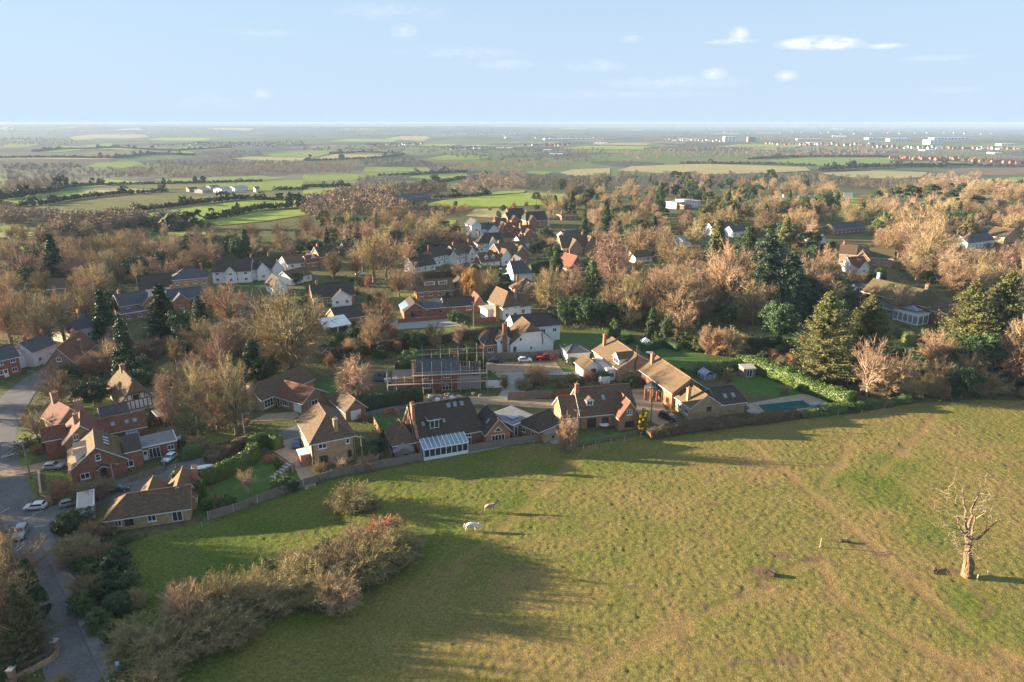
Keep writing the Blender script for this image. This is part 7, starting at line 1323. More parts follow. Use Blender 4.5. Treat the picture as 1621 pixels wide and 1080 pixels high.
# ---- the dead tree in the field, logs, stakes, posts
def dead_tree(px, py, top):
    p = P(px, py, .05); Hh = ztop(p, top); root = empty('dead_tree', p); root.rotation_euler = (0, R_(-10.5), 0); tag(root, 'stout dead tree with broken pale limbs standing alone in the open field', 'tree'); k = Hh / 13.0
    t = MB(); rng = random.Random(5)
    def limb(b, pts, r0, r1, n=7):
        m = []
        for i in range(len(pts) - 1):
            for q in range(3): m.append(Vector(pts[i]).lerp(Vector(pts[i + 1]), q / 3) + Vector([rng.uniform(-.08, .08) for _ in range(3)]))
        m.append(Vector(pts[-1])); rs = [(r0 + (r1 - r0) * (i / (len(m) - 1)) ** .8) * rng.uniform(.88, 1.12) * k * .44 for i in range(len(m))]; b.tube([v * k for v in m], rs, n)
    limb(t, [(0, 0, -.3), (0, 0, .8), (.1, 0, 3), (.15, .1, 5), (.05, .1, 6.6)], 1.35, .75, 22); limb(t, [(.7, .0, -.2), (.62, 0, 1.2), (.45, .1, 3.5)], .75, .4, 9); limb(t, [(-.55, .2, -.2), (-.4, .1, 1.0), (-.15, 0, 2.8)], .6, .3, 9)
    for i, v in enumerate(t.v):
        a_ = math.atan2(v[1], v[0]); n_ = float(vnoise(np.array(a_ * 3.2 + 20), np.array(v[2] * .35), 5)) - .5 + .5 * (float(vnoise(np.array(a_ * 8 + 60), np.array(v[2] * 1.1), 6)) - .5); t.v[i] = (v[0] * (1 + .5 * n_), v[1] * (1 + .5 * n_), v[2])
    t.build('trunk', 'dead_wood', root, False)
    L_ = [[(.05, .1, 6.2), (.5, .3, 7.6), (.9, .3, 9), (.8, .2, 10.2), (1.5, .2, 11.4), (1.9, .1, 12.2), (1.6, 0, 12.5)], [(0, .1, 6.3), (-.3, 0, 8), (-.2, .1, 9.8), (-.5, .3, 11.3), (-.7, .3, 12.3), (-.6, .2, 13)], [(0, 0, 6.0), (-.9, -.1, 7), (-1.5, .1, 8.3), (-1.2, .2, 8.9)], [(.3, 0, 5.3), (1.6, -.3, 5.9), (3.0, -.2, 6.8), (4.2, 0, 7.5), (4.9, .1, 8)], [(.2, 0, 5.0), (1.2, .8, 5.6), (2.4, 1.5, 7.2), (2.2, 1.8, 8.6)], [(0, -.2, 5.2), (-1.0, -1.2, 6.0), (-2.4, -1.6, 6.4)]]
    L_ = [[(x * .8, y, z) for x, y, z in l] for l in L_]
    for l in L_: b = MB(); limb(b, l, .46, .14, 7); b.build('limb', 'dead_wood', root)
    S_ = [[(-1.2, .2, 8.4), (-2.4, .2, 9.6), (-3.6, .1, 10.6), (-4.9, .3, 11.2)], [(-1.4, 0, 8), (-2.6, -.4, 8.8), (-3.4, -.6, 9.6)], [(-.9, -.1, 7), (-2.6, -.3, 8.0), (-4.2, -.5, 8.6), (-5.4, -.4, 8.9)], [(-.4, 0, 6.2), (-2, -.5, 6.8), (-3.2, -.4, 7.3), (-4.4, -.7, 6.6)], [(-2.0, -.6, 6.9), (-3.0, -.8, 7.4), (-3.6, -1, 6.2)], [(-.3, -.4, 4.8), (-1.2, -1, 5.6), (-1.8, -1.2, 4.4)], [(0, -.9, 4.0), (1.0, -1.3, 3.6), (1.7, -1.6, 3.8)], [(-.2, -.6, 4.3), (-1.6, -1, 4.8), (-2.2, -1.2, 4.6)], [(-.5, .2, 11.2), (-.9, .1, 12.6), (-1.0, .3, 13.6)], [(-.2, 0, 10.2), (-1.3, .2, 11.0), (-1.9, .1, 11.2)], [(1.6, .1, 11.8), (1.2, .2, 12.5), (1.0, .3, 13)], [(3, -.2, 6.8), (2.8, .1, 8.4), (2.4, .2, 9.6)], [(2.4, 1.5, 7.2), (3.6, 1.2, 8.2), (4.1, 1.0, 9.1)], [(.9, .3, 9), (1.5, .5, 9.2), (2.1, .4, 8.6)], [(.6, .1, 6.0), (1.6, -.9, 5.2), (2.6, -1.1, 5.4)], [(-1.0, -1.2, 6.0), (-1.6, -1.6, 7.2), (-2.0, -1.8, 7.6)]]
    S_ = [[(x * .75, y, z) for x, y, z in l] for l in S_]
    for q in range(200):
        l = rng.choice(L_ + S_); i = rng.randrange(1, len(l)); a = Vector(l[i]).lerp(Vector(l[i - 1]), rng.random() * .6); d = Vector((rng.uniform(-1, 1), rng.uniform(-1, 1), rng.uniform(-.2, 1))).normalized(); L1 = rng.uniform(.7, 2.0); m_ = a + d * L1 * .5 + Vector((0, 0, rng.uniform(-.2, .25))); S_.append([a, m_, m_ + (d + Vector((rng.uniform(-.6, .6), rng.uniform(-.6, .6), rng.uniform(-.3, .5)))).normalized() * L1 * .6])
    for l in S_: b = MB(); limb(b, l, .15 if S_.index(l) < 16 else .06, .03, 5); b.build('dead_branch', 'pale_bark' if S_.index(l) % 3 == 0 else 'dead_wood', root)
dead_tree(1530, 913, 772); LAND.append((1530, 850, 'the dead tree'))
def log(px, py, ang, L, r, label):
    p = P(px, py, .1); root = empty('fallen_log', p, ang); tag(root, label, 'log'); b = MB(); b.tube([(-L / 2, 0, r), (-L * .2, .1, r * 1.1), (L * .2, -.05, r), (L / 2, .1, r * .8)], [r * .9, r, r * .95, r * .6], 9); b.build('trunk', 'dark_mane', root); b = MB(); b.tube([(0, 0, r), (.5, .4, r * 1.8), (.8, .6, r * 2)], [r * .5, r * .35, r * .12], 6); b.tube([(-L * .3, 0, r), (-L * .35, -.3, r * 2)], [r * .4, r * .15], 6); b.build('branch_stub', 'bark', root)
log(1220, 911, -.5, 2.2, .28, 'dark weathered log lying on bare earth in the field'); log(1337, 859, -.2, 1.4, .24, 'smaller dark log with a long shadow above the bare earth patch')
log(1480, 905, .8, 1.6, .16, 'thin fallen branch beside the dead tree')
def post(px, py, ht, label, m='white_paint', w_=.1, name='field_post'):
    p = P(px, py, .05); root = empty(name, p); tag(root, label, 'post', None); b = MB(); b.tube([(0, 0, -.2), (.03, 0, ht)], [w_ / 2 * 1.1, w_ / 2], 7); b.build('shaft', m, root); b = MB(); b.tube([(.03, 0, ht + .003), (.03, 0, ht + .06)], [w_ / 2, w_ * .2], 7); b.build('cap', m, root)
post(1298, 867, 1.6, 'pale thin post standing above the bare earth patch in the field', 'board', .14); post(1546, 919, .9, 'short white post at the foot of the dead tree'); post(1562, 912, .8, 'leaning white stake in the dead tree\'s shadow'); 
for k, (x, y) in enumerate([(844, 706), (870, 717), (923, 712), (942, 706), (967, 702), (988, 699), (1014, 693), (1044, 692), (1326, 660), (1363, 656), (1400, 648), (320, 836)]): 
    post(x, y, 1.1, ['thin white post in front of the orange brick outbuilding', 'thin white post just before the brown column shaped shrub', 'thin white post between the column shrub and the rail fence', 'thin white post under the middle of the cross gabled lawn', 'thin white post before the rail fence middle', 'thin white post before the rail fence end', 'thin white post under the golden conifer', 'thin white post at the start of the brown beech hedge', 'thin white post below the covered pool', 'thin white post near the end of the laurel hedge', 'thin leaning white post beyond the laurel hedge', 'thin white post at the foot of the panel fence'][k], 'concrete', .11)
# ---- pool, garden furniture, signs
b = MB(); pl = [P(1199, 642), P(1270, 634.5), (P(1286, 646)), (P(1213, 655))]; ce = sum(pl, Vector()) / 4; root = empty('swimming_pool', ce); tag(root, 'long swimming pool under a taut dark green cover', 'pool')
loc_ = [p - ce for p in pl]; b.shell([[(q.x, q.y, .16) for q in loc_]], .1); b.build('cover', [mat('pool_cover', (.012, .075, .07), (.02, .10, .09), .5, .8, spec=.1), 'slab_paving'], root)
b = MB()
for k in range(4): a, c = loc_[k] * 1.06, loc_[(k + 1) % 4] * 1.06; b.box(((a.x + c.x) / 2, (a.y + c.y) / 2, .10), ((c - a).length, .5, .16 + .004 * k), 0, math.atan2(c.y - a.y, c.x - a.x))
b.build('coping', 'slab_paving', root)
for k, (x, y, rx) in enumerate(((1292, 640, 1.5), (1306, 642, 1.3), (1190, 652, 1.3))):
    bm = bmesh.new(); bmesh.ops.create_icosphere(bm, subdivisions=3, radius=1)
    for v in bm.verts: n_ = float(vnoise(np.array(v.co.x * 2 + k * 5), np.array(v.co.y * 2 + v.co.z), 3)); v.co = Vector((v.co.x * rx, v.co.y * rx * .8, max(v.co.z, -.1) * .55)) * (.8 + .4 * n_)
    me = bpy.data.meshes.new('rockery_stone'); bm.to_mesh(me); bm.free(); me.materials.append(MATS['concrete']); o = link('rockery_stone', me); o.location = P(x, y, .08); tag(o, ['pale boulder at the pool corner nearer the water', 'pale boulder beyond the pool corner by the laurel hedge', 'white curved boulder between the pool and the pool house'][k], 'boulder')
def table_set(px, py, label):
    root = empty('garden_table', P(px, py, .08)); tag(root, label, 'table'); b = MB(); b.tube([(0, 0, .70), (0, 0, .76)], 1.0, 18); b.build('table_top', 'white_paint', root)
    for k in range(4): b = MB(); a = k * 1.57 + .7; b.tube([(.6 * math.cos(a), .6 * math.sin(a), 0), (.5 * math.cos(a), .5 * math.sin(a), .7)], .05, 6); b.build('leg', 'grey_timber', root)
table_set(956, 677, 'round pale garden table on the terrace before the cross gabled house'); table_set(1028, 562, 'pale garden table on the lawn edge beyond the white fronted house')
root = empty('trampoline', P(1022, 545)); 
tag(root, 'pale little tent-like garden cover beside the lawn top', 'tent'); b = MB(); b.shell([[(-1.5, -1.2, .9), (1.5, -1.2, .9), (0, 0, 2.0)], [(1.5, -1.2, .9), (1.5, 1.2, .9), (0, 0, 2.0)], [(1.5, 1.2, .9), (-1.5, 1.2, .9), (0, 0, 2.0)], [(-1.5, 1.2, .9), (-1.5, -1.2, .9), (0, 0, 2.0)]], .05); b.build('canopy', ['white_render', 'white_paint'], root); root.name = 'garden_tent'
for k in range(4): b = MB(); b.tube([((-1.4, 1.4)[k % 2], (-1.1, 1.1)[k // 2], 0), ((-1.4, 1.4)[k % 2], (-1.1, 1.1)[k // 2], .9)], .04, 6); b.build('leg', 'white_paint', root)
root = empty('rubble_heap', P(715, 630)); tag(root, 'heap of pale building rubble and sacks in front of the scaffolded house', 'rubble')
for k in range(26): b = MB(); x, y = random.gauss(0, 3.2), random.gauss(0, 1.0); b.box((x, y, random.uniform(.1, .5)), (random.uniform(.3, 1.1), random.uniform(.3, .9), random.uniform(.3, .8)), 0, random.uniform(0, 3)); b.build(random.choice(['rubble_block', 'sack', 'rubble_block']), random.choice(['concrete', 'board', 'orange_brick', 'white_render', 'grey_timber']), root)
root = empty('skip_pile', P(606, 600)); root.name = 'sheeted_pile'; tag(root, 'dark sheeted pile of builder materials beside the white-limbed birch', 'pile'); bm = bmesh.new(); bmesh.ops.create_icosphere(bm, subdivisions=3, radius=1)
for v in bm.verts: n_ = float(vnoise(np.array(v.co.x * 2.3), np.array(v.co.y * 2.3 + v.co.z), 8)); v.co = Vector((v.co.x * 3, v.co.y * 2, max(v.co.z, -.1) * 1.6)) * (.7 + .6 * n_)
me = bpy.data.meshes.new('sheet'); bm.to_mesh(me); bm.free(); me.materials.append(MATS['car_dark']); link('sheet', me, root)
b = MB(); b.box((1.5, -1.8, .4), (1.6, .9, .8), 0, .4); b.build('sack', 'white_render', root)
root = empty('hoarding', P(783, 614)); tag(root, 'white boarded site hoarding beside the scaffolded house', 'hoarding'); b = MB(); b.box((0, 0, .95), (4.2, .06, 1.9)); b.build('board', 'white_paint', root)
for k in (-1.9, 0, 1.9): b = MB(); b.box((k, .1, .9), (.1, .1, 2.0)); b.build('post', 'grey_timber', root)
root = empty('road_sign', P(191, 1074)); tag(root, 'slim roadside sign with blue-grey face among bushes beside the pavement', 'sign'); b = MB(); b.tube([(0, 0, -.2), (0, 0, 2.4)], .05, 8); b.build('post', 'concrete', root); b = MB(); b.box((0, -.06, 1.7), (.45, .03, 1.3)); b.build('panel', mat('sign_blue', (.30, .42, .55), (.36, .48, .60), 2, .5), root)
for k, (x, y) in enumerate(((90, 1034), (22, 1080))):
    root = empty('gate_pillar', P(x, y)); tag(root, ['square brick gate pillar at the inner end of the curved driveway wall', 'square brick gate pillar at the picture-edge end of the curved driveway wall'][k], 'pillar'); b = MB(); b.box((0, 0, .8), (.6, .6, 1.9)); b.build('shaft', 'brown_brick', root); b = MB(); b.box((0, 0, 1.82), (.75, .75, .14)); b.build('cap', 'concrete', root)
fence('rail_fence', [(30, 1066), (60, 1052), (84, 1038)], 'timber rail behind the curved driveway wall', 1.0, 2.4, 'grey_timber', 'grey_timber', True)
# small brick shed-like kiosks glimpsed in the gardens
for (A, B, d, wl, rf, lb, nm) in (((354 + 0, 560), (362, 559), 3, 'orange_brick', 'red_tile', 'x', 'x'),)[:0]: pass
h = House('garden_shed', 'small orange timber shed beside the beech hedge beyond the huge bare oak', (511, 570), (521, 568), 'shed'); Wm = h.wing(0, 0, h.L, 2.2, 1.9, 2.5, 'y', 'brown_timber', 'brown_tile', oh=.15, ridge=False); h.door(Wm, 'f', h.L / 2, .8, 1.7, 'dark_timber')
h = House('garden_shed', 'little red shed with pale roof between the thatched cottage and white hatchback', (252, 674), (262, 671), 'shed'); Wm = h.wing(0, 0, h.L, 2.6, 2.0, 2.5, 'lean', 'red_brick', 'pale_felt', oh=.15); h.door(Wm, 'f', h.L / 2, .8, 1.7, 'dark_timber')
h = House('white_lean_to', 'white ribbed lean-to shed with mossy flat roof behind the parked white hatchback', (262, 712), (288, 705), 'shed'); Wm = h.wing(0, 0, h.L, 4.0, 2.0, 2.6, 'lean', 'white_render', 'mossy_tile', oh=.15); h.garage_door(Wm, 'f', h.L / 2, h.L * .8, 1.8)
# ------------------------------------------------------------------ the far plain: fields, hedgerows, woods, town
FM = {}
def far_mat(nm, c1, c2, sc=.02): return mat(nm, c1, c2, sc, .95, fine=.18, spec=.05)
far_mat('far_green', (.17, .225, .045), (.21, .255, .06)); far_mat('far_bright', (.215, .28, .05), (.26, .315, .07)); far_mat('far_straw', (.30, .26, .12), (.36, .31, .15)); far_mat('far_plough', (.17, .12, .075), (.21, .155, .10)); far_mat('far_olive', (.13, .14, .05), (.17, .16, .065)); far_mat('far_brown', (.10, .085, .05), (.135, .11, .065)); far_mat('far_dark', (.05, .075, .022), (.065, .09, .028))
C = lambda x, y: (x / 3.377, 180 + y / 3.377)              # left crop
D = lambda x, y: (480 + x / 3.377, 180 + y / 3.377)        # middle crop
E_ = lambda x, y: (1000 + x / 2.61, 180 + y / 2.61)        # right crop
FIELDS = [
    ('far_green', [C(0, 495), C(90, 492), C(420, 440), C(640, 400), C(480, 402), C(300, 420), C(0, 462)]), ('far_straw', [C(480, 402), C(640, 398), C(900, 412), C(880, 422), C(640, 428), C(420, 440)]),
    ('far_olive', [C(120, 512), C(420, 470), C(700, 440), C(960, 436), C(1240, 452), C(1000, 490), C(720, 522), C(500, 540), C(330, 560), C(140, 530)]), ('far_bright', [C(770, 540), C(1000, 500), C(1370, 462), C(1621, 470), C(1621, 500), C(1380, 520), C(1100, 570), C(880, 590), C(760, 560)]), ('far_bright', [C(1120, 585), C(1390, 525), C(1640, 512), C(1660, 540), C(1400, 580), C(1170, 600)]),
    ('far_bright', [C(340, 392), C(560, 352), C(860, 368), C(880, 376), C(660, 380), C(480, 395)]), ('far_green', [C(820, 352), C(1180, 340), C(1400, 332), C(1530, 348), C(1300, 362), C(920, 372)]), ('far_olive', [C(660, 384), C(900, 380), C(1080, 378), C(1100, 398), C(900, 408), C(760, 400)]), ('far_green', [C(1090, 378), C(1400, 364), C(1700, 352), C(1720, 400), C(1400, 414), C(1180, 396)]), ('far_olive', [C(1290, 440), C(1400, 420), C(1720, 430), C(1720, 470), C(1500, 462)]),
    ('far_straw', [C(370, 126), C(520, 112), C(760, 112), C(800, 126), C(620, 136), C(400, 142)]), ('far_green', [C(180, 200), C(330, 172), C(420, 176), C(470, 190), C(330, 206)]), ('far_green', [C(420, 172), C(600, 158), C(600, 180), C(480, 188)]), ('far_olive', [C(600, 194), C(800, 170), C(960, 176), C(880, 194), C(700, 206)]), ('far_green', [C(880, 196), C(980, 180), C(1250, 178), C(1230, 190), C(1000, 198)]), ('far_olive', [C(430, 230), C(500, 200), C(860, 202), C(830, 214), C(600, 232)]), ('far_green', [C(860, 214), C(960, 200), C(1040, 206), C(1030, 222)]), ('far_brown', [C(0, 300), C(20, 250), C(300, 244), C(640, 240), C(600, 262), C(420, 285)]), ('far_green', [C(450, 286), C(520, 262), C(740, 258), C(760, 270), C(660, 290)]), ('far_straw', [C(0, 240), C(80, 232), C(520, 232), C(620, 242), C(300, 244)]), ('far_green', [C(0, 185), C(40, 160), C(220, 162), C(150, 180)]), ('far_green', [C(1400, 218), C(1640, 204), C(1640, 232), C(1480, 232)]), ('far_straw', [C(1240, 240), C(1330, 230), C(1640, 236), C(1640, 252), C(1400, 250)]), ('far_olive', [C(820, 150), C(960, 128), C(1180, 126), C(1180, 142), C(1000, 156)]), ('far_straw', [C(0, 666), C(0, 640), C(120, 634), C(200, 640), C(200, 660)]), ('far_bright', [C(50, 682), C(90, 664), C(200, 664), C(200, 720), C(110, 730)]), ('far_green', [C(0, 606), C(20, 596), C(140, 598), C(150, 622), C(20, 640)]), ('far_green', [C(0, 340), C(40, 336), C(46, 356), C(0, 364)]),
    ('far_dark', [C(690, 700), C(690, 640), C(960, 650), C(950, 700), C(860, 730), C(740, 740)]), ('far_bright', [C(800, 608), C(1000, 604), C(1020, 616), C(820, 632)]), ('far_bright', [C(850, 644), C(930, 634), C(1100, 628), C(1100, 650), C(960, 658)]), ('far_green', [C(380, 720), C(470, 700), C(580, 650), C(600, 668), C(500, 720)]),
    ('far_bright', [D(625, 492), D(760, 462), D(1000, 440), D(1230, 424), D(1480, 438), D(1480, 462), D(1290, 488), D(1100, 500), D(800, 500)]), ('far_straw', [D(870, 550), D(920, 512), D(1150, 508), D(1150, 540), D(1000, 560)]), ('far_bright', [D(980, 432), D(1050, 418), D(1190, 412), D(1180, 424), D(1010, 436)]),
    ('far_bright', [D(590, 590), D(700, 570), D(820, 570), D(810, 594)]), ('far_bright', [D(415, 625), D(430, 596), D(540, 602), D(880, 608), D(880, 640), D(560, 640)]), ('far_straw', [D(540, 600), D(560, 584), D(700, 560), D(760, 560), D(690, 574), D(590, 592), D(820, 596), D(880, 604)]),
    ('far_green', [D(0, 348), D(0, 330), D(260, 322), D(380, 334), D(260, 358), D(100, 362)]), ('far_green', [D(290, 322), D(540, 314), D(660, 320), D(560, 334), D(400, 332)]), ('far_green', [D(540, 340), D(660, 322), D(880, 318), D(870, 338), D(700, 352)]), ('far_bright', [D(420, 388), D(560, 368), D(840, 358), D(830, 380), D(620, 392)]), ('far_bright', [D(0, 432), D(0, 408), D(260, 394), D(420, 400), D(330, 418), D(120, 432)]), ('far_olive', [D(0, 400), D(0, 360), D(120, 366), D(240, 388)]), ('far_green', [D(320, 312), D(330, 286), D(660, 288), D(700, 308)]), ('far_green', [D(0, 250), D(0, 206), D(120, 200), D(150, 212), D(60, 234)]), ('far_straw', [D(60, 240), D(170, 218), D(520, 222), D(400, 236), D(160, 248)]), ('far_olive', [D(130, 206), D(190, 196), D(520, 210), D(480, 218), D(200, 216)]), ('far_green', [D(660, 244), D(760, 222), D(900, 222), D(1000, 234), D(920, 246), D(740, 248)]), ('far_straw', [D(430, 136), D(520, 122), D(640, 118), D(680, 128), D(640, 148), D(520, 140)]), ('far_green', [D(1150, 320), D(1220, 308), D(1330, 312), D(1300, 328)]), ('far_straw', [D(1370, 316), D(1440, 300), D(1640, 292), D(1640, 330), D(1440, 336)]),
    ('far_straw', [E_(-60, 236), E_(0, 218), E_(300, 208), E_(720, 222), E_(740, 236), E_(560, 246), E_(240, 254)]), ('far_olive', [E_(200, 206), E_(210, 186), E_(560, 184), E_(640, 196), E_(480, 208)]), ('far_green', [E_(560, 196), E_(700, 182), E_(1060, 182), E_(1110, 200), E_(1080, 212), E_(740, 216)]), ('far_straw', [E_(770, 246), E_(1000, 236), E_(1220, 242), E_(1200, 262), E_(1080, 270), E_(900, 264)]), ('far_green', [E_(1110, 200), E_(1300, 198), E_(1500, 206), E_(1500, 216), E_(1200, 214)]), ('far_plough', [E_(1260, 238), E_(1360, 226), E_(1640, 224), E_(1700, 250), E_(1500, 256)]), ('far_green', [E_(1520, 290), E_(1560, 264), E_(1700, 264), E_(1700, 312), E_(1600, 312)]), ('far_straw', [E_(1330, 354), E_(1340, 330), E_(1480, 318), E_(1640, 316), E_(1600, 340), E_(1460, 350)]),
    ('far_bright', [E_(838, 386), E_(840, 350), E_(900, 346), E_(1030, 358), E_(1020, 384), E_(960, 392)]), ('far_green', [E_(612, 350), E_(640, 340), E_(840, 338), E_(840, 348)]), ('far_green', [E_(850, 430), E_(860, 398), E_(1000, 394), E_(1010, 440)]),
]
k = 0
for m, pl in FIELDS:
    k += 1; d = max(P(*q).y for q in pl); sheet('field', pl, m, .12 + .03 * (k % 9) + d / 9000, 12 + d / 60)
# a few more strips of field deep in the haze
rs = random.Random(3)
for k in range(46):
    py = 198 + 40 * rs.random() ** 1.3; px = rs.uniform(-60, 1680); wd = rs.uniform(30, 120) * (.5 + (py - 195) / 50); hh = rs.uniform(.8, 2.2) * (.4 + (py - 195) / 22)
    if px > 900 and py < 228 and rs.random() < .7: continue
    pl = [(px, py), (px + wd * .3, py - hh), (px + wd, py - hh * .8), (px + wd * .9, py + hh * .3)]
    if py - hh < 197.5: continue
    sheet('field', pl, rs.choice(['far_green', 'far_straw', 'far_olive', 'far_plough', 'far_bright']), 1.2 + .05 * (k % 8), 120)
# clumps for hedgerows and woods: one small bare-tree clump and one evergreen clump, many times over
def clump(n, R=1., H=1., seed=0, tw=.05):
    g = np.random.default_rng(seed); d = g.normal(size=(n, 3)); d = unit(d) * g.uniform(.35, 1, (n, 1)) ** .6; C_ = d * [R, R, H * .46] + [0, 0, H * .55]; return C_
def scatter_mesh(name, pts, hts, mats_, per=70, aspect=.42, size=.055, seed=0, verts=None):
    """one mesh of many small tree crowns at the given ground points"""
    g = np.random.default_rng(seed); n = len(pts); out = []
    for i in range(n):
        H_ = hts[i]; C_ = clump(per, H_ * aspect * g.uniform(.8, 1.25), H_, seed * 977 + i) + pts[i]; out.append(C_)
    C_ = np.concatenate(out); hh = np.repeat(np.asarray(hts), per).reshape(-1, 1); nr = unit(rnd(len(C_)) + [0, 0, .3]); a = unit(np.cross(nr, rnd(len(C_)))); b_ = np.cross(nr, a); s = hh * size * RG.uniform(.6, 1.5, (len(C_), 1))
    V = np.stack([C_ - a * s * 1.5 - b_ * s * .5, C_ + a * s * .3 - b_ * s * .6, C_ + a * s * 1.6 + b_ * s * .3, C_ - a * s * .3 + b_ * s * .8], 1).reshape(-1, 3); F_ = np.arange(len(V)).reshape(-1, 4)
    st = np.array(pts); hs = np.asarray(hts).reshape(-1, 1); P0 = st + [0, 0, -.2]; P1 = st + np.concatenate([np.zeros((n, 2)), hs * .7], 1); V2, F2 = strips(P0, P1, hs[:, 0] * .018, hs[:, 0] * .006)
    return link(name, npmesh(name, *join([(V, F_), (V2, F2)]), mats_))
def line_pts(px, step, jit):
    pts = [P(*p) for p in px]; out = []
    for k in range(len(pts) - 1):
        L = (pts[k + 1] - pts[k]).length; n = max(1, int(L / step))
        for q in range(n): p = pts[k].lerp(pts[k + 1], (q + random.random()) / n); x, y = p.x + random.gauss(0, jit), p.y + random.gauss(0, jit); out.append((x, y, float(T(x, y))))
    return out
HEDGES = [([C(60, 497), C(220, 490), C(420, 455), C(640, 432), C(900, 418)], 3.5, 'low dark hedgerow sweeping past the farmyard barns'), ([C(720, 528), C(1000, 492), C(1240, 462), C(1370, 456)], 3.5, 'hedgerow along the near side of the bright strip before the farmyard'), ([C(1110, 575), C(1250, 545), C(1380, 514), C(1640, 500)], 4, 'thick dark hedgerow between the two bright strips near the village wood'), ([C(0, 490), C(60, 498)], 3.5, 'short hedgerow end at the western picture edge'), ([C(330, 398), C(480, 385), C(660, 382), C(900, 378), C(1100, 372), C(1400, 364)], 4, 'long hedgerow behind the farmyard fields'), ([C(0, 465), C(300, 420), C(340, 398)], 6, 'tree dotted hedgerow climbing to the western wood'), ([C(1370, 462), C(1640, 472)], 3, 'thin hedge east of the farmyard'), ([C(1470, 412), C(1640, 408)], 4, 'hedge behind the round trees by the cream farmhouse'),
          ([C(0, 238), C(300, 236), C(620, 240), C(830, 216), C(1040, 224)], 6, 'dark far hedgerow before the brown ploughland'), ([C(170, 204), C(330, 190), C(480, 190), C(600, 182), C(900, 200), C(1240, 182)], 6, 'far hedgerow across the pale green middle distance'), ([D(0, 396), D(120, 392), D(260, 390)], 4, 'hedgerow under the pale strips before the long brown wood'), ([D(400, 335), D(600, 330), D(880, 312)], 5, 'hedge between the green strips beyond the brown wood'), ([D(600, 392), D(840, 350), D(1000, 338)], 5, 'hedge at the far edge of the bright strips'), ([D(690, 452), D(830, 448), D(1000, 436)], 3.5, 'low hedge along the top of the large bright field'), ([D(0, 255), D(160, 250), D(420, 238), D(540, 222)], 6, 'dark hedgerow rounding the straw field in the middle distance'), ([D(140, 216), D(300, 208), D(520, 214)], 6, 'hedgerow above the straw field in the middle distance'),
          ([E_(200, 208), E_(480, 210), E_(760, 218)], 6, 'hedgerow behind the wide straw field'), ([E_(770, 238), E_(900, 228), E_(1100, 222), E_(1300, 222)], 9, 'thick dark tree line between straw fields beyond the pines'), ([E_(480, 190), E_(700, 180), E_(1060, 180)], 6, 'hedgerow below the far rows of brick houses'), ([E_(1100, 214), E_(1400, 216), E_(1621, 222)], 6, 'hedgerow above the ploughed field on the east'), ([C(820, 632), C(1010, 618), C(1110, 612)], 4, 'hedge between two little bright fields behind the village wood'), ([C(760, 600), C(930, 630), C(1000, 628)], 4, 'ragged hedge at the corner of the dark shaded field')]
for k, (pl, ht, lb) in enumerate(HEDGES):
    p0 = P(*pl[len(pl) // 2]); pts = line_pts(pl, ht * .42, .5); sc = max(1, p0.y / 900); hts = [ht * random.uniform(.65, 1.25) * (2.2 if random.random() < .04 else 1) for _ in pts]
    m = MATS.get('hedgerow_mix') or mat('hedgerow_mix', (.075, .07, .035), (.12, .09, .05), .05, .95, c3=(.06, .075, .03)); o = scatter_mesh('hedgerow', pts, hts, m, 26, .5, .17, 40 + k); tag(o, lb, 'hedgerow')
# woods that read as one mass
mat('wood_brown', (.22, .16, .10), (.30, .225, .14), .03, .95, fine=.25); mat('wood_grey', (.16, .13, .10), (.22, .18, .135), .03, .95, fine=.25); mat('wood_green', (.045, .065, .028), (.075, .09, .035), .03, .95, fine=.25); mat('wood_mix', (.05, .062, .03), (.18, .14, .095), .04, .95, c3=(.12, .10, .065), fine=.25)
def wood(px, n, hr, m, seed, per=60, size=.075, asp=.42):
    if per >= 50: per, size = int(per * 2.2), size * .62
    hr = (hr[0] * .7, hr[1] * .7)
    pts = []; xs_ = [p[0] for p in px]; y_ = [p[1] for p in px]; t = 0; wp = [P(*p) for p in px]; X0, X1 = min(p.x for p in wp), max(p.x for p in wp); Y0, Y1 = min(p.y for p in wp), max(p.y for p in wp)
    while len(pts) < n and t < n * 30:
        t += 1; x, y = random.uniform(X0, X1), random.uniform(Y0, Y1)
        if bool(inpoly(np.array(x), np.array(y), wp)): pts.append((x, y, float(T(x, y))))
    o = scatter_mesh('woodland', pts, [random.uniform(*hr) for _ in pts], m, per, asp, size, seed); tag(o, kind='stuff'); return o
wood([C(0, 560), C(20, 520), C(330, 560), C(300, 590), C(180, 610), C(0, 600)], 60, (8, 12), 'wood_brown', 1); wood([C(200, 660), C(320, 590), C(560, 560), C(740, 550), C(780, 600), C(560, 640), C(400, 670), C(260, 720)], 150, (9, 13), 'wood_brown', 2, 90)
wood([C(740, 600), C(900, 570), C(1010, 575), C(1000, 596), C(800, 608)], 24, (8, 12), 'wood_grey', 3); wood([C(0, 430), C(60, 380), C(220, 370), C(320, 380), C(300, 398), C(60, 450)], 90, (8, 14), 'wood_brown', 4); wood([C(0, 380), C(0, 320), C(120, 300), C(620, 300), C(700, 340), C(540, 350), C(330, 380)], 200, (8, 13), 'wood_grey', 5)
wood([C(620, 345), C(660, 300), C(900, 290), C(1640, 270), C(1640, 322), C(1400, 328), C(900, 345)], 330, (9, 14), 'wood_brown', 6); wood([C(720, 285), C(840, 262), C(1300, 258), C(1640, 262), C(1640, 272), C(900, 290)], 170, (9, 14), 'wood_grey', 7); wood([C(0, 295), C(30, 270), C(420, 280), C(440, 296), C(100, 300)], 70, (8, 12), 'wood_mix', 8)
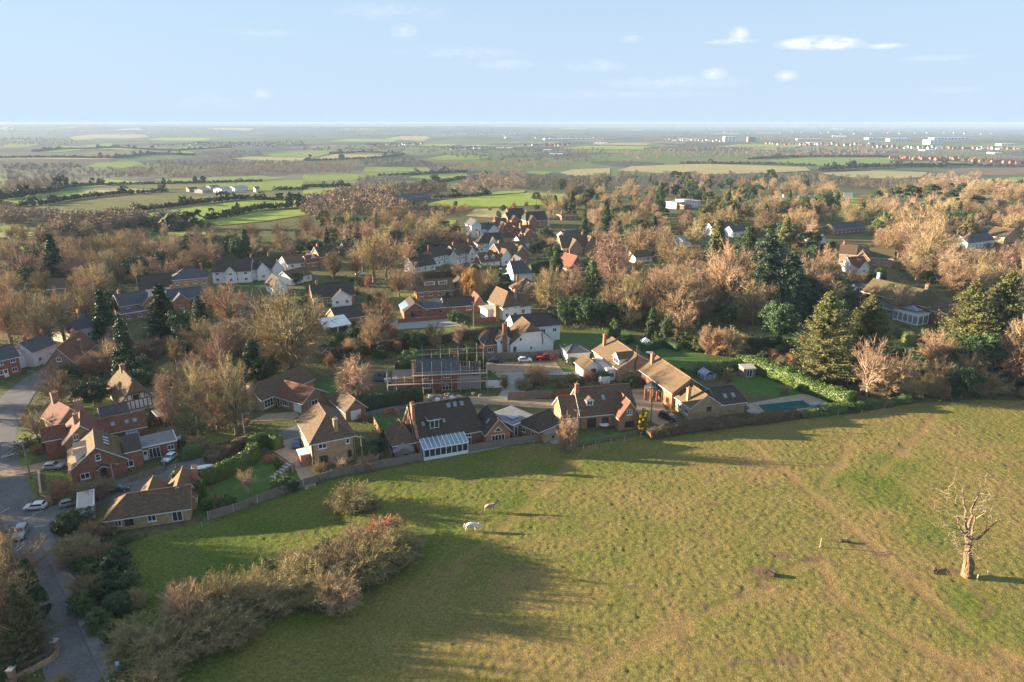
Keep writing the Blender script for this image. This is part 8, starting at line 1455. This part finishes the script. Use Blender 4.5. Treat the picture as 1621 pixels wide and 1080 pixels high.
wood([C(1040, 225), C(1100, 205), C(1400, 205), C(1400, 235), C(1200, 245)], 90, (8, 12), 'wood_grey', 9); wood([C(0, 170), C(0, 130), C(240, 128), C(420, 150), C(400, 168), C(240, 168)], 150, (9, 14), 'wood_mix', 10); wood([C(0, 110), C(0, 66), C(1640, 62), C(1640, 100), C(800, 112)], 420, (10, 16), 'wood_mix', 11, 36, .12, .7); wood([C(0, 64), C(0, 58), C(1640, 52), C(1640, 62)], 160, (12, 18), 'wood_green', 12, 36, .12, .8)
wood([C(780, 175), C(1000, 160), C(1640, 150), C(1640, 180), C(1240, 178)], 190, (9, 13), 'wood_mix', 13, 36, .12, .6)
wood([D(0, 325), D(0, 270), D(300, 255), D(320, 310), D(260, 322)], 130, (9, 14), 'wood_brown', 14); wood([D(340, 285), D(300, 250), D(560, 240), D(700, 270), D(680, 285)], 110, (9, 15), 'wood_mix', 15); wood([D(650, 310), D(700, 280), D(980, 262), D(1440, 262), D(1380, 296), D(1000, 312)], 210, (9, 13), 'wood_brown', 16); wood([D(880, 345), D(1000, 320), D(1140, 305), D(1200, 320), D(1180, 400), D(1000, 430), D(880, 440), D(800, 415), D(870, 380)], 200, (9, 13), 'wood_brown', 17, 80); wood([D(260, 400), D(300, 350), D(560, 335), D(580, 365), D(420, 388)], 90, (8, 12), 'wood_grey', 18)
wood([D(430, 410), D(620, 392), D(760, 395), D(760, 450), D(480, 440)], 90, (9, 13), 'wood_mix', 19, 80); wood([D(0, 470), D(280, 420), D(470, 410), D(480, 470), D(560, 520), D(400, 560), D(0, 560)], 190, (9, 13), 'wood_brown', 20, 90); wood([D(480, 560), D(540, 505), D(880, 505), D(900, 540), D(700, 560)], 110, (3, 6), 'wood_russet' if 'wood_russet' in MATS else mat('wood_russet', (.22, .13, .08), (.28, .17, .10), .03, .95, fine=.25), 21, 70)
wood([D(1180, 400), D(1200, 340), D(1480, 345), D(1640, 330), D(1640, 420), D(1480, 425), D(1240, 415)], 150, (9, 14), 'wood_mix', 22, 80); wood([D(0, 205), D(0, 180), D(540, 175), D(1640, 190), D(1640, 262), D(1000, 260), D(740, 220), D(540, 205)], 420, (8, 12), 'wood_mix', 23, 36, .12, .6); wood([D(0, 130), D(0, 62), D(1640, 55), D(1640, 110), D(700, 125)], 420, (10, 15), 'wood_mix', 24, 36, .12, .7)
wood([E_(-60, 210), E_(-60, 150), E_(560, 140), E_(1080, 150), E_(1040, 180), E_(560, 184), E_(200, 184)], 360, (10, 15), 'wood_brown', 25, 50, .1); wood([E_(-60, 110), E_(-60, 60), E_(1700, 60), E_(1700, 110)], 480, (10, 15), 'wood_mix', 26, 36, .12, .7); wood([E_(1200, 300), E_(1200, 262), E_(1440, 255), E_(1450, 300), E_(1330, 318)], 120, (10, 15), 'wood_brown', 27, 70); wood([E_(1390, 320), E_(1420, 290), E_(1530, 290), E_(1700, 320), E_(1700, 345), E_(1500, 345)], 110, (9, 14), 'wood_brown', 28, 70); wood([E_(780, 300), E_(820, 262), E_(1080, 272), E_(1200, 272), E_(1200, 310), E_(1090, 330)], 110, (8, 13), 'wood_mix', 29, 70)
wood([E_(-60, 300), E_(-60, 250), E_(560, 258), E_(780, 250), E_(780, 300)], 180, (10, 15), 'wood_mix', 30, 80)
wood([E_(-60, 55), E_(-60, 44), E_(1700, 44), E_(1700, 55)], 260, (14, 22), 'wood_green', 31, 30, .14, 1.0); wood([E_(1080, 190), E_(1100, 160), E_(1700, 150), E_(1700, 205), E_(1400, 196)], 160, (9, 13), 'wood_mix', 32, 40)
# ---- the far town: a few hundred separate little houses and the big pale sheds
hb = MB(); hb.b2(-5, -4, -.5, 5, 4, 5); hm = {}
for nm, wl, rf in (('a', 'white_render', 'slate'), ('b', 'orange_brick', 'red_tile'), ('c', 'cream_render', 'brown_tile'), ('d', 'red_brick', 'dark_tile')):
    b = MB(); b.add([(-5, -4, -.5), (5, -4, -.5), (5, 4, -.5), (-5, 4, -.5), (-5, -4, 5), (5, -4, 5), (5, 4, 5), (-5, 4, 5), (-5, 0, 8), (5, 0, 8)], [(0, 1, 5, 4), (2, 3, 7, 6), (1, 2, 6, 9, 5), (3, 0, 4, 8, 7)], 0); b.shell([[(-5.4, -4.4, 4.9), (5.4, -4.4, 4.9), (5.4, 0, 8.2), (-5.4, 0, 8.2)], [(5.4, 4.4, 4.9), (-5.4, 4.4, 4.9), (-5.4, 0, 8.2), (5.4, 0, 8.2)]], .2, 1, 1)
    for s in (-1, 1):
        for u in (-3, 0, 3):
            for z in (.8, 3.2): b.b2(u - .7, s * 4.02 - .03, z, u + .7, s * 4.02 + .03, z + 1.2, 2)
    b.b2(3, -.5, 7, 4, .5, 9.4, 3)
    o = b.build('tmp', [wl, rf, 'glass', 'red_brick']); hm[nm] = (o.data, {'a': 'white', 'b': 'orange brick', 'c': 'cream', 'd': 'dark brick'}[nm]); bpy.data.objects.remove(o)
ROWS = [(E_(1070, 184), E_(1300, 192), 30, 'bb', 'rows of new brick houses on the far east side', 'brick house in the far row of new houses beyond the green strip'), (E_(1320, 190), E_(1621, 208), 34, 'bbd', 'brick houses at the far eastern edge', 'brick house in the long far estate along the eastern edge'), (C(1020, 166), C(1140, 162), 12, 'c', 'far cream terrace', 'pale house in the small far terrace among fields'), (C(1240, 172), C(1460, 172), 20, 'ac', 'pale houses of the far western estate', 'pale house of the far estate beyond the pale green fields'), (D(340, 172), D(640, 168), 28, 'ab', 'pale houses of the far middle estate', 'pale house of the far estate beyond the straw field'), (D(800, 196), D(980, 190), 10, 'a', 'white houses of the far wooded suburb', 'white house in the far wooded suburb'), (D(700, 112), D(1130, 112), 26, 'ac', 'pale houses on the far rise', 'pale house strung along the far rise'), (D(1200, 135), D(1600, 136), 20, 'ac', 'pale houses by the far white wall', 'pale house near the far white wall'), (E_(140, 110), E_(400, 116), 18, 'ac', 'pale houses beside the far white block', 'pale house beside the far white tower block'), (E_(560, 128), E_(1000, 132), 30, 'bc', 'houses of the far town', 'little house in the far town beyond the brown trees'), (E_(1000, 140), E_(1600, 150), 30, 'bda', 'houses of the far eastern town', 'little house in the far eastern town'), (D(1160, 176), D(1420, 172), 12, 'ab', 'scattered far pale houses', 'pale house scattered among far woods'), (E_(200, 80), E_(1500, 84), 24, 'ac', 'tiny houses near the skyline', 'tiny pale house near the skyline')]
for (a, b_, n, ks, grp, lb) in ROWS:
    for i in range(n):
        t = (i + random.uniform(-.3, .3)) / max(1, n - 1); p = P(a[0] + (b_[0] - a[0]) * t, a[1] + (b_[1] - a[1]) * t + random.uniform(-1.2, 1.2)); me, cn = hm[random.choice(ks)]; o = bpy.data.objects.new('distant_house', me); COL.objects.link(o); o.location = p; o.rotation_euler = (0, 0, random.choice([0, .2, 1.4, -.2]) + random.uniform(-.15, .15)); s = 1.0 if p.y < 2500 else 1.25; o.scale = (s, s, s); tag(o, lb, 'house', grp)
def shed(px0, px1, py, ht, d, wl, rf, label, cat='warehouse', name='warehouse', floors=0):
    h = House(name, label, (px0, py), (px1, py), cat); p = h.a; H_ = ztop(p, py - ht); W = h.wing(0, 0, h.L, d, H_, H_, 'flat', wl, rf, oh=.6)
    n = max(3, int(h.L / 14)) 
    for z in range(floors or 1):
        for i in range(min(n, 10)): h.win(W, 'f', h.L * (i + .5) / min(n, 10), H_ * (z + .25) / (floors or 1), h.L / min(n, 10) * .55, H_ / (floors or 1) * .45, 2, 1, 'concrete', sill=False)
mat('far_white', (.72, .73, .74), (.66, .67, .68), .02, .7)
shed(1147, 1164, 224, 7.5, 60, 'far_white', 'far_white', 'tall bright white tower block in the far town', 'tower block', 'tower_block', 6); shed(1184, 1193, 225, 8, 40, 'brown_brick', 'flat_felt', 'brown tower block beside a paler one in the far town', 'tower block', 'tower_block', 6); shed(1196, 1202, 225, 7, 40, 'cream_render', 'flat_felt', 'pale narrow tower block beside the brown one', 'tower block', 'tower_block', 6); shed(1472, 1490, 229, 7, 60, 'far_white', 'pale_felt', 'pale twin block in front of the long white shed in the far town', 'tower block', 'tower_block', 4)
for (a, b_, y, ht, lb) in ((1375, 1440, 221, 2.6, 'long white warehouse roof beyond the far trees'), (1408, 1440, 224, 4, 'higher white shed at the end of the long warehouse'), (1478, 1532, 222, 4, 'long bright white factory beside the twin block'), (1262, 1300, 222, 2.2, 'small white shed west of the long warehouses'), (1280, 1297, 228, 2, 'low white shed among far brick houses'), (1318, 1340, 217, 2, 'white roof strip beyond the small shed'), (1585, 1610, 231, 3.2, 'white shed near the eastern picture edge'), (1574, 1588, 244, 2.2, 'low white shed by the brick estate'), (1072, 1084, 221, 2.2, 'little white shed west of the white tower block'), (800, 858, 219, 1.6, 'first length of the long pale wall on the far rise'), (862, 935, 222, 2.0, 'longer pale wall strip on the far rise'), (940, 960, 228, 2, 'low white shed at the end of the pale strip'), (870, 890, 246, 2.2, 'pale shed among the far wooded suburb'), (785, 812, 236, 2.0, 'white low building among far woods'), (860, 872, 240, 2.6, 'white block in the far wooded suburb'), (1464, 1485, 254 - 15, 1.6, 'thin pale roof above the brick estate'), (4, 20, 313, 5, 'white polytunnel-like shed by the western wood')): shed(a, b_, y, ht, 40 if y < 300 else 14, 'far_white', 'far_white', lb)
# sight screen and cricket nets on the green among the pines
root = empty('sight_screen', P(1342, 314)); tag(root, 'white cricket sight screen on the green among the pines', 'screen'); b = MB(); b.box((0, 0, 2.6), (8.5, .2, 4.6)); b.build('screen', 'white_paint', root)
for k in (-3.5, 3.5): b = MB(); b.box((k, .8, 1.5), (.2, 1.5, 3)); b.build('support', 'grey_timber', root)
root = empty('practice_nets', P(1358, 328)); tag(root, 'row of pale net posts on the green below the sight screen', 'nets')
for k in range(6): b = MB(); b.tube([(k * 3 - 8, 0, 0), (k * 3 - 8, 0, 4.4)], .09, 6); b.build('post', 'white_paint', root)
b = MB(); b.tube([(-8, 0, 4.3), (7, 0, 4.3)], .06, 5); b.build('rail', 'white_paint', root)
for k, x in enumerate((1240, 1258, 1275)):
    h = House('pavilion', ['first low white pavilion along the cricket green', 'middle low white pavilion along the cricket green', 'last low white pavilion along the cricket green'][k], (x, 313), (x + 12, 313), 'pavilion'); W = h.wing(0, 0, h.L, 4, 2.4, 3.2, 'lean', 'white_render', 'slate'); h.autowin(W, 'f')
# leaf litter and low growth under the trees: nobody could count it
pts = []; 
for t in TREES:
    if t[5].y < 420:
        for q in range(7): x, y = t[5].x + random.gauss(0, 3), t[5].y + random.gauss(0, 3); pts.append((x, y)) if not blocked(x, y) else None
cm = np.concatenate([np.array([[x, y, 0]]) + np.random.default_rng(i).normal(size=(16, 3)) * [.8, .8, 0] + [0, 0, 1] * np.random.default_rng(i + 9).uniform(.02, .8, (16, 1)) for i, (x, y) in enumerate(pts)]); o = link('undergrowth', npmesh('undergrowth', *cards(cm, .22, .4), mat('undergrowth', (.10, .11, .035), (.20, .13, .07), .12, .95, c3=(.13, .12, .05), fine=.3))); tag(o, kind='stuff')
# ------------------------------------------------------------------ describing the planting: by look, size and the nearest landmark, made unique
def describe():
    rows = []
    for o, k, px, py, Hh, p in TREES:
        ls = sorted(LAND, key=lambda l: ((l[0] - px) ** 2 + ((l[1] - py) * 1.6) ** 2)); a, b_ = ls[0], ls[1]
        sz = ('small ' if Hh < 5 else 'large ' if Hh > 13 else '') if 'small' not in LOOK[k] and 'wide' not in LOOK[k] else ''
        if 'shrub' in k or 'bush' in k: sz = 'low ' if Hh < 2 else 'tall ' if Hh > 4.5 else ''
        dy = py - a[1]; dx = abs(px - a[0]); rel = 'behind' if dy < -6 and abs(dy) * 2 > dx * .8 else 'in front of' if dy > 10 and abs(dy) * 2 > dx * .8 else 'beside'
        rows.append([o, k, [f'{sz}{LOOK[k]} {rel} {a[2]}', f'{sz}{LOOK[k]} between {a[2]} and {b_[2]}'], px, py, Hh, a, b_, rel, sz])
    used = {}
    def free(s): return s not in used and len(s.split()) <= 16
    ordn = ['', 'second ', 'third ', 'fourth ', 'fifth ', 'sixth ', 'seventh ', 'eighth ', 'ninth ', 'tenth ', 'eleventh ', 'twelfth ', 'thirteenth ', 'fourteenth ', 'fifteenth ', 'sixteenth ', 'seventeenth ', 'eighteenth ', 'nineteenth ', 'twentieth ']
    for r in rows:
        r.append(r[2][0])
    grp = {}
    for r in rows: grp.setdefault(r[10], []).append(r)
    for key, g in grp.items():
        if len(g) == 1: g[0][0]['label'] = key; used[key] = 1; continue
        g.sort(key=lambda r: -r[5])
        for i, r in enumerate(g):      # rank by height among those alike beside the same landmark
            o_ = ordn[i] if i < len(ordn) else f'one further '; lab = f'{o_}tallest {LOOK[r[1]]} {r[8]} {r[6][2]}'.strip(); lab = lab.replace('tallest small', 'tallest'); 
            if r[9]: lab = lab.replace('tallest ', f'tallest {r[9]}') if False else lab
            if not free(lab): lab = r[2][1]
            if not free(lab):
                for q in ordn[1:]:
                    lab = f'{q}{r[9]}{LOOK[r[1]]} between {r[6][2]} and {r[7][2]}'
                    if free(lab): break
            if not free(lab):
                for q in ordn[1:]:
                    lab = f'{q}tallest {LOOK[r[1]]} near {r[6][2]}'
                    if free(lab): break
            r[0]['label'] = lab; used[lab] = 1
    for r in rows:
        nm = r[0].name.split('.')[0]; r[0]['category'] = 'shrub' if 'shrub' in nm else 'bush' if 'bush' in nm or 'yew' in nm else 'tree'; r[0]['group'] = {'shrub': 'bare shrubs of the hedges and gardens', 'bush': 'leafy bushes of the gardens', 'tree': 'trees of the village and its woods'}[r[0]['category']]
describe()
# ------------------------------------------------------------------ the air
b = MB(); b.b2(-22000, -400, -45, 22000, 17800, 63)
m = bpy.data.materials.new('haze'); m.use_nodes = True; t = m.node_tree; t.nodes.clear(); pv = N(t, 'ShaderNodeVolumePrincipled'); pv.inputs['Density'].default_value = 7.5e-5; pv.inputs['Color'].default_value = (.46, .63, .88, 1); om = N(t, 'ShaderNodeOutputMaterial'); t.links.new(pv.outputs[0], om.inputs['Volume']); MATS['haze'] = m
o = b.build('haze', 'haze'); tag(o, kind='stuff')
